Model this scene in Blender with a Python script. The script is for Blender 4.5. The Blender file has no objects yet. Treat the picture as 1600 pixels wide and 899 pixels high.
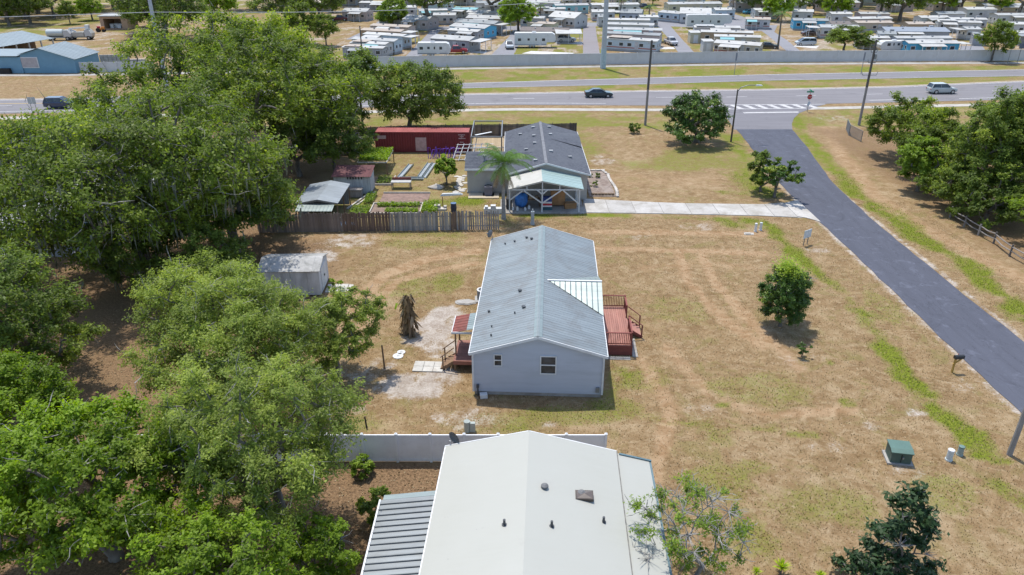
import bpy, math, random
import numpy as np
from mathutils import Vector
S = bpy.context.scene
COL = S.collection
# ---------------------------------------------------------------- camera, sky, sun, exposure
CAM_H, CAM_F, CAM_P = 26.0, 1150.0, math.radians(26.0)
cd = bpy.data.cameras.new('camera'); cam = bpy.data.objects.new('camera', cd); COL.objects.link(cam)
cam.location = (0, 0, CAM_H); cam.rotation_euler = (math.radians(90) - CAM_P, 0, 0)
cd.sensor_width = 36.0; cd.lens = 36.0 * CAM_F / 1600.0; cd.clip_start = 0.1; cd.clip_end = 6000
S.camera = cam
SUN = Vector((-0.50, 1.03, 3.2)).normalized()
W = bpy.data.worlds.new('World'); S.world = W; W.use_nodes = True
wn = W.node_tree.nodes; wl = W.node_tree.links
sky = wn.new('ShaderNodeTexSky'); sky.sky_type = 'NISHITA'; sky.sun_disc = False
sky.sun_elevation = math.asin(SUN.z); sky.sun_rotation = math.atan2(SUN.x, SUN.y)
sky.air_density = 1.0; sky.dust_density = 1.0; sky.ozone_density = 1.0
wn['Background'].inputs['Strength'].default_value = 0.15
wl.new(sky.outputs['Color'], wn['Background'].inputs['Color'])
sd = bpy.data.lights.new('sun', 'SUN'); so = bpy.data.objects.new('sun', sd); COL.objects.link(so)
sd.energy = 2.9; sd.angle = math.radians(0.9); sd.color = (1.0, 0.95, 0.865)
so.rotation_euler = (-SUN).to_track_quat('-Z', 'Y').to_euler(); so.location = (-40, 80, 120)
S.view_settings.view_transform = 'Standard'; S.view_settings.look = 'None'
S.view_settings.exposure = 0.76; S.view_settings.gamma = 1.0
S.cycles.max_bounces = 6; S.cycles.diffuse_bounces = 3; S.cycles.transmission_bounces = 4; S.cycles.transparent_max_bounces = 8

# ---------------------------------------------------------------- pixel -> place
def g(px, py, z=0.0):
    u = (px - 800) / CAM_F; v = (py - 449.5) / CAM_F
    dy = math.cos(CAM_P) - v * math.sin(CAM_P); dz = -math.sin(CAM_P) - v * math.cos(CAM_P)
    s = (z - CAM_H) / dz
    return (u * s, dy * s)

# ---------------------------------------------------------------- mesh helpers
class MB:
    def __init__(s): s.v = []; s.f = []
    def add(s, vs, fs):
        b = len(s.v); s.v += [tuple(p) for p in vs]; s.f += [tuple(b + i for i in q) for q in fs]; return s
    def box(s, x0, x1, y0, y1, z0, z1):
        return s.add([(x0,y0,z0),(x1,y0,z0),(x1,y1,z0),(x0,y1,z0),(x0,y0,z1),(x1,y0,z1),(x1,y1,z1),(x0,y1,z1)],
                     [(3,2,1,0),(4,5,6,7),(0,1,5,4),(1,2,6,5),(2,3,7,6),(3,0,4,7)])
    def cbox(s, c, sz, rz=0.0):
        ca, sa = math.cos(rz), math.sin(rz); vs = []
        for dz in (-.5, .5):
            for dx, dy in ((-.5,-.5),(.5,-.5),(.5,.5),(-.5,.5)):
                x, y = dx*sz[0], dy*sz[1]; vs.append((c[0]+x*ca-y*sa, c[1]+x*sa+y*ca, c[2]+dz*sz[2]))
        return s.add(vs, [(3,2,1,0),(4,5,6,7),(0,1,5,4),(1,2,6,5),(2,3,7,6),(3,0,4,7)])
    def beam(s, a, b, w, h=None):
        h = w if h is None else h
        a = Vector(a); b = Vector(b); d = (b-a).normalized()
        up = Vector((0,0,1)) if abs(d.z) < .95 else Vector((0,1,0))
        r = d.cross(up).normalized()*w*.5; u = r.cross(d).normalized()*h*.5
        vs = [a-r-u, a+r-u, a+r+u, a-r+u, b-r-u, b+r-u, b+r+u, b-r+u]
        return s.add(vs, [(3,2,1,0),(4,5,6,7),(0,1,5,4),(1,2,6,5),(2,3,7,6),(3,0,4,7)])
    def tube(s, pts, rad, n=6, cap=True):
        pts = [Vector(p) for p in pts]
        if not hasattr(rad, '__len__'): rad = [rad]*len(pts)
        rings = []
        for i, p in enumerate(pts):
            d = (pts[min(i+1,len(pts)-1)] - pts[max(i-1,0)])
            d = d.normalized() if d.length > 1e-6 else Vector((0,0,1))
            up = Vector((0,0,1)) if abs(d.z) < .9 else Vector((1,0,0))
            r = d.cross(up).normalized(); u = r.cross(d)
            rings.append([p + (r*math.cos(2*math.pi*k/n) + u*math.sin(2*math.pi*k/n))*rad[i] for k in range(n)])
        vs = [v for r in rings for v in r]; fs = []
        for i in range(len(pts)-1):
            for k in range(n):
                k2 = (k+1) % n; fs.append((i*n+k2, i*n+k, (i+1)*n+k, (i+1)*n+k2))
        if cap: fs.append(tuple(range(n))); fs.append(tuple(reversed(range((len(pts)-1)*n, len(pts)*n))))
        return s.add(vs, fs)
    def cyl(s, x, y, z0, z1, r, n=12, r1=None):
        return s.tube([(x,y,z0),(x,y,z1)], [r, r if r1 is None else r1], n)
    def prism(s, pts, z0, z1):            # polygon (ccw, x y) extruded in z
        n = len(pts); vs = [(x,y,z0) for x,y in pts] + [(x,y,z1) for x,y in pts]
        return s.add(vs, [tuple(reversed(range(n))), tuple(range(n,2*n))] + [(i,(i+1)%n,n+(i+1)%n,n+i) for i in range(n)])
    def prism_y(s, pts, y0, y1):          # polygon in (x z), ccw seen from -y, extruded in y
        n = len(pts); vs = [(x,y0,z) for x,z in pts] + [(x,y1,z) for x,z in pts]
        return s.add(vs, [tuple(range(n)), tuple(reversed(range(n,2*n)))] + [((i+1)%n,i,n+i,n+(i+1)%n) for i in range(n)])
    def prism_x(s, pts, x0, x1):          # polygon in (y z)
        n = len(pts); vs = [(x0,y,z) for y,z in pts] + [(x1,y,z) for y,z in pts]
        return s.add(vs, [tuple(reversed(range(n))), tuple(range(n,2*n))] + [(i,(i+1)%n,n+(i+1)%n,n+i) for i in range(n)])
    def poly(s, pts): return s.add(pts, [tuple(range(len(pts)))])
    def build(s, name, mat, parent=None, smooth=False):
        me = bpy.data.meshes.new(name); me.from_pydata(s.v, [], s.f); me.update()
        if smooth: me.polygons.foreach_set('use_smooth', [True]*len(me.polygons))
        o = bpy.data.objects.new(name, me); COL.objects.link(o)
        if mat is not None: me.materials.append(mat)
        if parent is not None: o.parent = parent
        return o

def tag(o, label=None, cat=None, group=None, kind=None):
    if label: o['label'] = label
    if cat: o['category'] = cat
    if group: o['group'] = group
    if kind: o['kind'] = kind
    return o
def thing(name, label, cat, loc=(0,0,0), rz=0.0, group=None):
    o = bpy.data.objects.new(name, None); COL.objects.link(o); o.empty_display_size = .3
    o.location = (loc[0], loc[1], loc[2] if len(loc) > 2 else 0.0); o.rotation_euler = (0,0,rz)
    return tag(o, label, cat, group)
def struct(name, mb, mat): return tag(mb.build(name, mat), kind='structure')
def np_mesh(name, V, F, mat, parent=None, tint=None, smooth=False):
    V = np.asarray(V, dtype=np.float32); F = np.asarray(F, dtype=np.int32); k = F.shape[1]
    me = bpy.data.meshes.new(name); me.vertices.add(len(V)); me.vertices.foreach_set('co', V.ravel())
    me.loops.add(F.size); me.loops.foreach_set('vertex_index', F.ravel()); me.polygons.add(len(F))
    me.polygons.foreach_set('loop_start', np.arange(0, F.size, k, dtype=np.int32))
    me.polygons.foreach_set('loop_total', np.full(len(F), k, dtype=np.int32))
    if smooth: me.polygons.foreach_set('use_smooth', np.ones(len(F), dtype=bool))
    if tint is not None:
        a = me.attributes.new('tint', 'FLOAT', 'FACE'); a.data.foreach_set('value', np.asarray(tint, dtype=np.float32))
    me.update(calc_edges=True); me.materials.append(mat)
    o = bpy.data.objects.new(name, me); COL.objects.link(o)
    if parent is not None: o.parent = parent
    return o
def copy_tree(o, parent=None):
    c = o.copy(); COL.objects.link(c); c.parent = parent
    for ch in list(o.children): copy_tree(ch, c)
    return c

# ---------------------------------------------------------------- materials
MATS = {}
def newmat(name):
    m = bpy.data.materials.new(name); m.use_nodes = True; nt = m.node_tree
    return m, nt.nodes, nt.links, nt.nodes['Principled BSDF']
def c4(c): return (c[0], c[1], c[2], 1.0)
def mixc(N, L, fac, a, b, mode='MIX'):
    x = N.new('ShaderNodeMix'); x.data_type = 'RGBA'; x.blend_type = mode
    for s, val in ((0, fac), (6, a), (7, b)):
        if hasattr(val, 'links'): L.new(val, x.inputs[s])
        elif isinstance(val, tuple): x.inputs[s].default_value = c4(val)
        else: x.inputs[s].default_value = val
    return x.outputs[2]
def noise(N, L, vec, scale, det=4, rough=.55, dist=0.0):
    n = N.new('ShaderNodeTexNoise'); n.inputs['Scale'].default_value = scale; n.inputs['Detail'].default_value = det
    n.inputs['Roughness'].default_value = rough; n.inputs['Distortion'].default_value = dist
    if vec is not None: L.new(vec, n.inputs['Vector'])
    return n.outputs['Fac']
def ramp(N, L, fac, a, b, ca=(0,0,0), cb=(1,1,1)):
    r = N.new('ShaderNodeValToRGB'); e = r.color_ramp.elements
    e[0].position = a; e[0].color = c4(ca); e[1].position = b; e[1].color = c4(cb); L.new(fac, r.inputs['Fac'])
    return r.outputs['Color']
def coords(N, L, scale=(1,1,1), world=False):
    if world: src = N.new('ShaderNodeNewGeometry').outputs['Position']
    else: src = N.new('ShaderNodeTexCoord').outputs['Object']
    mp = N.new('ShaderNodeMapping'); mp.inputs['Scale'].default_value = scale; L.new(src, mp.inputs['Vector'])
    return mp.outputs['Vector']
def bump(N, L, B, h, strength=.3, dist=.02):
    b = N.new('ShaderNodeBump'); b.inputs['Strength'].default_value = strength; b.inputs['Distance'].default_value = dist
    L.new(h, b.inputs['Height']); L.new(b.outputs['Normal'], B.inputs['Normal'])
def M(name, col, rough=.7, var=.18, scale=2.0, stretch=(1,1,1), dirt=None, dirt_amt=.5, dirt_scale=.6, metal=0.0, rand=0.0, bmp=0.0, spec=.35):
    if name in MATS: return MATS[name]
    m, N, L, B = newmat(name); v = coords(N, L, stretch)
    f = noise(N, L, v, scale, 6, .62)
    col = tuple(col)
    c = mixc(N, L, ramp(N, L, f, .3, .7), tuple(x*(1-var) for x in col), tuple(min(.9, x*(1+var)) for x in col))
    if dirt is not None:
        f2 = noise(N, L, v, dirt_scale, 7, .68, .4)
        c = mixc(N, L, ramp(N, L, f2, .62-dirt_amt*.35, .80-dirt_amt*.2), c, tuple(dirt))
    if rand > 0:
        oi = N.new('ShaderNodeObjectInfo'); mr = N.new('ShaderNodeMapRange'); mr.inputs[3].default_value = 1-rand; mr.inputs[4].default_value = 1+rand
        L.new(oi.outputs['Random'], mr.inputs[0]); hs = N.new('ShaderNodeHueSaturation'); L.new(mr.outputs[0], hs.inputs['Value']); L.new(c, hs.inputs['Color']); c = hs.outputs['Color']
    L.new(c, B.inputs['Base Color']); B.inputs['Roughness'].default_value = rough; B.inputs['Metallic'].default_value = metal
    B.inputs['Specular IOR Level'].default_value = spec
    if bmp > 0: bump(N, L, B, f, bmp, .03)
    MATS[name] = m; return m
def glass_mat():
    m, N, L, B = newmat('window glass'); v = coords(N, L)
    c = mixc(N, L, ramp(N, L, noise(N, L, v, 1.3, 3), .35, .65), (.012,.018,.026), (.05,.065,.08))
    L.new(c, B.inputs['Base Color']); B.inputs['Roughness'].default_value = .06; B.inputs['Specular IOR Level'].default_value = .6
    return m
GLASS = glass_mat()
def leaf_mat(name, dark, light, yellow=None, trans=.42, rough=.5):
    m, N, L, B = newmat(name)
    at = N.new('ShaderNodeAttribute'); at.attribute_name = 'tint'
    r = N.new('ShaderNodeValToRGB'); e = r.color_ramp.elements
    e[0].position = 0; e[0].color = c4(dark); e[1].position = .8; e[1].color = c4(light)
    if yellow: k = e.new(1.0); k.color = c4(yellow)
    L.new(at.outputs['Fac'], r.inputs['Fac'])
    L.new(r.outputs['Color'], B.inputs['Base Color']); B.inputs['Roughness'].default_value = rough; B.inputs['Specular IOR Level'].default_value = .2
    t = N.new('ShaderNodeBsdfTranslucent'); hs = N.new('ShaderNodeHueSaturation'); hs.inputs['Value'].default_value = 1.9; hs.inputs['Saturation'].default_value = 1.08
    L.new(r.outputs['Color'], hs.inputs['Color']); L.new(hs.outputs['Color'], t.inputs['Color'])
    mx = N.new('ShaderNodeMixShader'); mx.inputs['Fac'].default_value = trans
    L.new(B.outputs['BSDF'], mx.inputs[1]); L.new(t.outputs['BSDF'], mx.inputs[2]); L.new(mx.outputs[0], N['Material Output'].inputs['Surface'])
    return m
BARK = M('bark', (.13,.11,.09), .9, .45, 3, (1,1,.35), dirt=(.22,.21,.195), dirt_amt=.5, dirt_scale=1.2, bmp=.6)
BARKG = M('grey twig bark', (.25,.24,.225), .9, .35, 4, (1,1,.5), bmp=.3)
LEAF = {
 'oak':    leaf_mat('oak leaves', (.034,.054,.011), (.165,.228,.030), (.31,.36,.045)),
 'oakdark':leaf_mat('dark oak leaves', (.038,.062,.016), (.150,.210,.036), (.27,.32,.048)),
 'fresh':  leaf_mat('fresh leaves', (.066,.105,.016), (.205,.30,.036), (.34,.42,.055)),
 'elm':    leaf_mat('grey green leaves', (.085,.118,.028), (.26,.325,.062), (.38,.42,.08)),
 'citrus': leaf_mat('citrus leaves', (.026,.055,.012), (.090,.160,.028), (.30,.35,.05), .2, .35),
 'magnolia':leaf_mat('magnolia leaves', (.014,.032,.012), (.036,.072,.024), (.10,.085,.035), .08, .5),
 'bright': leaf_mat('bright leaves', (.075,.122,.012), (.235,.345,.028), (.37,.46,.04)),
 'moss':   leaf_mat('hanging moss', (.085,.095,.07), (.17,.18,.14), None, .2, .9),
 'dead':   leaf_mat('dead leaves', (.10,.065,.03), (.25,.18,.10), (.36,.29,.19), .2, .8),
 'palm':   leaf_mat('palm fronds', (.05,.10,.018), (.13,.23,.05), (.22,.27,.08), .25, .4),
}
# ================================================================ GROUND AND ROADS
def fbm(X, Y, scale, seed, octv=4):
    rng = np.random.default_rng(seed); T = rng.random((256, 256)).astype(np.float32); out = 0; amp = 1; tot = 0
    for o in range(octv):
        x = X*scale*(2**o)+17.3*o; y = Y*scale*(2**o)+9.1*o
        xi = np.floor(x).astype(int); yi = np.floor(y).astype(int); fx = x-xi; fy = y-yi
        fx = fx*fx*(3-2*fx); fy = fy*fy*(3-2*fy)
        a = T[xi & 255, yi & 255]; b = T[(xi+1) & 255, yi & 255]; c = T[xi & 255, (yi+1) & 255]; d = T[(xi+1) & 255, (yi+1) & 255]
        out = out + amp*((a*(1-fx)+b*fx)*(1-fy)+(c*(1-fx)+d*fx)*fy); tot += amp; amp *= .55
    return out/tot
def dline(X, Y, pts):
    d = np.full(X.shape, 1e9)
    for (ax, ay), (bx, by) in zip(pts[:-1], pts[1:]):
        vx, vy = bx-ax, by-ay; t = np.clip(((X-ax)*vx+(Y-ay)*vy)/(vx*vx+vy*vy+1e-9), 0, 1)
        d = np.minimum(d, np.hypot(X-ax-t*vx, Y-ay-t*vy))
    return d
def sm(x, a, b):
    t = np.clip((x-a)/(b-a), 0, 1); return t*t*(3-2*t)
def P(*q): return [g(x, y) for x, y in q]
HWY_TOP = [(-260,113),(-86.5,125.7),(-6.7,130.2),(22.8,133),(45.7,134.2),(70,137),(91.5,141.3),(150,152),(300,185)]
HWY_BOT = [(-260,102),(-80,115.2),(0,121.5),(34,120.9),(60,123.2),(84,125.6),(150,134),(300,164)]
FAR_TOP = [(-75,127),(-50,132.5),(-28,138.2),(-7.2,140.9),(24.8,145.9),(51,149.8),(104,155.3),(170,162),(300,180)]
FAR_BOT = [(-75,125.4),(-50,128.2),(-28,132.6),(-7,135.7),(24,139.2),(48.7,143),(99,147.6),(170,156),(300,174)]
ZR = {'leaf':0}
def masks(X, Y):
    n1 = fbm(X, Y, .35, 1); n2 = fbm(X, Y, .09, 2); n3 = fbm(X, Y, 1.3, 3)
    G = np.zeros(X.shape); Sd = np.zeros(X.shape); Lt = np.zeros(X.shape); Dt = np.zeros(X.shape)
    def gl(pts, w, amt):
        nonlocal G
        G = np.maximum(G, amt*(.55+.45*sm(n3,.35,.55))*(1-sm(dline(X, Y, P(*pts))+(n1-.5)*w*2.6+(n3-.5)*w*1.6, w*.1, w*1.6)))
    def blob(A, px, py, rx, ry, amt):
        x, y = g(px, py); d = np.hypot((X-x)/rx, (Y-y)/ry)+(n1-.5)*.9
        return np.maximum(A, amt*(1-sm(d, .55, 1.1)))
    gl([(1405,345),(1440,372),(1500,405),(1560,455),(1640,520)], 1.25, 1.25)
    gl([(1260,215),(1300,262),(1345,310),(1420,350)], 1.4, .95)
    gl([(1245,180),(1250,205),(1290,255)], 1.3, .9)
    gl([(1195,345),(1218,372),(1250,402),(1290,437),(1315,455)], .8, 1.2)
    gl([(1315,455),(1345,490),(1385,545)], .95, .9)
    gl([(1385,550),(1410,580),(1445,612)], .75, 1.25)
    gl([(1460,640),(1490,660),(1520,690)], .75, 1.2)
    gl([(1525,712),(1570,722)], .4, 1.0); gl([(1560,760),(1620,800)], .55, .95)
    gl([(1128,343),(1145,352)], .8, .8); gl([(1170,345),(1205,350),(1215,362)], .8, .95)
    gl([(1145,215),(1160,240),(1175,270),(1185,300)], 2.0, .85)
    gl([(1130,300),(1200,308)], 1.2, .6)
    gl([(905,196),(960,196),(1050,198)], 1.5, .8); gl([(905,212),(920,240),(915,262)], 2.2, .6)
    gl([(815,338),(980,337)], .7, .95); gl([(985,340),(1100,342)], .5, .45)
    gl([(1020,655),(1080,662),(1150,668),(1270,680)], .45, .6); gl([(1110,650),(1125,690)], 1.1, .5)
    gl([(975,575),(985,600)], .9, .7); gl([(960,565),(955,620)], .5, .6)
    G = blob(G, 1170, 610, 4.5, 2.5, .34); G = blob(G, 1290, 790, 4.0, 2.2, .36); G = blob(G, 1110, 750, 2.5, 2.0, .42); G = blob(G, 1470, 770, 2.5, 1.8, .4); G = blob(G, 1060, 480, 3.0, 3.0, .28); G = blob(G, 1380, 480, 1.6, 4.0, .35); G = blob(G, 1010, 590, 2.0, 2.0, .4); G = blob(G, 1130, 634, .8, .5, .7); G = blob(G, 1323, 630, .5, .4, .8); G = blob(G, 1297, 567, .5, .5, .7)
    G = blob(G, 1180, 730, 1.6, .8, .4); G = blob(G, 1170, 840, 1.5, 1.5, .5); G = blob(G, 540, 745, 1.5, .5, .3)
    G = blob(G, 490, 380, 1.5, 1.5, .5); G = blob(G, 660, 375, 6, 2.5, .42); G = blob(G, 640, 450, 3.0, 3.2, .38); G = blob(G, 700, 440, 1.6, 3.0, .5)
    G = blob(G, 780, 660, 3.5, 1.2, .45); G = blob(G, 870, 650, 4, 1.2, .5); G = blob(G, 560, 660, 2.2, 1.6, .4); G = blob(G, 960, 640, 2.0, 1.6, .5)
    # back yard behind the picket fence
    yard = sm(X, -21, -19)*(1-sm(X, 0, 2))*sm(Y, 66, 67)*(1-sm(Y, 98, 101))
    G = np.maximum(G, yard*(.28+.5*sm(n2, .45, .62)))
    G = blob(G, 735, 315, 2.2, 2.0, .9); G = blob(G, 640, 320, 6, 2.5, .7); G = blob(G, 560, 325, 1.6, 2.5, .7)
    lot = sm(X, 7.5, 9)*(1-sm(X, 29, 31))*sm(Y, 74, 76)*(1-sm(Y, 105, 108))
    G = np.maximum(G, lot*.5*sm(n2, .5, .64))
    # road verges and park lawns
    hb = np.interp(X, [p[0] for p in HWY_BOT], [p[1] for p in HWY_BOT]); ht = np.interp(X, [p[0] for p in HWY_TOP], [p[1] for p in HWY_TOP])
    vg = sm(Y, ht-1, ht+1)*(1-sm(Y, 158, 162)); G = np.maximum(G, vg*(.30+.45*sm(n1, .4, .6)))
    G = np.maximum(G, sm(Y, 106, 108)*(1-sm(Y, hb-3, hb-1))*(.22+.4*sm(n1, .42, .62)))
    park = sm(Y, 161, 165); G = np.maximum(G, park*(.15+.5*sm(n2, .45, .62))); Sd = np.maximum(Sd, park*.6*sm(n1, .48, .6))
    fld = (1-sm(X, -62, -55))*sm(Y, 124, 128)*(1-sm(Y, 150, 153)); G = G*(1-fld)+fld*.25*sm(n1, .5, .7)
    # bare sand, dirt and leaf litter
    for q in ((690,500,1.8,3.2,1.0),(670,520,1.9,2.2,1.0),(655,600,2.6,1.8,1.1),(690,590,1.9,1.6,1.0),(625,605,1.9,1.3,.9),(690,545,1.5,1.5,.8),(560,590,1.6,1.2,.5),(600,570,1.2,.8,.55),(540,640,1.8,1.0,.45),
              (545,378,3.4,2.6,.6),(505,400,2.4,2.0,.75),(735,655,2.6,1.2,.45),(1090,355,2.6,1.6,.4),(940,252,2.2,3.5,.5),(1000,372,2,1,.35),(1215,512,1.2,1.0,.35),(1430,645,1.0,.4,.5),(1100,640,2,1.5,.25),
              (1360,668,.8,.5,.5),(1300,700,2.5,.8,.3),(1250,560,2.2,1.6,.25),(1280,390,1.8,1.2,.4),(1500,600,1.2,1.5,.3),(1300,185,4,3,.35),(860,665,.5,.35,.6),(1420,740,1.4,.7,.4)):
        Sd = blob(Sd, *q)
    for pts, w, a in (([(535,520),(560,470),(600,430),(660,408),(745,392)], .75, 1.0), ([(560,520),(590,470),(620,440),(690,420),(745,412)], .6, .9), ([(480,372),(620,372),(745,376)], .8, .45),
                      ([(925,362),(1050,364),(1190,366)], .8, .8), ([(935,388),(1060,392),(1190,396)], .7, .75), ([(1000,420),(1090,410),(1180,420)], .8, .4),
                      ([(1060,395),(1075,440),(1130,500),(1190,540)], .55, .85), ([(1095,395),(1115,440),(1170,500),(1250,575)], .55, .8), ([(1000,560),(1050,640),(1020,760)], .6, .7), ([(1040,540),(1110,620),(1200,650),(1330,640)], .5, .7),
                      ([(1290,200),(1320,250),(1370,310),(1450,360),(1600,440)], 1.3, .6), ([(950,280),(1100,285)], 3.0, .3), ([(935,470),(980,520),(990,560)], .6, .3)):
        Dt = np.maximum(Dt, a*(1-sm(dline(X, Y, P(*pts))+(n1-.5)*w, w*.3, w*1.3)))
    ol = (1-sm(X+(n1-.5)*3, -17, -13))*(1-sm(Y, 62, 66)); ol = np.maximum(ol, (1-sm(X, -24, -19))*sm(Y, 60, 64)*(1-sm(Y, 102, 108)))
    nl = (1-sm(Y+(n1-.5)*1.2, 31.2, 32.2))*(1-sm(X, -3, -1)); Lt = np.maximum(ol*.85, nl)
    xr = sm(X, 41, 45)*sm(Y, 40, 60)*(1-sm(Y, 104, 108)); Lt = np.maximum(Lt, xr*.7)
    Sd = np.maximum(Sd, .75*(1-sm(np.minimum(np.abs(X-30.2), np.abs(X-35.95))+(n3-.5)*.5, .1, .5))*sm(Y,20,22)*(1-sm(Y,84,90)))
    Sd = Sd*(.45+.55*sm(n3, .30, .52)); G = G*(1-.7*Dt)*(1-.85*Sd)*(1-.8*Lt)
    return G, Sd, Lt, Dt
def axis(segs):
    out = []
    for a, b, st in segs: out += list(np.arange(a, b, st))
    return np.array(out+[segs[-1][1]])
gx = axis([(-900,-150,25),(-150,-46,2.5),(-46,62,.48),(62,150,2.5),(150,900,25)])
gy = axis([(-60,14,4),(14,76,.48),(76,110,.7),(110,170,1.2),(170,330,3),(330,1500,45)])
GX, GY = np.meshgrid(gx, gy); nx, ny = len(gx), len(gy)
GM = masks(GX, GY)
def ground_mat():
    m, N, L, B = newmat('dry lawn'); v = coords(N, L, world=True)
    at = N.new('ShaderNodeAttribute'); at.attribute_name = 'cover'; sp = N.new('ShaderNodeSeparateColor'); L.new(at.outputs['Color'], sp.inputs['Color'])
    nb = noise(N, L, v, .16, 5, .6); nm = noise(N, L, v, 1.1, 6, .65, .5); nf = noise(N, L, v, 7.0, 6, .7); nff = noise(N, L, v, 26.0, 4, .7)
    vs = coords(N, L, (1.0,1.5,1), True); nst = noise(N, L, vs, .55, 7, .72, 1.8)
    nl = noise(N, L, v, .45, 6, .7, 1.0); ns2 = noise(N, L, coords(N, L, (1.5,.7,1), True), .62, 7, .74, 2.2)
    c = mixc(N, L, ramp(N, L, nm, .36, .64), (.195,.126,.062), (.315,.222,.122))
    c = mixc(N, L, ramp(N, L, nst, .50, .68), c, (.375,.285,.175))
    c = mixc(N, L, ramp(N, L, ns2, .54, .70), c, (.235,.150,.075))
    c = mixc(N, L, ramp(N, L, nl, .52, .64), c, mixc(N, L, nf, (.185,.148,.058), (.27,.215,.096)))
    c = mixc(N, L, ramp(N, L, nb, .54, .68), c, mixc(N, L, ramp(N, L, nm, .4, .6), (.28,.195,.102), (.39,.30,.19)))
    c = mixc(N, L, ramp(N, L, nf, .55, .75), c, (.180,.118,.058))
    np_ = noise(N, L, v, 3.1, 6, .75, .6); c = mixc(N, L, ramp(N, L, np_, .55, .68), c, (.39,.30,.19)); c = mixc(N, L, ramp(N, L, noise(N, L, coords(N, L, (1.1,.9,1), True), 2.3, 6, .75, 1.0), .57, .70), c, (.175,.118,.052))
    def md(sock, n, lo, hi, k=2.4):
        a = N.new('ShaderNodeMath'); a.operation = 'MULTIPLY_ADD'; L.new(n, a.inputs[0]); a.inputs[1].default_value = k; a.inputs[2].default_value = -k/2
        b = N.new('ShaderNodeMath'); b.operation = 'ADD'; L.new(sock, b.inputs[0]); L.new(a.outputs[0], b.inputs[1])
        w = N.new('ShaderNodeMath'); w.operation = 'MULTIPLY'; L.new(ramp(N, L, b.outputs[0], lo, hi), w.inputs[0]); w.use_clamp = True
        r2 = N.new('ShaderNodeMath'); r2.operation = 'MULTIPLY'; L.new(sock, r2.inputs[0]); r2.inputs[1].default_value = 3.5; r2.use_clamp = True; L.new(r2.outputs[0], w.inputs[1])
        return w.outputs[0]
    nx = N.new('ShaderNodeMath'); nx.operation = 'MULTIPLY_ADD'; L.new(nm, nx.inputs[0]); nx.inputs[1].default_value = .5; hf = N.new('ShaderNodeMath'); hf.operation = 'MULTIPLY'; L.new(nf, hf.inputs[0]); hf.inputs[1].default_value = .5; L.new(hf.outputs[0], nx.inputs[2]); nmf = nx.outputs[0]
    c = mixc(N, L, md(at.outputs['Alpha'], nmf, .1, .7, 1.4), c, mixc(N, L, ramp(N, L, nst, .4, .6), (.285,.180,.095), (.40,.285,.175)))
    gcol = mixc(N, L, ramp(N, L, nf, .38, .62), (.088,.118,.013), (.215,.245,.030))
    c = mixc(N, L, md(sp.outputs[0], nmf, .15, .85), c, gcol)
    lcol = mixc(N, L, ramp(N, L, nf, .36, .62), (.085,.052,.030), (.285,.185,.105)); lcol = mixc(N, L, ramp(N, L, nff, .56, .70), lcol, (.42,.32,.21))
    c = mixc(N, L, md(sp.outputs[2], nmf, .3, .9), c, lcol)
    scol = mixc(N, L, ramp(N, L, nmf, .42, .60), (.31,.26,.215), (.49,.445,.395))
    c = mixc(N, L, md(sp.outputs[1], nmf, .25, .75, 3.0), c, scol)
    c = mixc(N, L, ramp(N, L, nff, .36, .62), mixc(N, L, 1.0, c, (.74,.72,.70), 'MULTIPLY'), c)
    L.new(c, B.inputs['Base Color']); B.inputs['Roughness'].default_value = .95; B.inputs['Specular IOR Level'].default_value = .1
    ad = N.new('ShaderNodeMath'); ad.operation = 'ADD'; L.new(nf, ad.inputs[0]); L.new(nff, ad.inputs[1]); bump(N, L, B, ad.outputs[0], .55, .06)
    return m
idx = np.arange(nx*ny).reshape(ny, nx)
Fq = np.stack([idx[:-1,:-1], idx[:-1,1:], idx[1:,1:], idx[1:,:-1]], -1).reshape(-1, 4)
gr = np_mesh('ground', np.stack([GX, GY, np.zeros(GX.shape)], -1).reshape(-1, 3), Fq, ground_mat())
ca = gr.data.attributes.new('cover', 'FLOAT_COLOR', 'POINT'); ca.data.foreach_set('color', np.stack(GM, -1).astype(np.float32).ravel())
tag(gr, kind='structure')

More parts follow.
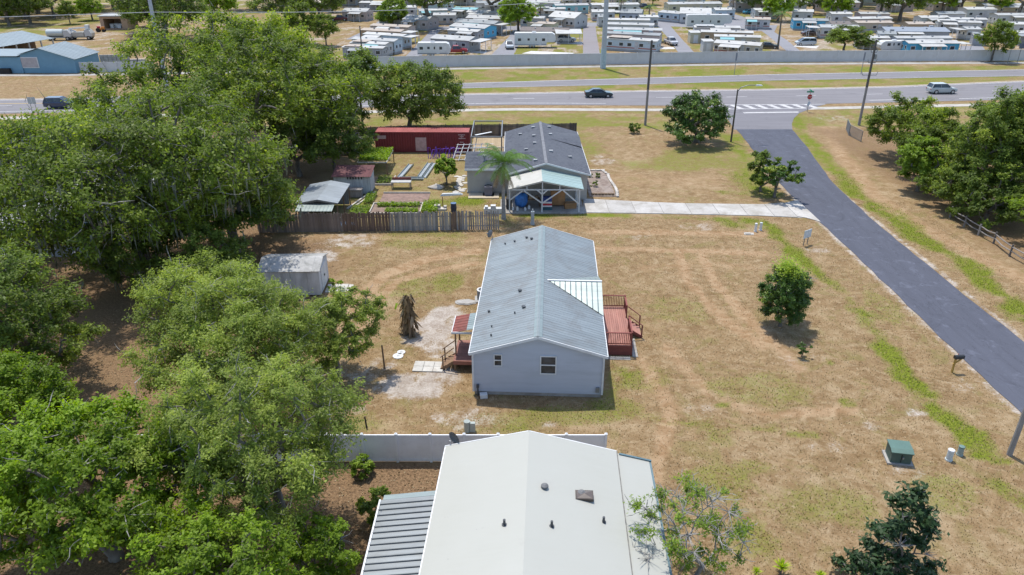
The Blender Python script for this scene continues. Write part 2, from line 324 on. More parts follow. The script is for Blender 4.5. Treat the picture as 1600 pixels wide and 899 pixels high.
def strip(name, A, B, mat, z, step=4.0):
    """sheet between two polylines sampled on the same x"""
    xs = np.arange(max(A[0][0], B[0][0]), min(A[-1][0], B[-1][0])+.01, step); mb = MB(); n = len(xs)
    ya = np.interp(xs, *zip(*A)); yb = np.interp(xs, *zip(*B))
    mb.add([(x, y, z) for x, y in zip(xs, yb)]+[(x, y, z) for x, y in zip(xs, ya)], [(i, i+1, n+i+1, n+i) for i in range(n-1)])
    return struct(name, mb, mat)
def off(A, d): return [(x, y+d) for x, y in A]
def asph(name, col, var, sc, crack=False):
    m, N, L, B = newmat(name); v = coords(N, L, world=True); vs = coords(N, L, (.12,1.2,1) if not crack else (1.3,.10,1), True)
    c = mixc(N, L, ramp(N, L, noise(N, L, v, 45, 3, .7), .3, .7), tuple(x*.82 for x in col), tuple(x*1.18 for x in col))
    c = mixc(N, L, ramp(N, L, noise(N, L, vs, .9, 5, .6, .3), .35, .75), c, tuple(x*(1+var) for x in col))
    c = mixc(N, L, ramp(N, L, noise(N, L, v, sc, 6, .7, .8), .58, .72), c, tuple(x*(1-var*.9) for x in col))
    if crack:
        cn_ = noise(N, L, coords(N, L, (1,.35,1), True), .55, 7, .62, .6); ab = N.new('ShaderNodeMath'); ab.operation = 'SUBTRACT'; L.new(cn_, ab.inputs[0]); ab.inputs[1].default_value = .5; a2 = N.new('ShaderNodeMath'); a2.operation = 'ABSOLUTE'; L.new(ab.outputs[0], a2.inputs[0])
        c = mixc(N, L, ramp(N, L, a2.outputs[0], .0, .006, (.75,.75,.75), (0,0,0)), c, tuple(x*.55 for x in col))
        c = mixc(N, L, ramp(N, L, noise(N, L, v, .9, 6, .7, .5), .56, .70), c, tuple(x*1.6 for x in col)); c = mixc(N, L, ramp(N, L, noise(N, L, v, 9, 5, .75), .60, .74), c, tuple(x*1.75 for x in col))
    L.new(c, B.inputs['Base Color']); B.inputs['Roughness'].default_value = .88; B.inputs['Specular IOR Level'].default_value = .25
    bump(N, L, B, noise(N, L, v, 60, 2), .25, .01); return m
A_HWY = asph('highway asphalt', (.165,.158,.165), .25, .25); A_NEW = asph('dark lane asphalt', (.070,.075,.096), .22, .35, True); A_OLD = asph('apron asphalt', (.150,.146,.158), .2, .3)
CONC = M('concrete', (.40,.375,.335), .85, .12, 6, dirt=(.27,.245,.21), dirt_amt=.55, dirt_scale=.5)
CONCG = M('grey concrete', (.33,.32,.30), .85, .14, 6, dirt=(.22,.20,.18), dirt_amt=.55, dirt_scale=.45)
PAINT = M('road paint', (.52,.51,.50), .7, .15, 8, dirt=(.26,.25,.25), dirt_amt=.6, dirt_scale=3); PAINTY = M('yellow road paint', (.50,.34,.08), .7, .2, 6)
SANDY = M('sandy shoulder', (.36,.31,.26), .95, .25, 3, dirt=(.24,.19,.12), dirt_amt=.5, dirt_scale=.7)
strip('highway_shoulder', off(HWY_TOP, .9), off(HWY_TOP, -.3), SANDY, .010)
strip('highway', HWY_TOP, HWY_BOT, A_HWY, .022)
strip('far_highway', FAR_TOP, FAR_BOT, A_HWY, .018)
strip('pavement', off(HWY_BOT, -2.3), off(HWY_BOT, -4.1), CONC, .02)
strip('far_pavement', [(-260,146),(-88,150.2),(-10.7,157.6),(55.5,163.4),(110,165.0),(300,171)], [(-260,143.5),(-88,148.0),(-10.7,155.4),(55.5,161.2),(110,162.6),(300,168.5)], CONCG, .012)
def line_strip(name, A, x0, x1, w, mat=None, z=.030): 
    xs = [x0]+[p[0] for p in A if x0 < p[0] < x1]+[x1]; ys = np.interp(xs, *zip(*A)); Q = list(zip(xs, ys))
    return strip(name, off(Q, w/2), off(Q, -w/2), mat or PAINT, z, (x1-x0)/max(1, math.ceil((x1-x0)/5)))
line_strip('lane_marking', off(HWY_TOP, -.5), -150, 200, .28); line_strip('lane_marking', off(FAR_TOP, -.35), -20, 200, .3); line_strip('lane_marking', off(FAR_BOT, .5), -20, 200, .15)
line_strip('lane_marking', off(HWY_BOT, 1.5), -150, 15.5, .25); line_strip('lane_marking', off(HWY_BOT, 1.9), 60, 72, .3); line_strip('lane_marking', off(HWY_BOT, 1.7), 76, 200, .3)
line_strip('lane_marking', off(HWY_TOP, -3.4), -150, -60, .22, PAINTY)
mid = [(x, (np.interp(x, *zip(*HWY_TOP))+np.interp(x, *zip(*HWY_BOT)))/2+.4) for x in range(-140, 201, 4)]
for x0 in np.arange(-134, 190, 12.2): line_strip('lane_dash', mid, x0, x0+3.6, .2)
# side lane: a long straight private road meeting the highway with a flare
LL = [(30.35,8),(30.4,36),(30.3,46),(30.45,60),(30.25,73),(30.35,80.7),(31.1,91),(32.1,101.5),(32.25,105.6)]
LR = [(35.8,8),(35.8,44.6),(35.7,52.7),(35.7,62),(35.85,70),(36.5,80.7),(38.8,94.2),(40.2,104.3),(40.3,105.2)]
mb = MB(); ys = np.linspace(8, 105.2, 61); xl = np.interp(ys, [p[1] for p in LL], [p[0] for p in LL]); xr = np.interp(ys, [p[1] for p in LR], [p[0] for p in LR])
rj = np.random.default_rng(5)
xl = xl+(rj.random(61)-.5)*.16; xr = xr+(rj.random(61)-.5)*.12
mb.add([(a, y, .028) for a, y in zip(xl, ys)]+[(b, y, .028) for b, y in zip(xr, ys)], [(i, 61+i, 62+i, i+1) for i in range(60)])
struct('side_road', mb, A_NEW)
mb = MB(); mb.poly([(31.9,105.0,.024),(40.3,105.0,.024),(41.4,108.5,.024),(42.9,112,.024),(45,115.6,.024),(48.5,119.3,.024),(52,122.4,.024),(30.8,122.1,.024),(32.2,119,.024),(32.8,115.5,.024),(32.6,110,.024)]); struct('road_apron', mb, A_OLD)
mb = MB(); mb.add([(36.3,115.4,.036),(45.0,115.9,.036),(45.2,116.6,.036),(36.3,116.1,.036)], [(0,1,2,3)]); struct('stop_line', mb, PAINT)
mb = MB(); q = lambda a, b: mb.add([(a[0],a[1],.036),(b[0],b[1],.036),(b[0],b[1]+.32,.036),(a[0],a[1]+.32,.036)], [(0,1,2,3)])
q((33.2,118.2),(47.2,118.8)); q((32.6,121.3),(51.5,121.9)); struct('crossing_line', mb, PAINT)
for i in range(8):
    x = 33.4+i*2.05; mb = MB(); mb.add([(x+.9,118.58+i*.08,.033),(x+1.75,118.58+i*.08,.033),(x+1.05,121.28+i*.08,.033),(x+.1,121.28+i*.08,.033)], [(0,1,2,3)]); struct('crossing_stripe', mb, PAINT)
# concrete driveway slabs
dv_t = P((911,311),(1050,318),(1190,320),(1228,317)); dv_b = P((911,333),(1050,335),(1190,338),(1254,341))
dw = MB(); dw.add([(x,y,.012) for x,y in dv_b+dv_t], [(0,1,5,4),(1,2,6,5),(2,3,7,6)]); dwo = struct('driveway', dw, CONCG)
SLAB = M('driveway slab', (.40,.385,.36), .85, .12, 5, dirt=(.26,.24,.21), dirt_amt=.5, dirt_scale=.5, rand=.10)
cut = [7.6,9.9,12.6,15.4,18.2,21.0,23.8,26.4,28.6]
for a, b in zip(cut[:-1], cut[1:]):
    f = lambda Q, x: float(np.interp(x, [p[0] for p in Q], [p[1] for p in Q])); m_ = MB()
    m_.prism([(a+.02,f(dv_b,a)+.05),(b-.02,f(dv_b,b)+.05),(b-.02,f(dv_t,b)-.05),(a+.02,f(dv_t,a)-.05)], .016, .06); m_.build('slab', SLAB, dwo)
m_ = MB(); m_.prism([(28.62,69.5),(29.4,69.1),(30.4,68.0),(30.35,74.6),(29.6,74.0),(28.62,73.5)], .016, .06); m_.build('slab', SLAB, dwo)
# parking ground beyond the oaks on the left
mb = MB(); mb.add([(-75,59,.012),(-38.5,59.5,.012),(-36.0,73,.012),(-37,100,.012),(-75,100,.012)], [(0,1,2,3,4)]); struct('parking_lot', mb, asph('lot asphalt', (.27,.27,.285), .15, .3))

# ---- short grass standing on the lawns
def grass(name, label, n, pick, hh, dark, light, seed, box):
    rg = np.random.default_rng(seed); x = rg.uniform(box[0], box[1], n*3); y = box[2]+(box[3]-box[2])*rg.random(n*3)**1.25; m4 = masks(x, y); keep = rg.random(n*3) < pick(*m4)
    keep &= ~((x > 30.2) & (x < 36) & (y < 105)) & ~((x > -2.6) & (x < 6.4) & (y > 38) & (y < 56.3)) & ~((x > 7.4) & (x < 30.3) & (y > 69.2) & (y < 75)) & ~((x > -4.5) & (y < 29) & (x < 7)); x = x[keep][:n]; y = y[keep][:n]; n = len(x)
    h = hh*(.5+rg.random(n)); a = rg.random(n)*6.283; w = .014+.022*rg.random(n); l = rg.normal(size=(n,2))*.45*h[:,None]
    V = np.stack([np.stack([x-np.cos(a)*w, y-np.sin(a)*w, np.zeros(n)],-1), np.stack([x+np.cos(a)*w, y+np.sin(a)*w, np.zeros(n)],-1), np.stack([x+l[:,0], y+l[:,1], h],-1)], 1).reshape(-1,3)
    return tag(np_mesh(name, V, np.arange(3*n).reshape(n,3), leaf_mat(name+' blades', dark, light, None, .25, .8), None, rg.random(n)), label, 'grass', kind='stuff')
grass('dry_grass', 'short dry straw-coloured grass on the lots', 85000, lambda G,S_,L_,D: np.clip(.85-S_*1.2-L_*1.2-.5*D, 0, 1), .065, (.17,.11,.05), (.42,.33,.19), 201, (-14,42,22,74))
grass('green_grass', 'short green grass in the damp strips of the lots', 60000, lambda G,S_,L_,D: np.clip(G*1.2-.12, 0, 1)*(1-np.clip(L_*1.2,0,1)), .09, (.07,.10,.014), (.21,.25,.032), 202, (-14,42,22,84))
# ================================================================ TREES
def unit(a): return a/np.maximum(1e-9, np.linalg.norm(a, axis=-1, keepdims=True))
def leaves_geo(rng, pos, outw, L, Wd, upw=.55, jit=.8):
    n = len(pos)
    nor = unit(outw*.5+np.array([0,0,1.0])*upw+rng.normal(size=(n,3))*jit*.6)
    t = unit(np.cross(nor, rng.normal(size=(n,3)))); b = np.cross(nor, t)
    l = (L*(.65+.7*rng.random((n,1))))*.5; w = (Wd*(.65+.7*rng.random((n,1))))*.5
    V = np.stack([pos-t*l, pos+b*w+nor*w*.25, pos+t*l, pos-b*w+nor*w*.25], 1).reshape(-1, 3)
    return V, np.arange(4*n).reshape(n, 4)
def lump_dir(rng, k=12):
    D = unit(rng.normal(size=(k,3))); A = rng.random(k)*.62-.24
    return lambda d: 1+np.sum(np.exp(6*(d@D.T-1))*A, -1)*1.3-.10
def skeleton(rng, h, trunk_top, tr, centers, wob=.12, forks=1, lean=(0,0)):
    """grow branches from the trunk to each clump; returns tube lists"""
    tt = np.array([lean[0], lean[1], trunk_top]); nodes = [np.array([0,0,0.]), tt*.5+np.append(rng.normal(size=2)*.06*trunk_top, 0), tt]; par = [-1,0,1]
    order = np.argsort(np.linalg.norm(centers-tt, axis=1)); ends = []
    for i in order:
        c = centers[i]; A = np.array(nodes[2:]) ; d = np.linalg.norm(A-c, axis=1)
        hz = np.linalg.norm(A-tt, axis=1); down = np.maximum(0, A[:,2]-c[2])*.6
        j = 2+int(np.argmin(d+.22*hz+down)); p = nodes[j]; L = np.linalg.norm(c-p); k = max(2, min(5, int(L/1.2)+1)); last = j
        for s in range(1, k+1):
            t = s/k; q = p+(c-p)*t+np.array([0,0,math.sin(math.pi*t)*L*.10])+rng.normal(size=3)*L*wob*.35*(t<1); nodes.append(q); par.append(last); last = len(nodes)-1
        ends.append((i, last))
    n = len(nodes); cnt = np.zeros(n)
    for _, e in ends:
        k = e
        while k >= 0: cnt[k] += 1; k = par[k]
    rad = tr*np.power(np.maximum(cnt, .6)/max(1, len(centers)), .46)
    return nodes, par, rad
def tree(name, label, cat, base, h, rx, ry=None, zb=.3, n=60, per=500, leaf=.2, asp=.5, mat='oak', seed=1, bare=.04, moss=0, trunk=.35, tt=.3, cr=.30, off=(0,0), group=None, flat=.7,
         shape='dome', tbias=.0, barkm=None, twigs=0, upw=.55, spread=.13, inner=.45):
    rng = np.random.default_rng(seed); ry = rx if ry is None else ry; per *= .76; leaf *= 1.10
    root = thing(name, label, cat, (base[0], base[1], 0), 0, group)
    z0 = h*zb; cz = z0+(h-z0)*(.42 if shape != 'cone' else .3); up = h-cz; dn = cz-z0; lump = lump_dir(rng)
    C = []
    dmin = 1.15*(rx*ry*(h-z0)/max(1,n))**(1/3)*.8; tries = 0
    while len(C) < n and tries < n*60:
        tries += 1; d = unit(rng.normal(size=3))
        if d[2] < -.75: continue
        r = (inner+(1-inner)*rng.random()**.6)*float(lump(d))*.86
        if shape == 'cone':
            z = rng.random()**1.25; rr = (1-z)**.75*(.35+.65*rng.random()**.5)*float(lump(d)); a = rng.random()*6.283; p = np.array([math.cos(a)*rx*rr, math.sin(a)*ry*rr, z0+(h-z0)*z])
        else: p = np.array([d[0]*rx*r, d[1]*ry*r, cz+d[2]*r*(up if d[2] > 0 else dn)])
        p[0] += off[0]; p[1] += off[1]
        if C and np.min(np.linalg.norm(np.array(C)-p, axis=1)) < dmin*(1-.6*tries/(n*60)): continue
        C.append(p)
    C = np.array(C); n = len(C); cen = np.array([off[0], off[1], cz])
    nodes, par, rad = skeleton(rng, h, h*tt, trunk, C, lean=(off[0]*.25, off[1]*.25))
    tb = MB()
    tb.tube([nodes[0]-np.array([0,0,.1]), nodes[0]+np.array([0,0,.25]), nodes[1], nodes[2]], [trunk*1.3, trunk*1.08, trunk*.9, trunk*.8], 9)
    for k in range(3, len(nodes)):
        p = par[k]; tb.tube([nodes[p], nodes[k]], [max(.018, min(rad[p], rad[k]*1.5)), max(.014, rad[k])], 5, cap=False)
    bm = barkm or BARK
    live = rng.random(n) > bare
    R = cr*((rx*ry*(h-z0))**(1/3))*(.7+.6*rng.random(n))
    pos = []; outw = []; tint = []
    tw = []
    for i in range(n):
        ns = 15; D = unit(rng.normal(size=(ns,3))+unit(C[i]-cen)*.55+np.array([0,0,.15])); D[:,2] *= flat
        for d in D[:(7 if live[i] else 9)]:
            tw.append((C[i], C[i]+d*R[i]*(.85+.35*rng.random())*(1.0 if live[i] else 1.15)))
        if not live[i]: continue
        m = int(per*(R[i]/R.mean())**2); s = rng.integers(0, ns, m); t = rng.random(m)**.62
        ln = .65+.55*rng.random(ns)
        q = C[i]+D[s]*(t*R[i]*ln[s])[:,None]+rng.normal(size=(m,3))*R[i]*spread*np.array([1,1,.8])
        pos.append(q); outw.append(unit(q-C[i])*.6+unit(q-cen)*.5)
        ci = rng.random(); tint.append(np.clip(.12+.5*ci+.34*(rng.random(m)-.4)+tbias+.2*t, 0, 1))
    if twigs:
        for _ in range(twigs):
            i = rng.integers(0, n); d = unit(rng.normal(size=3)+unit(C[i]-cen)*.8); p = C[i]; 
            for k in range(3):
                d = unit(d+rng.normal(size=3)*.35); p2 = p+d*R[i]*.55; tw.append((p, p2)); p = p2
    tb.build('trunk', bm, root, True)
    wb = MB()
    for a, b in tw:
        md = (a+b)/2+rng.normal(size=3)*.05*np.linalg.norm(b-a); wb.tube([a, md, b], [.012+.0014*h, .009+.0008*h, .004], 3, cap=False)
    tag(wb.build('twigs', BARKG if (bare > .03 or twigs) else bm, root), kind='stuff')
    pos = np.concatenate(pos); outw = np.concatenate(outw); tint = np.concatenate(tint)
    V, F = leaves_geo(rng, pos, outw, leaf, leaf*asp, upw)
    tag(np_mesh('crown', V, F, LEAF[mat], root, tint), kind='stuff')
    if moss:
        low = np.argsort(C[:,2]+rng.random(n)*h*.45)[:max(4, int(n*.75))]; mv = []; mf = []
        for k in range(moss):
            i = low[rng.integers(0, len(low))]; p = C[i]+rng.normal(size=3)*R[i]*np.array([.55,.55,.25]); l = .3+1.3*rng.random()**1.8; w = .03+.07*rng.random(); a = rng.random()*3.14
            dx, dy = math.cos(a)*w, math.sin(a)*w; b0 = len(mv); sx, sy = rng.normal(size=2)*.12
            for s, ww in ((0,.5),(.35,1),(.7,.7),(1,.12)): mv += [(p[0]-dx*ww+sx*s, p[1]-dy*ww+sy*s, p[2]-l*s), (p[0]+dx*ww+sx*s, p[1]+dy*ww+sy*s, p[2]-l*s)]
            for s in range(3): mf.append((b0+2*s, b0+2*s+1, b0+2*s+3, b0+2*s+2))
        tag(np_mesh('moss', mv, mf, LEAF['moss'], root, rng.random(len(mf))), kind='stuff')
    return root
def treec(root, name, label, loc, rz, sc, group=None, cat=None):
    c = copy_tree(root); c.name = name; c.location = (loc[0], loc[1], 0); c.rotation_euler = (0,0,rz); c.scale = sc if hasattr(sc, '__len__') else (sc,)*3
    c['label'] = label
    if group: c['group'] = group
    if cat: c['category'] = cat
    return c
# --- the wood of oaks on the left
GO = 'oaks on the left side'
tree('live_oak', 'broad live oak hung with grey moss, over the leaf-strewn ground at left', 'tree', (-30.5,56.0), 15.0, 13.0, 11.0, zb=.09, n=150, per=620, leaf=.27, mat='oak', seed=11, bare=.0, moss=2600, trunk=.7, tt=.24, cr=0.164, group=GO, twigs=86)
tree('live_oak', 'dense dark live oak directly behind the white garden shed', 'tree', (-24.6,60.2), 12.0, 6.2, 6.0, zb=.12, n=85, per=560, leaf=.27, mat='oakdark', seed=12, bare=.0, moss=300, trunk=.5, tt=.22, cr=0.184, group=GO, twigs=26)
tree('live_oak', 'tall live oak rising above all others at upper left', 'tree', (-31,83), 17.6, 11.5, 10, zb=.25, n=120, per=560, leaf=.33, mat='oak', seed=13, bare=.0, moss=200, trunk=.6, tt=.3, cr=0.176, group=GO, twigs=40, tbias=.05)
tree('live_oak', 'slim dark oak with open crown left of the red container', 'tree', (-22.6,92.5), 12.4, 5.4, 5.0, zb=.08, n=52, per=420, leaf=.33, mat='oakdark', seed=14, bare=.0, trunk=.3, tt=.3, cr=0.208, group=GO)
tree('live_oak', 'yellow-green oak crown between the tallest oak and the highway', 'tree', (-33,101), 15.5, 8.0, 7.0, zb=.2, n=64, per=430, leaf=.36, mat='fresh', seed=15, bare=.0, trunk=.4, tt=.3, cr=0.200, group=GO, tbias=-.05)
tree('live_oak', 'pointed bright-topped oak beside the dark blue car on the highway', 'tree', (-41.0,74.5), 13.6, 6.0, 6.0, zb=.25, n=56, per=480, leaf=.3, mat='oak', seed=16, bare=.0, moss=120, trunk=.4, tt=.3, cr=0.200, group=GO, twigs=30, shape='cone')
tree('live_oak', 'moss-draped oak cut off by the left edge of the picture', 'tree', (-43.5,63), 11.2, 7.2, 6.5, zb=.3, n=66, per=480, leaf=.27, mat='oak', seed=17, bare=.0, moss=900, trunk=.45, tt=.3, cr=0.192, group=GO, twigs=30)
tree('live_oak', 'dark oak filling the gap between the tallest oak and the red-roofed shed', 'tree', (-24.8,83.0), 10.0, 4.8, 4.6, zb=.06, n=56, per=460, leaf=.28, mat='oakdark', seed=55, bare=.0, trunk=.3, tt=.2, cr=.2, group=GO)
tree('understory_tree', 'dark low tree between the live oak trunks and the white shed', 'tree', (-22.3,51.2), 6.2, 3.1, 2.8, zb=.05, n=44, per=520, leaf=.2, mat='oakdark', seed=53, bare=.0, trunk=.15, tt=.2, cr=.22)
tree('understory_tree', 'dark low tree in front of the mossy live oak trunk', 'tree', (-29.2,51.6), 6.4, 3.2, 2.8, zb=.12, n=44, per=500, leaf=.2, mat='oakdark', seed=54, bare=.0, trunk=.15, tt=.25, cr=.22, moss=160)
tree('oak_sapling', 'small dark tree leaning over the red-roofed garden shed', 'tree', (-21.0,84.5), 7.6, 4.4, 4.2, zb=.15, n=42, per=420, leaf=.27, mat='oakdark', seed=18, trunk=.2, tt=.25, cr=0.224)
tree('roadside_tree', 'wide round tree behind the red container beside the highway', 'tree', (-14.3,103.5), 10.6, 7.8, 6.2, zb=.16, n=90, per=430, leaf=.30, mat='oakdark', seed=19, bare=.02, trunk=.38, tt=.18, cr=0.184, tbias=.1)
tree('roadside_tree', 'thin tall tree with a straight bare trunk beside the highway', 'tree', (-21.4,105), 11.5, 3.6, 3.4, zb=.28, n=36, per=330, leaf=.32, mat='oakdark', seed=20, trunk=.17, tt=.42, cr=0.224)
# --- the near trees at lower left
tree('elm_tree', 'large airy grey-green tree in the foreground beyond the white fence', 'tree', (-16.0,36.8), 9.6, 6.6, 5.0, zb=.22, n=135, per=820, leaf=.155, asp=.42, mat='elm', seed=21, bare=.0, trunk=.3, tt=.25, cr=0.172, twigs=66, inner=.3)
tree('elm_tree', 'airy grey-green tree in the foreground, in front of the white fence', 'tree', (-11.2,27.4), 9.2, 4.6, 4.3, zb=.2, n=92, per=800, leaf=.145, asp=.42, mat='elm', seed=22, bare=.0, trunk=.28, tt=.25, cr=0.176, twigs=53, off=(-.4,-.3), inner=.3)
tree('elm_tree', 'low weeping branchy tree beside the paving slabs of the white shed', 'tree', (-11.3,40.2), 6.2, 2.9, 2.4, zb=.2, n=60, per=560, leaf=.16, asp=.42, mat='elm', seed=23, bare=.0, trunk=.15, tt=.3, cr=0.200, twigs=20)
tree('laurel_oak', 'dark rounded tree at the left edge below the mossy oak', 'tree', (-31.0,38.8), 9.8, 5.2, 4.8, zb=.15, n=70, per=640, leaf=.2, mat='oakdark', seed=24, bare=.02, trunk=.3, tt=.2, cr=0.200, tbias=.08)
tree('maple_tree', 'bright green tree filling the lower left corner', 'tree', (-18.2,25.0), 8.8, 5.8, 5.0, zb=.2, n=120, per=780, leaf=.165, asp=.55, mat='bright', seed=25, bare=.0, trunk=.3, tt=.25, cr=0.160, twigs=50, tbias=-.12, inner=.3)
tree('maple_tree', 'bright green low tree at the bottom edge between the corner tree and the patio roof', 'tree', (-11.8,20.6), 6.4, 3.6, 3.2, zb=.15, n=56, per=620, leaf=.15, asp=.55, mat='bright', seed=52, bare=.0, trunk=.2, tt=.25, cr=.2, tbias=-.12, inner=.3)
tree('maple_tree', 'bright green tree at the left edge above the corner one', 'tree', (-26.0,31.0), 7.2, 4.2, 4.2, zb=.2, n=70, per=700, leaf=.165, asp=.55, mat='bright', seed=26, bare=.0, trunk=.24, tt=.25, cr=0.188, tbias=-.16, inner=.3)
tree('laurel_shrub', 'fresh green bushy shrub beside the ribbed patio roof', 'shrub', (-8.2,23.6), 4.0, 1.7, 1.6, zb=.08, n=36, per=520, leaf=.13, mat='bright', seed=27, trunk=.08, tt=.12, cr=0.224, tbias=-.14)
tree('garden_shrub', 'dark leafy shrub at the corner of the ribbed patio roof', 'shrub', (-6.35,27.3), 2.0, .75, .75, zb=.05, n=18, per=300, leaf=.16, mat='oakdark', seed=28, trunk=.05, tt=.15, cr=0.240, tbias=.15)
tree('garden_shrub', 'small round green shrub in front of the white fence', 'shrub', (-7.9,30.6), 1.3, .7, .6, zb=.05, n=16, per=260, leaf=.13, mat='fresh', seed=29, trunk=.04, tt=.15, cr=0.272)
tree('fence_weed', 'clump of green weeds growing beside the white shed', 'shrub', (-14.0,52.9), 1.0, .7, .7, zb=.05, n=8, per=120, leaf=.14, mat='fresh', seed=30, trunk=.02, tt=.1, cr=0.272)
# --- single trees on the lots
tree('juniper_tree', 'dark tree with twisted low trunk on the lot beside the street light', 'tree', (25.0,98.2), 6.9, 4.7, 4.0, zb=.14, n=60, per=420, leaf=.27, mat='citrus', seed=31, trunk=.4, tt=.16, cr=0.192, bare=.02, tbias=-.02, inner=.5)
tree('hedge_bush', 'dark bush on the corner behind the glossy ficus', 'shrub', (27.3,77.4), 4.4, 1.9, 1.8, zb=.1, n=30, per=380, leaf=.2, mat='oakdark', seed=32, trunk=.15, tt=.15, cr=0.232)
tree('ficus_tree', 'glossy small tree with bare forked stems where the driveway meets the lane', 'tree', (28.2,75.4), 3.9, 2.2, 1.9, zb=.42, n=30, per=360, leaf=.21, mat='citrus', seed=33, trunk=.16, tt=.3, cr=0.224, tbias=.18, flat=.6)
ct = tree('citrus_tree', 'round citrus tree with yellowing top on the dry lawn', 'tree', (19.5,46.9), 5.3, 2.05, 1.95, zb=.08, n=66, per=620, leaf=.135, asp=.5, mat='citrus', seed=34, trunk=.12, tt=.22, cr=.20, inner=.3)
rgc = np.random.default_rng(340); nc = 1500; tc = rgc.random(nc); pc = np.stack([-.95+1.5*tc+rgc.normal(size=nc)*.28, -.35+rgc.normal(size=nc)*.5, 4.7+.55*np.sin(tc*3.1)-.5*tc+rgc.normal(size=nc)*.28], -1)
Vc, Fc = leaves_geo(rgc, pc, np.tile([[0,0,1.]], (nc,1)), .17, .07); tag(np_mesh('creeper', Vc, Fc, LEAF['fresh'], ct, .75+.25*rgc.random(nc)), kind='stuff')
tree('citrus_sapling', 'tiny sapling in front of the citrus tree', 'tree', (19.55,42.6), 1.25, .42, .42, zb=.2, n=9, per=130, leaf=.11, mat='citrus', seed=35, trunk=.03, tt=.3, cr=0.288)
tree('crape_myrtle', 'half-bare pale-branched tree at the corner of the white roof', 'tree', (7.6,22.6), 5.6, 2.5, 2.5, zb=.3, n=64, per=210, leaf=.135, asp=.38, mat='fresh', seed=36, bare=.38, trunk=.1, tt=.14, cr=0.168, barkm=BARKG, twigs=110, off=(.35,.9), inner=.2)
tree('magnolia_tree', 'dark glossy magnolia in the lower right corner', 'tree', (15.5,21.8), 6.9, 1.9, 1.9, zb=.05, n=60, per=170, leaf=.24, asp=.45, mat='magnolia', seed=37, trunk=.12, tt=.5, cr=0.160, shape='cone', inner=.3, spread=.2)
tree('garden_bush', 'low dark bush beneath the half-bare tree by the white roof', 'shrub', (7.3,20.4), 1.6, 1.2, 1.0, zb=.05, n=18, per=260, leaf=.12, mat='oakdark', seed=38, trunk=.04, tt=.15, cr=0.256)
tree('fig_tree', 'small broad-leaved tree with two trunks in the garden yard', 'tree', (-7.4,79.8), 3.3, 1.5, 1.4, zb=.3, n=26, per=260, leaf=.26, asp=.6, mat='fresh', seed=39, trunk=.1, tt=.25, cr=0.240)
tree('round_bush', 'small dark round bush on the lot near the utility pole', 'shrub', (17.3,103.0), 1.7, 1.0, .9, zb=.03, n=16, per=200, leaf=.16, mat='oakdark', seed=40, trunk=.04, tt=.15, cr=0.272)
# --- the wood on the right
GR = 'trees behind the rail fence'
tree('woodland_tree', 'tallest tree at the right edge behind the rail fence', 'tree', (54.5,71.5), 13.6, 6.4, 5.6, zb=.12, n=90, per=611, leaf=0.258, mat='oak', seed=41, bare=.0, trunk=.35, tt=.25, cr=0.192, group=GR, tbias=-.04)
tree('woodland_tree', 'dark dense tree in the middle of the right wood', 'tree', (48.6,72.0), 12.0, 4.6, 4.4, zb=.1, n=72, per=598, leaf=0.241, mat='oakdark', seed=42, bare=.02, trunk=.3, tt=.2, cr=0.200, group=GR, tbias=.12)
tree('woodland_tree', 'light green low tree nearest the lane in the right wood', 'tree', (44.6,77.5), 6.6, 2.7, 2.7, zb=.1, n=34, per=546, leaf=0.241, mat='fresh', seed=43, bare=.02, trunk=.18, tt=.2, cr=0.232, group=GR, tbias=-.05)
tree('woodland_tree', 'leafy tree beside the leaning utility pole', 'tree', (49.0,90), 7.6, 4.2, 4.0, zb=.08, n=50, per=559, leaf=0.241, mat='oak', seed=44, bare=.0, trunk=.22, tt=.2, cr=0.216, group=GR)
tree('woodland_tree', 'low spreading tree of the right wood nearest the highway', 'tree', (57.5,84.5), 7.0, 4.6, 4.2, zb=.1, n=56, per=546, leaf=0.258, mat='oak', seed=45, bare=.0, trunk=.25, tt=.2, cr=0.208, group=GR)
tree('woodland_tree', 'yellow-green tree at the right edge below the tallest one', 'tree', (48.8,60.5), 8.4, 4.4, 4.2, zb=.08, n=54, per=598, leaf=0.224, mat='fresh', seed=46, bare=.02, trunk=.25, tt=.2, cr=0.208, group=GR, tbias=-.1)
tree('woodland_tree', 'dark undergrowth tree right behind the far end of the rail fence', 'tree', (46.3,67.5), 6.0, 3.2, 3.0, zb=.05, n=40, per=559, leaf=0.224, mat='oakdark', seed=47, bare=.0, trunk=.2, tt=.2, cr=0.224, group=GR)
tree('woodland_tree', 'rounded mid-green tree between the bracketed pole and the dense dark tree', 'tree', (48.4,80.5), 7.6, 3.6, 3.8, zb=.06, n=48, per=559, leaf=0.241, mat='oak', seed=49, bare=.02, trunk=.25, tt=.2, cr=.216, group=GR)
tree('woodland_tree', 'tree with bright crown behind the dense dark tree in the right wood', 'tree', (56.5,79.0), 12.0, 4.8, 4.4, zb=.1, n=56, per=559, leaf=0.258, mat='fresh', seed=50, bare=.02, trunk=.3, tt=.2, cr=.208, group=GR, tbias=-.06)
tree('woodland_tree', 'low dark thicket tree below the light green one by the rail fence', 'tree', (45.4,71.5), 5.2, 2.8, 2.6, zb=.03, n=36, per=520, leaf=0.215, mat='oakdark', seed=51, bare=.02, trunk=.18, tt=.15, cr=.23, group=GR, tbias=.1)
tree('woodland_tree', 'far tree at the right edge next to the highway', 'tree', (64.0,80), 12.6, 5.5, 5.0, zb=.1, n=56, per=520, leaf=0.275, mat='fresh', seed=48, bare=.02, trunk=.25, tt=.2, cr=0.208, group=GR, tbias=-.08)
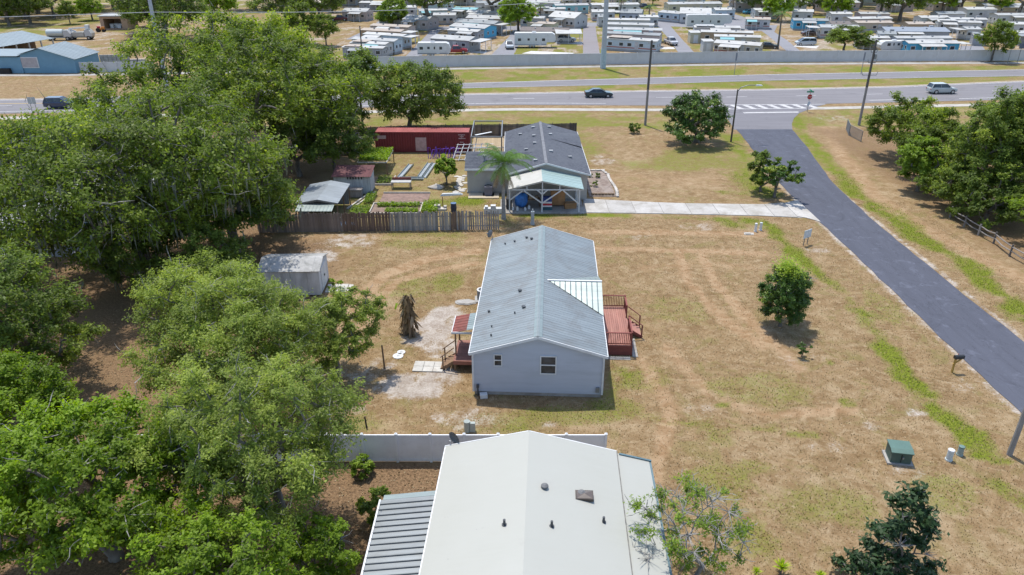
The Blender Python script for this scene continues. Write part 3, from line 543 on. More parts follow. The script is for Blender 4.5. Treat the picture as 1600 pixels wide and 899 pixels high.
# ---- leaf litter
rgl = np.random.default_rng(203); nl_ = 16000; xl_ = rgl.uniform(-30,-2,nl_); yl_ = rgl.uniform(20,64,nl_); mm = masks(xl_, yl_)[2]; kk = (rgl.random(nl_) < mm) & ~((xl_ > -4.2) & (yl_ < 29.5)); pl_ = np.stack([xl_[kk], yl_[kk], .015+.02*rgl.random(kk.sum())], -1)
Vl, Fl = leaves_geo(rgl, pl_, np.tile([[0,0,1.]], (len(pl_),1)), .13, .07, 1.5, .5); tag(np_mesh('fallen_leaves', Vl, Fl, LEAF['dead'], None, rgl.random(len(pl_))), 'brown fallen leaves under the left trees', 'leaf litter', kind='stuff')
# ================================================================ HOUSES IN THE FOREGROUND
def siding(mb, a, b, z0, ze, zr=None, tp=.5, c=.20, lap=.018):
    """lapped boards on the wall from a to b (outside on the right of a->b), optional gable above ze"""
    a = Vector((a[0], a[1], 0)); b = Vector((b[0], b[1], 0)); d = b-a; n = Vector((d.y, -d.x, 0)).normalized(); top = zr if zr else ze
    z = z0
    while z < top-1e-4:
        z2 = min(z+c, top)
        def tr(zz):
            if zr is None or zz <= ze: return 0.0, 1.0
            k = (zz-ze)/(zr-ze); return tp*k, 1-(1-tp)*k
        l0, r0 = tr(z); l1, r1 = tr(z2)
        vs = [a+d*l0+n*lap+Vector((0,0,z)), a+d*r0+n*lap+Vector((0,0,z)), a+d*r1+Vector((0,0,z2)), a+d*l1+Vector((0,0,z2)), a+d*l0+Vector((0,0,z)), a+d*r0+Vector((0,0,z))]
        mb.add(vs, [(0,1,2,3),(4,5,1,0)]); z = z2
    return mb
def window(parent, a, b, t, z0, z1, w, fm, bars=1, out=.03, vb=0):
    """framed window on the wall a->b at distance t"""
    a = Vector((a[0],a[1],0)); b = Vector((b[0],b[1],0)); d = (b-a).normalized(); n = Vector((d.y,-d.x,0))
    def blk(mb, u0, u1, za, zb, o0, o1):
        vs = []
        for o in (o0, o1):
            for u, zz in ((u0,za),(u1,za),(u1,zb),(u0,zb)): vs.append(a+d*(t+u)+n*o+Vector((0,0,zz)))
        mb.add(vs, [(3,2,1,0),(4,5,6,7),(0,1,5,4),(1,2,6,5),(2,3,7,6),(3,0,4,7)])
    f = MB(); h = w/2; k = min(.07, w*.12)
    blk(f,-h,h,z0,z0+k,0,out+.035); blk(f,-h,h,z1-k,z1,0,out+.035); blk(f,-h,-h+k,z0+k,z1-k,0,out+.03); blk(f,h-k,h,z0+k,z1-k,0,out+.03)
    hs = (z1-z0-2*k)/(bars+1)
    for i in range(bars): blk(f,-h+k,h-k,z0+k+hs*(i+1)-k/2,z0+k+hs*(i+1)+k/2,0,out+.025)
    fo = f.build('window', fm, parent)
    for i in range(bars+1):
        p = MB(); blk(p,-h+k+.002,h-k-.002,z0+k+hs*i+(k/2 if i else 0)+.002,z0+k+hs*(i+1)-(k/2 if i < bars else 0)-.002,.004,out); p.build('pane', GLASS, fo)
    return fo
def ribbed(mb, e0, e1, r0, r1, pitch=.3, rw=.05, rh=.018, th=.03):
    """sheet with ribs running from the eave line e0-e1 up to the ridge line r0-r1"""
    e0, e1, r0, r1 = map(Vector, (e0,e1,r0,r1)); n = (e1-e0).cross(r0-e0).normalized(); n = n if n.z > 0 else -n
    L = (e1-e0).length; k = max(1, int(round(L/pitch))); T = []
    for i in range(k):
        t = i/k; q = 1/k; f = rw/L
        T += [(t,0),(t+q*.5-f*.9,0),(t+q*.5-f*.45,rh),(t+q*.5+f*.45,rh),(t+q*.5+f*.9,0)]
    T.append((1,0)); vs = []
    for t, h in T: vs += [e0+(e1-e0)*t+n*h, r0+(r1-r0)*t+n*h]
    m = len(T); fs = [(2*i,2*i+2,2*i+3,2*i+1) for i in range(m-1)]
    mb.add(vs, fs)
    mb.add([e0,e1,r1,r0,e0-n*th,e1-n*th,r1-n*th,r0-n*th], [(4,5,6,7),(0,1,5,4),(1,2,6,5),(2,3,7,6),(3,0,4,7)])
    return mb
def metal_roof_mat(name, col, streak, amt=.5, metal=.35, rough=.42):
    m, N, L, B = newmat(name); v = coords(N, L); vs = coords(N, L, (.25,3.2,.25))
    c = mixc(N, L, ramp(N, L, noise(N, L, vs, 1.0, 6, .65), .38, .66), tuple(x*.86 for x in col), tuple(min(.85,x*1.14) for x in col))
    c = mixc(N, L, ramp(N, L, noise(N, L, v, .55, 7, .7, .8), .66-amt*.25, .80-amt*.12), c, streak)
    c = mixc(N, L, ramp(N, L, noise(N, L, vs, 4.5, 5, .7), .58, .78), c, tuple(x*.72 for x in col))
    L.new(c, B.inputs['Base Color']); B.inputs['Roughness'].default_value = rough; B.inputs['Metallic'].default_value = metal
    return m
SID_B = M('blue grey siding', (.43,.46,.515), .6, .05, 1.2, (.4,.4,3), dirt=(.36,.385,.43), dirt_amt=.3, dirt_scale=.5)
TRIM = M('white trim', (.62,.63,.63), .55, .06, 2, dirt=(.45,.45,.44), dirt_amt=.3)
ROOF_M = metal_roof_mat('galvanised ribbed roof', (.235,.262,.266), (.185,.186,.178), .8)
ROOF_N = metal_roof_mat('new pale ribbed roof', (.235,.280,.272), (.205,.24,.235), .3)
VENT = M('dark vent', (.055,.06,.065), .5, .2); GREYM = M('grey metal', (.26,.27,.28), .45, .15, metal=.5); DARK = M('dark recess', (.03,.028,.026), .9, .2)
DECK = M('red deck stain', (.31,.145,.115), .75, .16, 3, (1,.2,1), dirt=(.38,.20,.16), dirt_amt=.45, dirt_scale=1.1, rand=.10); DECKD = M('dark red deck stain', (.19,.055,.045), .7, .15, 3, rand=.08)
WOODB = M('weathered brown wood', (.20,.125,.075), .85, .25, 4, (1,1,.3), dirt=(.13,.075,.045), dirt_amt=.4); WOODG = M('weathered grey wood', (.235,.215,.20), .9, .25, 5, (1,1,.25), dirt=(.15,.13,.115), dirt_amt=.5, rand=.22)
RUST = M('rusty red roof', (.20,.058,.045), .75, .3, 2, dirt=(.12,.05,.04), dirt_amt=.5)
# --- main house
HO = (-2.35, 38.2); HR = -.0506
H = thing('house', 'blue-grey single-storey house with ribbed metal roof and red deck', 'house', HO, HR)
Wd, Ln, ZE, ZR_, XR = 7.85, 17.6, 3.12, 4.28, 3.9
w = MB(); siding(w, (0,0), (Wd,0), .25, ZE, ZR_-.03, XR/Wd); w.build('gable_wall', SID_B, H)
w = MB(); siding(w, (Wd,0), (Wd,Ln), .25, ZE); w.build('side_wall', SID_B, H)
w = MB(); siding(w, (0,Ln), (0,0), .25, ZE); w.build('side_wall', SID_B, H)
w = MB(); siding(w, (Wd,Ln), (0,Ln), .25, ZE, ZR_-.03, 1-XR/Wd); w.build('gable_wall', SID_B, H)
w = MB(); w.box(.03,Wd-.03,.03,Ln-.03,0,.26); w.build('foundation', CONCG, H)
for x, y in ((-.03,-.03),(Wd+.03,-.03),(-.03,Ln+.03),(Wd+.03,Ln+.03)): w = MB(); w.cbox((x,y,1.68),(.11,.11,2.86)); w.build('corner_trim', TRIM, H)
OV = .22; xe0, xe1 = -.22, Wd+.22; sl = (ZR_-ZE)/XR; sr = (ZR_-ZE)/(Wd-XR); zl = ZE+.04-OV*sl; zr = ZE+.04-OV*sr; zt = ZR_+.06
r = MB(); ribbed(r, (xe0,-OV,zl), (xe0,Ln+OV,zl), (XR,-OV,zt), (XR,Ln+OV,zt)); ro = r.build('roof', ROOF_M, H)
r = MB(); ribbed(r, (xe1,Ln+OV,zr), (xe1,-OV,zr), (XR,Ln+OV,zt), (XR,-OV,zt)); r.build('roof_slope', ROOF_M, ro)
r = MB(); r.add([(XR-.26,-OV-.02,zt-.02),(XR,-OV-.02,zt+.07),(XR+.26,-OV-.02,zt-.02),(XR-.26,Ln+OV,zt-.02),(XR,Ln+OV,zt+.07),(XR+.26,Ln+OV,zt-.02)], [(0,1,4,3),(1,2,5,4),(0,2,1),(3,4,5)]); r.build('ridge_cap', ROOF_N, ro)
r = MB(); r.beam((XR-.06,-OV-.03,zt+.045),(XR-.06,Ln+OV,zt+.045),.035,.05); r.beam((XR+.05,-OV-.03,zt+.045),(XR+.05,Ln+OV,zt+.045),.03,.05); r.build('ridge_seam', GREYM, ro)
for ya in (-OV-.035, Ln+OV+.035):
    r = MB(); r.beam((xe0,ya,zl-.06),(XR,ya,zt-.06),.05,.17); r.beam((XR,ya,zt-.06),(xe1,ya,zr-.06),.05,.17); r.build('barge_board', TRIM, ro)
for xa, za in ((xe0-.02,zl),(xe1+.02,zr)):
    r = MB(); r.box(xa-.03,xa+.03,-OV,Ln+OV,za-.16,za-.005); r.build('fascia', TRIM, ro)
cy, hw, czr = 7.9, 3.05, 4.16; x0c = XR+(zt-czr)/((zt-zr)/(xe1-XR))
r = MB(); ribbed(r, (xe1+.06,cy-hw,zr+.05), (x0c-.0,cy-.02,czr-.0), (xe1+.06,cy,czr+.03), (x0c,cy,czr+.03), .01, .001, 0.0)
r = MB(); k = 9; A, Bv = Vector((xe1+.06,cy,czr+.03)), Vector((x0c,cy,czr+.03)); Cc = Vector((xe1+.06,cy-hw,zr+.05))
def cross_slope(sgn):
    mb = MB(); n = 10
    for i in range(n):          # strips running down from the cross ridge, cut by the valley
        xa = A.x+(Bv.x-A.x)*i/n; xb = A.x+(Bv.x-A.x)*(i+1)/n; la = hw*(1-i/n); lb = hw*(1-(i+1)/n)
        f = lambda x, l, up: (x, cy+sgn*(-l), czr+.03-(czr+.03-zr-.05)*l/hw+up)
        xm = xa+(xb-xa)*.80; lm = la+(lb-la)*.80; xq = xa+(xb-xa)*.88; lq = la+(lb-la)*.88
        v = [f(xa,0,0),f(xa,la,0),f(xm,lm,0),f(xm,0,0),f(xq,lq,.035),f(xq,0,.035),f(xb,lb,0),f(xb,0,0)]
        mb.add(v, [(0,1,2,3),(3,2,4,5),(5,4,6,7)])
    return mb
r = cross_slope(1); r.build('cross_gable_roof', ROOF_N, ro); r = cross_slope(-1); r.build('cross_gable_roof', ROOF_N, ro)
r = MB(); r.poly([(Wd+.02,cy-hw,ZE),(Wd+.02,cy+hw,ZE),(Wd+.02,cy,czr-.02)]); r.build('cross_gable_wall', SID_B, H)
r = MB(); r.beam((x0c-.1,cy,czr+.05),(xe1+.08,cy,czr+.05),.14,.05); r.build('cross_ridge_cap', TRIM, ro)
for x, y, s in ((1.0,15.9,.16),(1.75,15.9,.2),(2.7,16.0,.26),(3.1,15.5,.26),(2.55,6.6,.3),(.6,4.6,.2),(2.9,4.0,.3),(2.35,3.5,.12),(.95,2.4,.12),(1.0,1.25,.14)):
    z = zl+(zt-zl)*(x-xe0)/(XR-xe0); v = MB(); v.cyl(x,y,z,z+.09,s*.3,10); v.cyl(x,y,z+.08,z+.13,s*.46,10); v.build('roof_vent', VENT, ro)
window(H, (0,0), (Wd,0), 1.5, 2.1, 2.95, .52, TRIM); window(H, (0,0), (Wd,0), 4.55, 1.62, 2.92, 1.0, TRIM)
for y in (3.4, 12.5, 15.4): window(H, (Wd,0), (Wd,Ln), y, 1.3, 2.6, 1.1, TRIM)
for y in (2.2, 8.0, 11.0): window(H, (0,Ln), (0,0), y, 1.3, 2.6, 1.1, TRIM)
d = MB(); d.box(Wd+.02,Wd+.07,7.4,8.4,.85,2.85); do = d.build('front_door', M('front door paint', (.45,.44,.42), .5), H); k = MB(); k.cbox((Wd+.11,8.25,1.8),(.06,.06,.12)); k.build('handle', GREYM, do)
d = MB(); d.box(-.07,-.02,3.4,4.3,.85,2.85); do = d.build('back_door', TRIM, H)
m = MB(); m.cbox((Wd-.25,-.08,.62),(.22,.12,.34)); m.build('meter_box', GREYM, H)
m = MB(); m.cyl(.25,-.14,0,.62,.05,8); m.cbox((.25,-.14,.7),(.16,.14,.2)); m.build('pipe_stub', VENT, H)
m = MB(); m.cbox((.62,-.32,.14),(.45,.34,.26),.2); m.build('crawl_vent_box', M('white plastic', (.55,.56,.56), .5), H)
dk = thing('deck', 'red stained timber deck with railings on the right of the blue-grey house', 'deck', HO, HR)
x0, x1, y0, y1, zd = 8.02, 10.2, 5.1, 10.8, .78
for i in range(15):
    a = x0+(x1-x0)*i/15; b = MB(); b.box(a+.006,a+(x1-x0)/15-.006,y0,y1,zd-.04,zd); b.build('board', DECK, dk)
for (xa,xb,ya,yb) in ((x0,x1,y0-.03,y0-.002),(x1+.002,x1+.03,y0,y1),(x0,x1,y1+.002,y1+.03)):
    for j in range(3): b = MB(); b.box(xa,xb,ya,yb,.04+j*.24,.27+j*.24); b.build('skirt_board', DECKD, dk)
def rail(a, b, z, h=.95, sp=.115):
    a = Vector(a); b = Vector(b); L = (b-a).length; n = max(1, int(L/1.1)); up = lambda q: Vector((q.x,q.y,z+q.z if False else z))
    for i in range(n+1): p = a+(b-a)*i/n; m_ = MB(); m_.cbox((p.x,p.y,z+h/2+.02),(.09,.09,h+.08)); m_.build('post', DECKD, dk)
    m_ = MB(); m_.beam((a.x,a.y,z+h-.02),(b.x,b.y,z+h-.02),.11,.045); m_.build('handrail', DECKD, dk)
    m_ = MB(); m_.beam((a.x,a.y,z+.1),(b.x,b.y,z+.1),.04,.07); m_.build('bottom_rail', DECKD, dk)
    k = int(L/sp)
    for i in range(1, k):
        p = a+(b-a)*i/k; m_ = MB(); m_.cbox((p.x,p.y,z+h/2),(.035,.035,h-.18)); m_.build('baluster', DECKD, dk)
rail((x0+.06,y0+.06,0),(x1-.06,y0+.06,0),zd); rail((x0+.06,y1-.06,0),(x1-.06,y1-.06,0),zd); rail((x1-.06,y0+.2,0),(x1-.06,7.5,0),zd); rail((x1-.06,9.1,0),(x1-.06,y1-.2,0),zd)
for i in range(3): b = MB(); b.box(x1+.05+i*.28,x1+.33+i*.28,7.6,9.0,zd-.2*(i+1)-.04,zd-.2*(i+1)); b.build('step', DECK, dk)
for yy in (7.56, 9.04):
    b = MB(); b.beam((x1+.02,yy,zd+.92),(x1+.95,yy,.98),.09,.045); b.build('stair_rail', DECKD, dk)
    b = MB(); b.cbox((x1+.92,yy,.5),(.09,.09,1.0)); b.build('post', DECKD, dk)
    b = MB(); b.beam((x1+.02,yy,zd-.15),(x1+.95,yy,.05),.04,.2); b.build('stringer', DECKD, dk)
pv = thing('paver_row', 'grey concrete edging slabs along the red deck', 'paving', HO, HR)
for i in range(5): b = MB(); b.box(x1+.06,x1+.42,4.9+i*.5,5.38+i*.5,.0,.05); b.build('slab', CONCG, pv)
for i in range(4): b = MB(); b.box(8.1+i*.5,8.58+i*.5,4.5,4.86,.0,.05); b.build('slab', CONCG, pv)
po = thing('porch', 'small back porch with rusty red awning and timber steps', 'porch', HO, HR)
b = MB(); ribbed(b, (-1.7,3.25,2.5), (-1.7,5.5,2.5), (-.75,3.25,2.72), (-.75,5.5,2.72), .38, .03, .02); b.build('awning', RUST, po)
b = MB(); ribbed(b, (-.75,3.25,2.73), (-.75,5.5,2.73), (-.24,3.25,2.82), (-.24,5.5,2.82), .3, .04, .02); b.build('awning_panel', ROOF_N, po)
b = MB(); b.box(-1.72,-.26,3.2,3.25,2.42,2.56); b.box(-1.74,-1.7,3.2,5.5,2.40,2.54); b.build('fascia', TRIM, po)
for y in (3.32,5.4): b = MB(); b.cbox((-1.5,y,1.25),(.09,.09,2.45)); b.build('post', WOODB, po)
for i in range(9): b = MB(); b.box(-1.55,-.06,2.6+i*.3,2.88+i*.3,.74,.78); b.build('floor_board', M('porch floor', (.24,.115,.09), .8, .2, rand=.1), po)
b = MB(); b.box(-1.56,-.06,2.56,2.6,.5,.78); b.box(-1.6,-1.56,2.56,5.3,.5,.78); b.build('skirt', M('porch skirt', (.27,.12,.09), .8, .2), po)
for x, y in ((-1.5,2.65),(-.15,2.65),(-1.5,5.2)): b = MB(); b.cbox((x,y,.36),(.1,.1,.72)); b.build('post', WOODB, po)
for i in range(3): b = MB(); b.box(-1.9-i*.28,-1.62-i*.28,2.7,3.7,.52-i*.2,.56-i*.2); b.build('step', WOODB, po)
for y in (2.68,3.72):
    b = MB(); b.cbox((-2.3,y,.55),(.08,.08,1.1)); b.build('post', WOODB, po); b = MB(); b.beam((-2.45,y,.95),(-1.55,y,1.68),.07,.05); b.build('handrail', WOODB, po)
    b = MB(); b.beam((-2.45,y,.02),(-1.6,y,.6),.04,.2); b.build('stringer', WOODB, po)
def on(lx, ly, O=HO, R=HR): return (O[0]+lx*math.cos(R)-ly*math.sin(R), O[1]+lx*math.sin(R)+ly*math.cos(R))
ps = thing('patio_slab', 'cracked pale concrete slab at the foot of the back porch steps', 'paving', on(-4.3,2.35), HR)
for i, (a, b) in enumerate(((0,.66),(.66,1.34),(1.34,2.0))):
    for c in ((0,.62),(.62,1.25)): s = MB(); s.box(a+.012,b-.012,c[0]+.012,c[1]-.012,0,.07); s.build('slab', M('pale slab', (.45,.435,.40), .85, .1, 4, dirt=(.32,.29,.25), dirt_amt=.4, dirt_scale=1.2, rand=.06), ps)
def ac_unit(label, loc, r=None, w=.8, h=.85, col=(.20,.21,.22), round_=True):
    t = thing('air_conditioner', label, 'air conditioner', loc, 0, None); cm = M('condenser casing %s' % str(col), col, .5, .15)
    p = MB(); p.cbox((0,0,.04),(w+.35,w+.3,.1)); p.build('pad', CONCG, t)
    b = MB()
    if round_: b.cyl(0,0,.09,h,w/2,20)
    else: b.cbox((0,0,.09+h/2),(w,w,h))
    b.build('casing', cm, t)
    top = h if round_ else h+.09
    f = MB(); f.cyl(0,0,top,top+.06,w/2*1.02 if round_ else w*.42,20); f.build('rim', TRIM if round_ else VENT, t)
    k = MB(); k.cyl(0,0,top+.06,top+.075,w/2*.72,16); k.build('grille', VENT, t); return t
ac_unit('round dark air conditioner against the left wall of the blue-grey house', on(-.62,12.9))
def dish(label, loc, rz):
    t = thing('satellite_dish', label, 'satellite dish', loc, rz); b = MB(); b.tube([(0,0,0),(0,0,.45),(.12,0,.6)], .025, 6); b.build('mast', GREYM, t)
    d = MB(); n = 14; vs = [(.14,0,.62)]+[(.14+.1*r*r, r*.40*math.cos(2*math.pi*k/n), .62+r*.32*math.sin(2*math.pi*k/n)) for r in (.5,1) for k in range(n)]
    fs = [(0,1+(k+1)%n,1+k) for k in range(n)]+[(1+k,1+(k+1)%n,1+n+(k+1)%n,1+n+k) for k in range(n)]
    vs2 = [(x-.015,y,z) for x,y,z in vs]; d.add(vs, fs); d.add(vs2, [tuple(reversed(f)) for f in fs]); d.build('reflector', M('dish grey', (.16,.165,.17), .5), t)
    a = MB(); a.tube([(.14,0,.35),(.5,0,.55)], .015, 5); a.cbox((.5,0,.57),(.07,.1,.07)); a.build('feed_arm', GREYM, t); return t
dish('grey satellite dish at the far corner of the blue-grey house roof', on(-.15,17.75)+(2.95,), 2.6)
# --- foreground house with the white coated roof
NO = (-4.12, 10.0); NR = -.047
N_ = thing('foreground_house', 'house with broad plain white roof at the bottom of the picture', 'house', NO, NR)
def white_roof():
    m, N, L, B = newmat('white coated roof'); v = coords(N, L)
    c = mixc(N, L, ramp(N, L, noise(N, L, v, .5, 5, .6), .3, .7), (.335,.337,.300), (.35,.352,.318))
    vs = coords(N, L, (.3,4,1)); c = mixc(N, L, ramp(N, L, noise(N, L, vs, 1.5, 5, .6), .45, .62), c, (.343,.345,.31))
    c = mixc(N, L, ramp(N, L, noise(N, L, coords(N, L, (2.2,6,2.2)), 1.0, 3, .6, 1.5), .735, .765), c, (.22,.215,.20))
    c = mixc(N, L, ramp(N, L, noise(N, L, v, .9, 6, .7), .64, .80), c, (.31,.308,.278))
    L.new(c, B.inputs['Base Color']); B.inputs['Roughness'].default_value = .6; bump(N, L, B, noise(N, L, vs, 1.6, 4), .12, .03); return m
WR = white_roof(); L0, xs_, xa_ = 18.9, 8.3, 9.85; xr_ = 4.05; ze_, zr_, za_ = 3.3, 4.35, 2.95
SEAM_N = 9
b = MB(); b.box(.25,xs_-.2,.3,L0-.3,0,3.2); b.prism_y([(.25,3.2),(xs_-.2,3.2),(xr_,zr_-.1)], .3, L0-.3); b.build('wall', M('cream siding', (.45,.45,.42), .7), N_)
rb = MB(); ribbed(rb, (0,0,ze_), (0,L0,ze_), (xr_,0,zr_), (xr_,L0,zr_), 30, .001, 0.0, .05); rr_ = rb.build('roof', WR, N_)
rb = MB(); ribbed(rb, (xs_,L0,ze_+.02), (xs_,0,ze_+.02), (xr_,L0,zr_), (xr_,0,zr_), 30, .001, 0.0, .05); rb.build('roof_slope', WR, rr_)
rb = MB(); ribbed(rb, (xa_,L0-.25,za_), (xa_,0,za_), (xs_-.03,L0-.1,ze_-.02), (xs_-.03,0,ze_-.02), 30, .001, 0.0, .05); rb.build('side_roof', WR, rr_)
rb = MB(); rb.beam((xs_,0,ze_+.015),(xs_,L0,ze_+.015),.05,.03); rb.build('seam', M('dirty seam', (.16,.155,.14), .9, .3, 3), rr_)
TEAL = M('teal gutter', (.10,.16,.18), .5, .2)
rb = MB(); rb.box(xa_+.0,xa_+.10,0,L0-.2,za_-.14,za_-.02); rb.beam((xs_+.1,L0-.16,ze_-.05),(xa_+.1,L0-.22,za_-.02),.1,.12); rb.build('gutter', TEAL, rr_)
rb = MB(); rb.box(-.05,0,0,L0,ze_-.16,ze_-.01); rb.beam((-.03,L0+.03,ze_-.07),(xr_,L0+.03,zr_-.07),.05,.15); rb.beam((xr_,L0+.03,zr_-.07),(xs_,L0+.03,ze_-.07),.05,.15); rb.build('fascia', TRIM, rr_)
rb = MB(); rb.box(xs_-.18,xa_-.25,.3,L0-.5,0,2.9); rb.build('side_addition_wall', M('cream siding', (.45,.45,.42)), N_)
def nh(px, py, z):
    x, y = g(px, py, z); dx, dy = x-NO[0], y-NO[1]; c, s = math.cos(-NR), math.sin(-NR); return dx*c-dy*s, dx*s+dy*c
zs = lambda x: ze_+(zr_-ze_)*(x/xr_ if x < xr_ else (xs_-x)/(xs_-xr_))
for px, py in ((851,764),(909,763)):
    x, y = nh(px, py, 4.1); z = zs(x); v = MB(); v.cyl(x,y,z-.02,z+.1,.12,12); v.tube([(x,y,z+.08),(x,y,z+.14),(x,y,z+.2)],[.17,.16,.06],14); v.build('roof_vent', M('grey vent cap', (.13,.13,.13), .5), rr_)
for px, py in ((788,824),(862,825),(944,803)):
    x, y = nh(px, py, 4.0); z = zs(x); v = MB(); v.tube([(x,y,z-.02),(x,y,z+.28)], .055, 10); v.tube([(x,y,z),(x,y,z+.03)],.11,10); v.build('vent_pipe', VENT, rr_)
x, y = nh(913,776,3.75); z = zs(x); v = MB(); v.cbox((x,y,z+.06),(.78,.56,.14)); v.build('skylight_curb', M('bronze frame', (.085,.07,.06), .4, .2, metal=.4), rr_)
v = MB(); v.add([(x-.33,y-.23,z+.135),(x+.33,y-.23,z+.135),(x+.33,y+.23,z+.135),(x-.33,y+.23,z+.135),(x,y,z+.20)], [(0,1,4),(1,2,4),(2,3,4),(3,0,4)]); v.build('skylight_dome', M('bronze dome', (.11,.09,.078), .25, .3), rr_)
dish('dark satellite dish at the left eave of the white roof', g(716,694,3.1)+(2.95,), -2.4)
# patio cover with strong ribs
PC = thing('patio_cover', 'ribbed grey aluminium patio roof beside the white roof', 'patio roof', (0,0,0))
PANM = metal_roof_mat('aluminium pan roof', (.20,.22,.23), (.16,.17,.17), .5, .35, .5); PAND = M('dark pan rib', (.10,.11,.115), .5, .2)
ya, yb, xl_, xr2 = 14.0, 25.75, -5.95, -3.42
k = 34
for i in range(k):
    y = ya+(yb-ya)*i/k; y2 = ya+(yb-ya)*(i+1)/k; s = -.047*(yb-y)*.35
    b = MB(); b.add([(xl_+s,y+.09,2.72),(xr2+s,y+.09,3.0),(xr2+s,y2,3.0),(xl_+s,y2,2.72),(xl_+s,y+.09,2.66),(xr2+s,y+.09,2.94),(xr2+s,y2,2.94),(xl_+s,y2,2.66)], [(0,1,2,3),(7,6,5,4),(0,4,5,1),(3,2,6,7)]); b.build('roof_pan', PANM, PC)
    b = MB(); b.add([(xl_+s,y,2.66),(xr2+s,y,2.94),(xr2+s,y+.09,2.94),(xl_+s,y+.09,2.66),(xl_+s,y+.022,2.77),(xr2+s,y+.022,3.05),(xr2+s,y+.055,3.05),(xl_+s,y+.055,2.77)], [(0,1,5,4),(4,5,6,7),(7,6,2,3)]); b.build('rib', PAND, PC)
b = MB(); ribbed(b, (xl_+.1,yb+.35,2.7), (xl_+.1,yb+.02,2.72), (xr2,yb+.35,2.98), (xr2,yb+.02,3.0), .4, .01, 0); b.build('end_flashing', ROOF_N, PC)
b = MB(); b.beam((xl_-.16,ya,2.7),(xl_-.02,yb,2.7),.08,.14); b.build('gutter', TRIM, PC)
for y in (15,18.5,22,25.4): b = MB(); b.cbox((xl_-.02,y,1.33),(.09,.09,2.66)); b.build('post', TRIM, PC)
# --- white vinyl fence
FW = thing('vinyl_fence', 'white vinyl panel fence behind the foreground house', 'fence', (0,31.75,0), 0)
VIN = M('white vinyl', (.76,.775,.79), .45, .05, 1, dirt=(.68,.69,.70), dirt_amt=.3, dirt_scale=1.5)
xp = [-8.0+1.815*i for i in range(-8,8)]; xp = [x for x in xp if -23 < x < 5.2]; xp[-1] = 5.0
for x in xp:
    b = MB(); b.cbox((x,0,.93),(.13,.13,1.86)); b.add([(x-.08,-.08,1.86),(x+.08,-.08,1.86),(x+.08,.08,1.86),(x-.08,.08,1.86),(x,0,1.95)], [(0,1,4),(1,2,4),(2,3,4),(3,0,4)]); b.build('post', VIN, FW)
for a, c in zip(xp[:-1], xp[1:]):
    b = MB(); L_ = c-a-.14; k = 11
    for i in range(k): u = a+.07+L_*i/k; b.box(u+.004,u+L_/k-.004,-.018,.018,.16,1.68)
    b.box(a+.066,c-.066,-.008,.008,.1,1.7); pn = b.build('panel', VIN, FW)
    b = MB(); b.box(a+.067,c-.067,-.03,.03,1.66,1.80); b.build('rail', VIN, pn); b = MB(); b.box(a+.067,c-.067,-.03,.03,.05,.2); b.build('rail', VIN, pn)
# --- small white shed
SO = (-19.6, 51.6); SHR = .04
sh = thing('garden_shed', 'weathered white garden shed half under the oaks', 'shed', SO, SHR)
SHM = M('weathered white panels', (.53,.545,.555), .65, .08, 1.5, (1,1,.3), dirt=(.30,.31,.31), dirt_amt=.5, dirt_scale=.9); SHR_ = M('weathered shed roof', (.41,.405,.395), .7, .15, 2, dirt=(.20,.20,.19), dirt_amt=.7, dirt_scale=1.0)
sw, sd_ = 4.6, 3.3
for i in range(5): b = MB(); b.box(sw*i/5+.008,sw*(i+1)/5-.008,-.03,.0,.12,2.2); b.build('wall_panel', SHM, sh)
b = MB(); b.box(0,sw,.004,sd_,.1,2.2); b.prism_x([(.004,2.2),(sd_,2.2),(sd_/2,2.62)], 0, sw); b.build('wall', SHM, sh)
b = MB(); ribbed(b, (-.1,-.14,2.19), (sw+.12,-.14,2.19), (-.1,sd_/2,2.70), (sw+.12,sd_/2,2.70), 1.2, .03, .015); b.build('roof', SHR_, sh)
b = MB(); ribbed(b, (sw+.12,sd_+.14,2.19), (-.1,sd_+.14,2.19), (sw+.12,sd_/2,2.70), (-.1,sd_/2,2.70), 1.2, .03, .015); b.build('roof_slope', SHR_, sh)
for i in range(2): b = MB(); b.box(sw+.004,sw+.04,.75+i*.92,1.64+i*.92,.14,2.0); d = b.build('door', TRIM, sh); q_ = MB(); q_.cbox((sw+.06,1.55+i*.2,1.1),(.04,.04,.16)); q_.build('handle', VENT, d)
sp_ = thing('paver_pad', 'four pale paving slabs laid before the white shed door', 'paving', on(sw+.15,.55,SO,SHR), SHR)
for i in range(2):
    for j in range(2): b = MB(); b.box(i*.85+.02,i*.85+.83,j*.75+.02,j*.75+.73,0,.06); b.build('slab', M('pale slab', (.45,.435,.40)), sp_)
b = MB(); b.prism([(1.74,.15),(2.1,.3),(2.1,1.3),(1.74,1.45)],0,.06); b.build('slab', M('pale slab', (.45,.435,.40)), sp_)
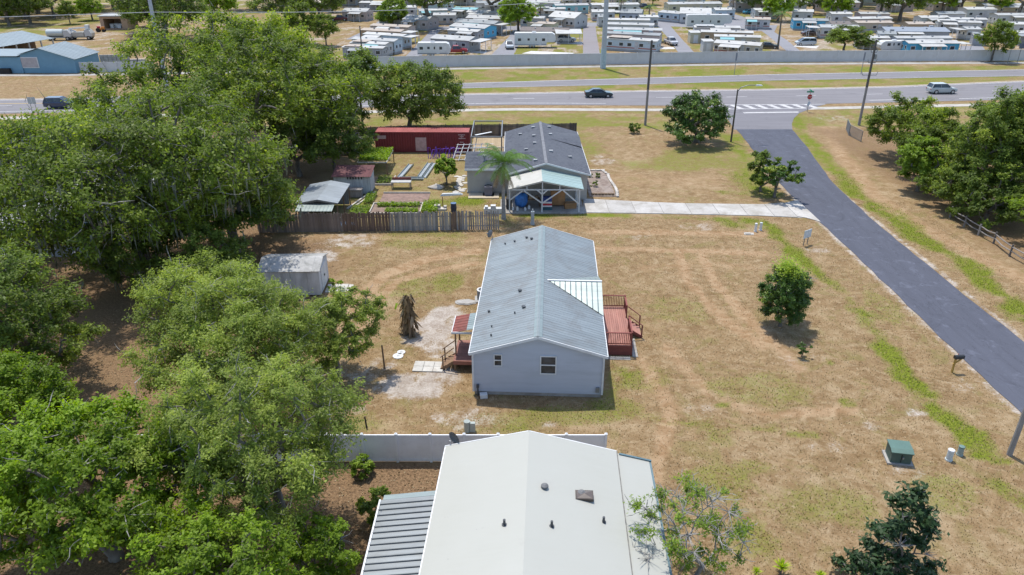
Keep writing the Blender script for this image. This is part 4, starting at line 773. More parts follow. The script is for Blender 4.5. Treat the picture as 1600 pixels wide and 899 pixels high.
# --- small yard things
def post_thing(name, label, cat, loc, h, r, mat, lean=(0,0)):
    b = MB(); b.tube([(0,0,-.1),(lean[0]*.5,lean[1]*.5,h*.5),(lean[0],lean[1],h)], [r,r*.95,r*.9], 8); b.cyl(0,0,0,.05,r*1.25,8); o = b.build(name, mat); o.location = (loc[0],loc[1],0); return tag(o, label, cat)
post_thing('timber_post', 'lone thin rusty post standing near the dead banana clump', 'post', g(601,576), 1.75, .06, WOODB, (-.05,0))
post_thing('stub_post', 'short dark stub post in the lawn behind the white fence', 'post', g(573,668), .75, .05, DARK, (-.05,0))
post_thing('short_post', 'dark leaning post stump among the leaf litter at left', 'post', g(125,528), 1.1, .08, DARK, (-.35,.1))
for px, py, lb in ((622,557,'round white septic lid beside the dead banana clump, larger of two'),(627,551,'round white septic lid beside the dead banana clump, smaller of two')):
    b = MB(); x, y = g(px, py); b.cyl(0,0,0,.05,.36 if px == 622 else .28,18); b.cyl(0,0,.05,.075,.1,10); b.tube([(-.08,0,.07),(0,0,.12),(.08,0,.07)],.012,5); o = b.build('septic_lid', M('white plastic', (.55,.56,.56))); o.location = (x,y,0); tag(o, lb, 'lid')
x, y = g(700,441)[0], 0
b = MB(); rg = random.Random(3)
n = 14; ring = [(math.cos(2*math.pi*k/n)*(.7+rg.random()*.25), math.sin(2*math.pi*k/n)*(.42+rg.random()*.14)) for k in range(n)]; b.prism(ring, 0, .05); b.prism([(p*.8,q*.8) for p,q in ring], .05, .09); o = b.build('broken_slab', CONCG); gx_, gy_ = g(728,473); o.location = (gx_,gy_,0); tag(o, 'rough concrete patch beside the left wall of the blue-grey house', 'paving')
b = MB(); b.cyl(0,0,0,.62,.17,12); b.cyl(0,0,.62,.70,.19,12); b.cbox((.32,0,.3),(.3,.2,.6)); o = b.build('utility_pedestal', M('pedestal grey green', (.30,.34,.32), .5)); gx_, gy_ = g(730,674); o.location = (gx_,gy_,0); tag(o, 'small grey-green utility pedestal just behind the white fence', 'utility box')
# dead banana clump
bn = thing('banana_clump', 'dead brown banana clump with one green leaf on the lawn', 'plant', g(640,522)); rg = np.random.default_rng(8)
b = MB()
for i in range(11):
    a = rg.random()*6.283; r = .55*rg.random()**.5; hh = 1.9+1.3*rg.random(); b.tube([(math.cos(a)*r,math.sin(a)*r,0),(math.cos(a)*r*.9,math.sin(a)*r*.9,hh*.5),(math.cos(a)*r*.6,math.sin(a)*r*.6,hh)], [.11,.09,.06], 6)
b.build('stems', M('dry banana stem', (.20,.15,.10), .9, .35, 3, (1,1,.3)), bn)
V = []; F = []; T = []
for i in range(330):
    a = rg.random()*6.283; r = .22+.36*rg.random()**1.3; z = .4+2.7*rg.random(); r *= (.8+.35*math.sin(z*2.2+a*2))*(1-.18*(z/3.0)); p = np.array([math.cos(a)*r,math.sin(a)*r,z]); l = .35+.5*rg.random(); w_ = .05+.09*rg.random(); t_ = np.array([-math.sin(a),math.cos(a),rg.normal()*.3])*w_; dn = np.array([math.cos(a)*.3+rg.normal()*.22,math.sin(a)*.3+rg.normal()*.22,-1+.3*rg.random()])*l
    b0 = len(V); V += [p-t_*.6,p+t_*.6,p+dn*.55+t_,p+dn*.55-t_,p+dn+t_*.2,p+dn-t_*.2]; F += [(b0,b0+1,b0+2,b0+3),(b0+3,b0+2,b0+4,b0+5)]; c_ = rg.random(); T += [c_,c_]
tag(np_mesh('dead_leaves', V, F, LEAF['dead'], bn, T), kind='stuff')
V = [(-.35,-.1,2.3),(-.2,-.35,2.35),(-.55,-.6,2.75),(-.75,-.4,2.7),(-.7,-.75,2.35),(-.85,-.6,2.3)]; np_mesh('leaf', V, [(0,1,2,3),(3,2,4,5)], LEAF['bright'], bn, [.3,.5])

# ================================================================ BACK HOUSE AND ITS YARD
def shingle_mat():
    m, N, L, B = newmat('dark shingles'); v = coords(N, L)
    c = mixc(N, L, ramp(N, L, noise(N, L, v, 3.2, 5, .75), .36, .64), (.040,.046,.062), (.090,.099,.120))
    c = mixc(N, L, ramp(N, L, noise(N, L, v, .45, 4, .6), .45, .7), c, (.078,.087,.104)); L.new(c, B.inputs['Base Color']); B.inputs['Roughness'].default_value = .92
    bump(N, L, B, noise(N, L, v, 6, 3), .4, .04); return m
SHG = shingle_mat(); BEI = M('beige siding', (.42,.39,.35), .7, .06, 1.2, dirt=(.33,.30,.27), dirt_amt=.25)
def slab_roof(parent, name, e0, e1, r0, r1, mat, th=.1, courses=0):
    """solid roof plane, optionally stepped into shingle courses"""
    e0, e1, r0, r1 = map(Vector, (e0,e1,r0,r1)); n = (e1-e0).cross(r0-e0).normalized(); n = n if n.z > 0 else -n
    mb = MB(); k = max(1, courses)
    for i in range(k):
        a, b = i/k, (i+1)/k; up = n*.018 if courses else n*0
        p = [e0+(r0-e0)*a+up, e1+(r1-e1)*a+up, e1+(r1-e1)*b, e0+(r0-e0)*b]
        mb.add(p+([e0+(r0-e0)*a, e1+(r1-e1)*a] if courses else []), [(0,1,2,3)]+([(4,5,1,0)] if courses else []))
    mb.add([e0,e1,r1,r0,e0-n*th,e1-n*th,r1-n*th,r0-n*th], [(7,6,5,4),(4,5,1,0),(5,6,2,1),(6,7,3,2),(7,4,0,3)])
    return mb.build(name, mat, parent)
BO = (0,0)
bh = thing('back_house', 'beige house with dark shingle roof behind the garden fence', 'house', (0,0,0))
bx0, bx1, by0, by1, bxr, bze, bzr = -.55, 7.95, 74.7, 92.3, 3.55, 2.9, 4.05
w = MB(); w.box(bx0,bx1,by0,by1,0,bze); w.prism_y([(bx0,bze),(bx1,bze),(bxr,bzr-.08)], by0, by1); w.build('wall', BEI, bh)
o_ = .3
rf = slab_roof(bh, 'roof', (bx0-o_,by0-o_,bze-.08), (bx0-o_,by1+o_,bze-.08), (bxr,by0-o_,bzr+.04), (bxr,by1+o_,bzr+.04), SHG, .1, 22)
slab_roof(rf, 'roof_slope', (bx1+o_,by1+o_,bze-.08), (bx1+o_,by0-o_,bze-.08), (bxr,by1+o_,bzr+.04), (bxr,by0-o_,bzr+.04), SHG, .1, 22)
r = MB(); r.beam((bxr,by0-o_,bzr+.06),(bxr,by1+o_,bzr+.06),.32,.05); r.build('ridge_cap', M('grey ridge', (.16,.165,.18), .9), rf)
for sx, xe in ((-1,bx0-o_),(1,bx1+o_)):
    r = MB(); r.beam((xe,by0-o_-.03,bze-.13),(bxr,by0-o_-.03,bzr-.01),.05,.17); r.build('barge_board', TRIM, rf)
    r = MB(); r.box(min(xe,xe+sx*.05),max(xe,xe+sx*.05),by0-o_,by1+o_,bze-.24,bze-.07); r.build('fascia', TRIM, rf)
# low bump of the right dormer
zsl = lambda x: bze-.08+(bzr+.12-bze)*((x-bx0+o_)/(bxr-bx0+o_) if x < bxr else (bx1+o_-x)/(bx1+o_-bxr))
r = MB(); r.add([(4.6,85.2,zsl(4.6)+.03),(8.2,84.8,zsl(7.9)+.05),(8.2,88.2,zsl(7.9)+.38),(4.6,88.3,zsl(4.6)+.05),(8.2,91.0,zsl(7.9)+.05)], [(0,1,2,3),(3,2,4),(1,4,2)]); r.build('dormer_roof', SHG, rf)
for x, y in ((1.0,89),(2.6,90.6),(2.6,86.5),(2.6,83.2),(4.6,90.8),(4.6,87.2),(4.3,79.5),(6.4,79.2),(2.5,76.3),(1.6,81.5)):
    v = MB(); z = zsl(x); v.cbox((x,y,z+.07),(.34,.34,.16)); v.cbox((x,y-.02,z+.16),(.4,.38,.03)); v.build('roof_vent', M('pale vent', (.28,.29,.30), .6, .3, rand=.3), rf)
# left wing
wx0, wy0, wy1, wzr = -4.85, 76.85, 83.2, 3.75; wm = (wy0+wy1)/2
w = MB(); w.box(wx0,bx0-.01,wy0,wy1,.15,2.8); w.prism_x([(wy0,2.8),(wy1,2.8),(wm,wzr-.1)], wx0, bx0-.01); w.build('wing_wall', BEI, bh)
w = MB(); w.box(wx0-.06,bx0-.05,wy0-.06,wy1+.06,0,.16); w.build('wing_foundation', CONCG, bh)
wr = slab_roof(bh, 'wing_roof', (wx0-.25,wy0-.25,2.76), (1.0,wy0-.25,2.76), (wx0-.25,wm,wzr), (2.2,wm,wzr), SHG, .1, 12)
slab_roof(wr, 'roof_slope', (1.0,wy1+.25,2.76), (wx0-.25,wy1+.25,2.76), (2.2,wm,wzr), (wx0-.25,wm,wzr), SHG, .1, 12)
r = MB(); r.box(wx0-.25,-.5,wy0-.31,wy0-.252,2.6,2.80); r.build('fascia', TRIM, wr)
v = MB(); v.cyl(-3.0,78.3,2.9,3.75,.09,10); v.cyl(-3.0,78.3,3.7,3.86,.22,12); v.cyl(-3.0,78.3,3.05,3.3,.26,12,.12); v.build('flue', M('pale vent', (.28,.29,.30)), wr)
v = MB(); v.cbox((-2.2,79.5,3.74),(.4,.3,.16)); v.build('roof_vent', M('pale vent', (.28,.29,.30)), wr)
for y in (77.6,82.2): window(bh, (bx1,by0), (bx1,by1), y-by0, 1.1, 2.3, 1.2, TRIM)
window(bh, (wx0,wy1), (wx0,wy0), 3.2, 1.1, 2.2, 1.1, TRIM)
# carport in front
cpt = thing('carport', 'open timber carport with pale green metal roof and white bracing', 'carport', (0,0,0))
CG = metal_roof_mat('pale green roof sheet', (.30,.40,.38), (.26,.34,.33), .4, .2, .5); CB = M('cream roof sheet', (.42,.41,.37), .6, .08, dirt=(.40,.39,.36), dirt_amt=.4)
cy0, cy1, cx0, cx1, cxm = 70.75, 74.6, -.35, 7.2, 3.05
slab_roof(cpt, 'roof', (cx0,cy0-.15,2.52), (cx0,cy1,2.62), (cxm,cy0-.15,3.38), (cxm,cy1,3.48), CB, .06)
b = MB(); ribbed(b, (cx1,cy1,2.62), (cx1,cy0-.15,2.52), (cxm,cy1,3.48), (cxm,cy0-.15,3.38), .45, .03, .02, .05); b.build('roof_sheet', CG, cpt)
for a, c, nm in (((cx0,cy0,2.42),(cx1,cy0,2.42),'beam'),((cx0+.2,cy0,2.48),(cxm,cy0,3.26),'rafter'),((cx1-.2,cy0,2.48),(cxm,cy0,3.26),'rafter'),((cxm,cy0-.06,2.45),(cxm,cy0-.06,3.3),'king_post'),
                 ((1.5,cy0+.02,2.45),(1.5,cy0+.02,2.84),'strut'),((4.8,cy0+.02,2.45),(4.8,cy0+.02,2.84),'strut'),
                 ((cx0+.15,cy0-.03,1.35),(1.15,cy0-.03,2.4),'brace'),((cxm,cy0-.03,1.0),(1.1,cy0-.03,2.4),'brace'),((cxm,cy0-.03,1.0),(5.0,cy0-.03,2.4),'brace'),((cx1-.45,cy0-.03,.95),(5.1,cy0-.03,2.4),'brace'),((cxm,cy0-.05,1.95),(2.55,cy0-.05,2.4),'brace'),((cxm,cy0-.05,1.95),(3.55,cy0-.05,2.4),'brace')):
    b = MB(); b.beam(a, c, .1, .12); b.build(nm, TRIM, cpt)
for x in (cx0+.1,cxm,cx1-.4):
    b = MB(); b.cbox((x,cy0,1.2),(.13,.13,2.4)); b.build('post', TRIM, cpt)
for y in (72.6,74.4): b = MB(); b.cbox((cx1-.4,y,1.25),(.13,.13,2.4)); b.build('post', TRIM, cpt)
for y in (71.6,72.9,74.2):
    b = MB(); b.beam((cx0,y,2.45),(cxm,y,3.3),.06,.12); b.beam((cxm,y,3.3),(cx1,y,2.45),.06,.12); b.build('rafter', WOODB, cpt)
b = MB(); b.box(-1.2,7.35,70.3,74.65,0,.08); struct('carport_floor', b, CONCG)
BLU = M('blue tarp', (.05,.19,.52), .45, .3, 3); CARD = M('cardboard brown', (.33,.185,.085), .8, .15, 3)
def blobby(name, mat, c, r, sz=(1,1,1), seed=0, amp=.18, parent=None, n=14):
    rg = np.random.default_rng(seed); mb = MB(); vs = []; ph = rg.random(6)*6.28
    for i in range(n//2+1):
        th = math.pi*i/(n//2)
        for k in range(n):
            a = 2*math.pi*k/n; rr = r*(1+amp*(math.sin(3*a+ph[0]+th*2)*.5+math.sin(5*a+ph[1])*.3+math.sin(4*th+ph[2])*.4)); vs.append((c[0]+rr*sz[0]*math.sin(th)*math.cos(a), c[1]+rr*sz[1]*math.sin(th)*math.sin(a), max(.0, c[2]+rr*sz[2]*math.cos(th))))
    mb.add(vs, [(i*n+k,(i+1)*n+k,(i+1)*n+(k+1)%n,i*n+(k+1)%n) for i in range(n//2) for k in range(n)]); return mb.build(name, mat, parent, True)
tag(blobby('tarp_bundle', BLU, (.95,72.3,.78), .72, (1,.8,1.05), 3), 'bright blue tarp bundle under the carport', 'tarp')
t = thing('wooden_cabinet', 'orange-brown wooden cabinet under the carport', 'cabinet', (4.75,72.4,.08)); b = MB(); b.box(-.75,.75,0,.7,.1,1.6); b.build('carcass', CARD, t)
for i in range(2): b = MB(); b.box(-.72+i*.73,-.02+i*.73,-.03,-.002,.16,1.54); b.build('door', M('cabinet door', (.37,.205,.095), .7, .15, 3, rand=.1), t)
b = MB(); b.box(-.8,.8,-.06,.75,1.6,1.66); b.build('top', CARD, t)
t = thing('storage_bin', 'blue bin with red and white bands at the carport middle post', 'bin', (3.6,71.5,.08))
for nm, z0, z1, cm in (('base',0,.35,M('dark teal', (.03,.08,.10))),('white_band',.35,.5,TRIM),('red_band',.5,.72,M('red plastic', (.45,.035,.05), .4)),('white_band',.72,.9,TRIM),('lid',.9,1.35,M('navy plastic', (.025,.06,.22), .4))):
    b = MB(); tp = .06*(z0/1.35); b.prism([(-.5+tp,-.3),(.5-tp,-.3),(.5-tp,.3),(-.5+tp,.3)], z0, z1-.003); b.build(nm, cm, t)
t = thing('wooden_crate', 'low orange wooden crate beside the right carport post', 'crate', (6.0,71.9,.08), .15)
for i in range(3):
    b = MB(); b.box(-.6,.6,-.33,-.3,.03+i*.2,.2+i*.2); b.build('slat', CARD, t); b = MB(); b.box(-.6,.6,.3,.33,.03+i*.2,.2+i*.2); b.build('slat', CARD, t)
for x in (-.6,.57): b = MB(); b.box(x,x+.03,-.298,.298,.03,.6); b.build('end_panel', CARD, t)
b = MB(); b.box(-.57,.57,-.29,.29,.0,.03); b.build('bottom', CARD, t)
t = thing('work_table', 'cluttered brown table under the carport beside the blue tarp', 'table', (2.2,72.6,.08)); b = MB(); b.box(-.7,.7,-.4,.4,.72,.78); b.build('table_top', WOODB, t)
for x in (-.62,.62):
    for y in (-.33,.33): b = MB(); b.cbox((x,y,.36),(.07,.07,.72)); b.build('leg', WOODB, t)
b = MB(); b.cbox((-.25,0,.95),(.5,.4,.34),.2); b.cbox((.35,.1,.9),(.35,.3,.24)); b.build('clutter', M('tan clutter', (.30,.22,.14), .8, .4), t)
for i, (x, y) in enumerate(((.1,71.3),(.55,71.15),(1.35,71.2),(1.75,71.6))):
    b = MB(); h_ = .34+.1*(i % 2); b.tube([(0,0,0),(0,0,h_*.7),(0,0,h_*.82),(0,0,h_)], [.13,.13,.05,.05], 10); o = b.build('plastic_jug', TRIM); o.location = (x,y,.08); tag(o, ['white plastic jug at the left end of the carport floor','white plastic jug second from the left on the carport floor','white plastic jug in front of the blue tarp','white plastic jug nearest the middle carport post'][i], 'jug', 'white jugs on the carport floor')
b = MB(); b.box(-.3,.3,-.3,.3,.05,1.0); b.prism([(-.33,-.33),(.33,-.33),(.33,.36),(-.33,.36)], 1.0, 1.08); b.cyl(-.25,.32,0,.2,.1,10); o = b.build('rubbish_bin', M('black plastic', (.025,.028,.032), .5)); o.location = (-.3,71.8,.08); tag(o, 'black rubbish bin behind the palm at the carport edge', 'bin')
b = MB(); b.box(-.25,.25,-.25,.25,0,.7); b.cyl(0,0,.7,.8,.2,10); b.cbox((.3,0,.45),(.12,.4,.5)); o = b.build('gas_grill', M('black plastic', (.025,.028,.032))); o.location = (7.55,75.2,.02); tag(o, 'black grill against the right wall of the beige house', 'grill')
ac_unit('square grey air conditioner against the beige wing wall', (-2.55,76.2,0), w=.85, h=.95, col=(.15,.15,.19), round_=False)
b = MB(); b.box(-4.7,-1.4,75.0,76.75,.0,.09); struct('wing_patio', b, M('sandy slab', (.42,.36,.27), .9, .12, 4))
# stone path along the wing
st = thing('stone_path', 'pale flagstone path along the left of the beige house', 'path', (0,0,0)); rg = random.Random(5)
for i in range(26):
    x = -5.6-.9*rg.random()+.15*(i % 3); y = 77+i*.24; a = [(math.cos(k*1.2566+rg.random()*.5)*(.28+.15*rg.random()), math.sin(k*1.2566+rg.random()*.5)*(.28+.12*rg.random())) for k in range(5)]
    b = MB(); b.prism([(x+p,y+q) for p,q in a], 0, .05+.02*rg.random()); b.build('flagstone', M('flagstone', (.42,.40,.37), .85, .15, rand=.12), st)
# planting bed right of the house
bed = thing('planting_bed', 'rectangular bed with stone border right of the beige house', 'garden bed', (0,0,0))
b = MB(); b.box(8.35,11.2,75.6,84.8,.0,.06); b.build('soil', M('bed soil', (.19,.145,.12), .95, .3, 2, dirt=(.30,.26,.23), dirt_amt=.6, dirt_scale=1), bed)
for i in range(17):
    y = 75.7+i*.55; b = MB(); b.cbox((11.35+.15*math.sin(i*.4)-.25*max(0,(i-14)),y,.09),(.3,.5,.18),rg.random()*.3); b.build('border_stone', M('border stone', (.42,.39,.35), .85, .2, rand=.18), bed)
for i in range(5): b = MB(); b.cbox((8.6+i*.55,85.0,.09),(.5,.28,.18),rg.random()*.3); b.build('border_stone', M('border stone', (.42,.39,.35)), bed)
for i in range(7):
    b = MB(); x = 8.75+i*.36; b.box(x-.15,x+.15,75.9,76.1,.05,.28); b.box(x-.15,x-.09,76.1,76.22,.05,.28); b.box(x+.09,x+.15,76.1,76.22,.05,.28); b.build('block', M('brown block', (.20,.14,.09), .9, .3), bed)
for i, (x, y) in enumerate(((9.0,82.5),(9.8,82.3),(9.3,79.0))): tree('bed_plant', ['small dark plant at the back left of the stone-bordered bed','small dark plant at the back right of the stone-bordered bed','small dark plant in the middle of the stone-bordered bed'][i], 'plant', (x,y), .75, .35, .35, zb=.05, n=6, per=70, leaf=.16, mat='oakdark', seed=90+i, trunk=.02, tt=.2, cr=.35)
# palm
pm = thing('palm_tree', 'feathery palm with hanging dead fronds beside the carport', 'palm', (-.85,68.9,0)); rg = np.random.default_rng(4)
b = MB(); b.tube([(0,0,-.1),(.02,0,.5),(0,.03,2.5),(.04,0,4.8),(.05,0,5.8)], [.30,.22,.17,.16,.13], 10); b.build('trunk', M('palm trunk', (.30,.285,.265), .9, .25, 3, (.5,.5,3), bmp=.5), pm)
def frond(mb, c, az, el, L, droop, wid, rg, n=14):
    d = Vector((math.cos(az)*math.cos(el), math.sin(az)*math.cos(el), math.sin(el))); p = Vector(c); pts = [p.copy()]
    for i in range(n):
        d = (d+Vector((0,0,-droop/n*(.5+1.2*i/n)))).normalized(); p = p+d*L/n; pts.append(p.copy())
    mb.tube([tuple(q) for q in pts[::2]], [.03,.026,.022,.018,.014,.010,.008,.006,.004][:len(pts[::2])], 4, cap=False)
    for i in range(2, len(pts)):
        dd = (pts[i]-pts[i-1]).normalized(); s = dd.cross(Vector((0,0,1))); s = s.normalized() if s.length > .01 else Vector((1,0,0))
        for rep in range(2):
            for sg in (-1,1):
                l = wid*(math.sin(math.pi*min(1,(i+.6)/(n+1)))**.6)*(.8+.4*rg.random()); e = (s*sg*.8+dd*.55+Vector((0,0,-.45-.35*rg.random()))).normalized()*l; q = pts[i]-dd*(L/n*.5*rep); wv = dd*.03
                mb.add([q-wv,q+wv,q+e*.6+wv*1.1,q+e], [(0,1,2,3)])
for i in range(24):
    mb = MB(); frond(mb, (.05,0,5.75), i*2.399+rg.random()*.3, .1+1.0*rg.random(), 2.8+.8*rg.random(), 1.3, .75, rg, 16); o = mb.build('frond', LEAF['palm'], pm)
    a = o.data.attributes.new('tint','FLOAT','FACE'); a.data.foreach_set('value', (.2+.6*rg.random(len(o.data.polygons))).astype(np.float32))
for i in range(10):
    mb = MB(); frond(mb, (.05,0,5.5), 2.2+i*.36+rg.random()*.5, -.55-.4*rg.random(), 2.4, .75, .4, rg); o = mb.build('dead_frond', LEAF['dead'], pm)
    a = o.data.attributes.new('tint','FLOAT','FACE'); a.data.foreach_set('value', rg.random(len(o.data.polygons)).astype(np.float32))
b = MB(); b.box(-.16,.16,-.14,.14,.2,1.35); b.box(-.2,.2,-.18,.18,0,.2); b.cyl(0,0,1.35,1.6,.06,8); b.box(-.12,.12,-.17,-.14,.6,1.2); o = b.build('meter_pedestal', M('pedestal pale', (.36,.41,.43), .5, .12)); x, y = g(832,351); o.location = (x,y,0); tag(o, 'grey-blue meter pedestal on the lawn in front of the carport', 'utility box')
# --- picket fence
pf = thing('picket_fence', 'weathered wooden picket fence in front of the garden yard', 'fence', (0,0,0)); rg = random.Random(12)
PK = {'grey':M('grey picket', (.30,.285,.27), .9, .25, 5, (1,1,.2), dirt=(.18,.16,.15), dirt_amt=.45, rand=.3), 'brown':M('brown picket', (.165,.115,.088), .9, .25, 5, (1,1,.2), rand=.22), 'mix':M('brown grey picket', (.225,.185,.16), .9, .25, 5, (1,1,.2), dirt=(.10,.075,.06), dirt_amt=.5, rand=.25)}
pk = []
for v in range(5):
    h_ = 1.78+.05*v; w_ = .068+.004*(v % 3); me = MB(); me.prism_y([(-w_,0),(w_,0),(w_,h_-.06),(w_*.5,h_),(-w_*.5,h_),(-w_,h_-.06)], -.012, .012); pk.append(me)
PM = {}
def picket(v, key):
    if (v, key) not in PM:
        o = pk[v].build('picket', PK[key], pf); PM[(v,key)] = o; return o
    o = PM[(v,key)].copy(); COL.objects.link(o); return o
x = -24.0
while x < -1.15:
    y = 65.35+(x+20)*.036; key = 'mix' if x < -16.1 else ('brown' if x < -11.6 else 'grey'); sp = .148
    if x > -4.4: sp = .215
    if not (-7.0 < x < -6.85):
        o = picket(rg.randrange(5), key if not (-5.9 < x < -4.9 and rg.random() < .6) else 'brown'); o.location = (x,y+rg.uniform(-.012,.012),rg.uniform(-.05,.03)); o.rotation_euler = (rg.uniform(-.03,.03),rg.uniform(-.025,.025),.036+rg.uniform(-.05,.05))
    x += sp
xs = -24.0
while xs < -1.2:
    xe = min(xs+2.4,-1.2); ya, yb = 65.35+(xs+20)*.036, 65.35+(xe+20)*.036
    for z in (.4,1.4): b = MB(); b.beam((xs,ya+.05,z),(xe-.02,yb+.05,z),.05,.09); b.build('rail', PK['mix'], pf)
    b = MB(); b.cbox((xs,ya+.11,.95),(.1,.1,1.9)); b.build('post', PK['mix'], pf); xs += 2.4
# --- dark board fence along the highway verge
bf = thing('board_fence', 'dark board fence behind the red container along the highway verge', 'fence', (0,0,0)); BFM = M('dark fence board', (.085,.078,.075), .9, .35, 3, (1,1,.2), dirt=(.16,.14,.13), dirt_amt=.45, dirt_scale=.8, rand=.2)
seg = [(-21.5,97.5),(-19.2,99.3),(-16.5,99.8)]
seg += [(-14.0+2.45*i, 100.2+.13*i) for i in range(10)]; seg.append((9.0,101.7))
for (ax, ay), (c_, d_) in zip(seg[:-1], seg[1:]):
    L_ = math.hypot(c_-ax,d_-ay); ang = math.atan2(d_-ay,c_-ax); k = max(3, int(L_/.16))
    b = MB()
    for i in range(k): b.box(L_*i/k+.006,L_*(i+1)/k-.006,-.012+.01*(i % 2),.012+.01*(i % 2),.04,1.8+rg.uniform(-.03,.03))
    b.box(0,L_,.02,.07,.35,.45); b.box(0,L_,.02,.07,1.4,1.5); o = b.build('panel', BFM, bf); o.location = (ax,ay,0); o.rotation_euler = (0,0,ang)
    b = MB(); b.cbox((ax,ay+.1,.95),(.1,.1,1.9)); b.build('post', BFM, bf)
# --- red shipping container
CR = M('container red', (.20,.032,.036), .6, .12, 1.5, dirt=(.17,.03,.032), dirt_amt=.5, dirt_scale=.7); CRT = M('container roof red', (.30,.085,.08), .75, .2, 1.2, dirt=(.23,.06,.055), dirt_amt=.6, dirt_scale=.5); CW = M('faded pink marking', (.50,.33,.31), .7, .25, 2)
cn = thing('shipping_container', 'long red corrugated shipping container at the back of the garden yard', 'container', (-17.6,93.2,0), -.012)
cl, cw_, ch = 12.2, 2.44, 2.65
def corr(n, length):
    P_ = []; 
    for i in range(n):
        u = length*i/n; q = length/n; P_ += [(u,0),(u+q*.35,0),(u+q*.5,.04),(u+q*.85,.04)]
    return P_+[(length,0)]
pr = corr(36, cl-.2); b = MB(); vs = [(.1+u,.045-h,.18) for u,h in pr]+[(.1+u,.045-h,ch-.12) for u,h in pr]; m_ = len(pr); b.add(vs, [(i,i+1,m_+i+1,m_+i) for i in range(m_-1)]); b.build('side_wall', CR, cn)
vs = [(.1+u,cw_-.045+h,.18) for u,h in pr]+[(.1+u,cw_-.045+h,ch-.12) for u,h in pr]; b = MB(); b.add(vs, [(i+1,i,m_+i,m_+i+1) for i in range(m_-1)]); b.build('side_wall', CR, cn)
pr = corr(7, cw_-.2); m_ = len(pr)
b = MB(); b.add([(cl-.05+h,.1+u,.18) for u,h in pr]+[(cl-.05+h,.1+u,ch-.12) for u,h in pr], [(i,i+1,m_+i+1,m_+i) for i in range(m_-1)]); b.build('end_wall', CR, cn)
b = MB(); b.box(.0,.06,.1,1.2,.18,ch-.12); b.build('door', CR, cn); b = MB(); b.box(.0,.06,1.22,cw_-.1,.18,ch-.12); b.build('door', CR, cn)
for nm, q in (('post',[(x_,y_) for x_ in (0,cl-.12) for y_ in (0,cw_-.12)]),):
    for x_, y_ in q: b = MB(); b.box(x_,x_+.12,y_,y_+.12,0,ch); b.build('corner_post', CR, cn)
for y_ in (0.003,cw_-.103):
    for z_ in (.04,ch-.13): b = MB(); b.box(.125,cl-.125,y_,y_+.1,z_,z_+.12); b.build('rail', CR, cn)
pr = corr(40, cl-.2); m_ = len(pr); b = MB(); b.add([(.1+u,.08,ch-.02-h*.5) for u,h in pr]+[(.1+u,cw_-.08,ch-.02-h*.5) for u,h in pr], [(i,i+1,m_+i+1,m_+i) for i in range(m_-1)]); b.build('roof', CRT, cn)
b = MB(); b.box(5.2,6.6,-.012,.0,.2,1.95); b.build('patch_panel', CW, cn); b = MB(); b.box(.35,1.45,-.012,.0,1.75,2.2); b.build('marking', CW, cn)
b = MB()
for i, (u, z_, l) in enumerate(((10.7,2.25,.9),(10.9,2.02,.5),(10.75,1.78,.9),(10.9,1.3,.5))): b.box(u,u+l,-.014,.0,z_,z_+.11)
b.box(11.1,11.2,-.014,0,1.9,2.24); tag(b.build('marking', CW, cn), kind='stuff')
# --- lean-to with grey metal roof, and red-roofed shed
ln = thing('lean_to', 'open garden lean-to with grey ribbed metal roof behind the picket fence', 'shed', (0,0,0)); LM = metal_roof_mat('dull grey metal', (.27,.30,.325), (.20,.22,.235), .5, .4, .45)
b = MB(); ribbed(b, (-20.9,67.2,2.2),(-20.9,73.2,2.2),(-18.7,67.2,2.62),(-18.7,73.2,2.62),.35); b.build('roof', LM, ln)
b = MB(); ribbed(b, (-16.75,73.2,2.25),(-16.75,67.2,2.25),(-18.7,73.2,2.62),(-18.7,67.2,2.62),.35); b.build('roof_slope', LM, ln)
b = MB(); ribbed(b, (-20.6,65.9,1.9),(-17.1,65.9,1.9),(-20.6,67.3,2.15),(-17.1,67.3,2.15),.35); b.build('front_roof', ROOF_N, ln)
for x_, y_ in ((-20.7,67.4),(-16.9,67.4),(-16.9,70.2),(-16.9,73),(-20.7,73),(-17.2,66.0),(-20.5,66.0)): b = MB(); b.cbox((x_,y_,.95),(.1,.1,1.9)); b.build('post', WOODB, ln)
b = MB(); b.beam((-20.9,67.2,2.1),(-18.7,67.2,2.5),.05,.12); b.beam((-18.7,67.2,2.5),(-16.75,67.2,2.15),.05,.12); b.build('barge_board', WOODG, ln)
b = MB(); b.box(-20.8,-20.7,67.5,73,.1,2.1); b.box(-20.7,-17,72.9,73.0,.1,2.2); b.build('back_wall', WOODG, ln)
rs = thing('tool_shed', 'small white shed with dark red roof in the garden yard', 'shed', (0,0,0)); SW_ = M('whitewashed boards', (.44,.45,.45), .8, .15, 4, (1,1,.3), dirt=(.30,.29,.28), dirt_amt=.5, rand=.12)
b = MB(); b.box(-19.2,-15.35,76.4,78.9,.05,2.1); b.build('wall', WOODG, rs)
for i in range(16): b = MB(); a = -19.2+i*.2406; b.box(a+.008,a+.232,76.36,76.395,.08,2.1); b.build('board', SW_, rs)
for i in range(10): b = MB(); a = 76.4+i*.25; b.box(-15.345,-15.31,a+.008,a+.242,.08,2.08); b.build('board', SW_, rs)
b = MB(); ribbed(b, (-19.4,76.1,2.08),(-15.15,76.1,2.08),(-19.4,79.1,2.5),(-15.15,79.1,2.5),.5,.03,.02); b.build('roof', M('dark red roof', (.115,.042,.045), .8, .25, 2, dirt=(.11,.05,.05), dirt_amt=.5), rs)
for i in range(6): b = MB(); b.cbox((-17.7+i*.3,76.33,1.86),(.12,.05,.26)); b.build('vent_slot', DARK, rs)
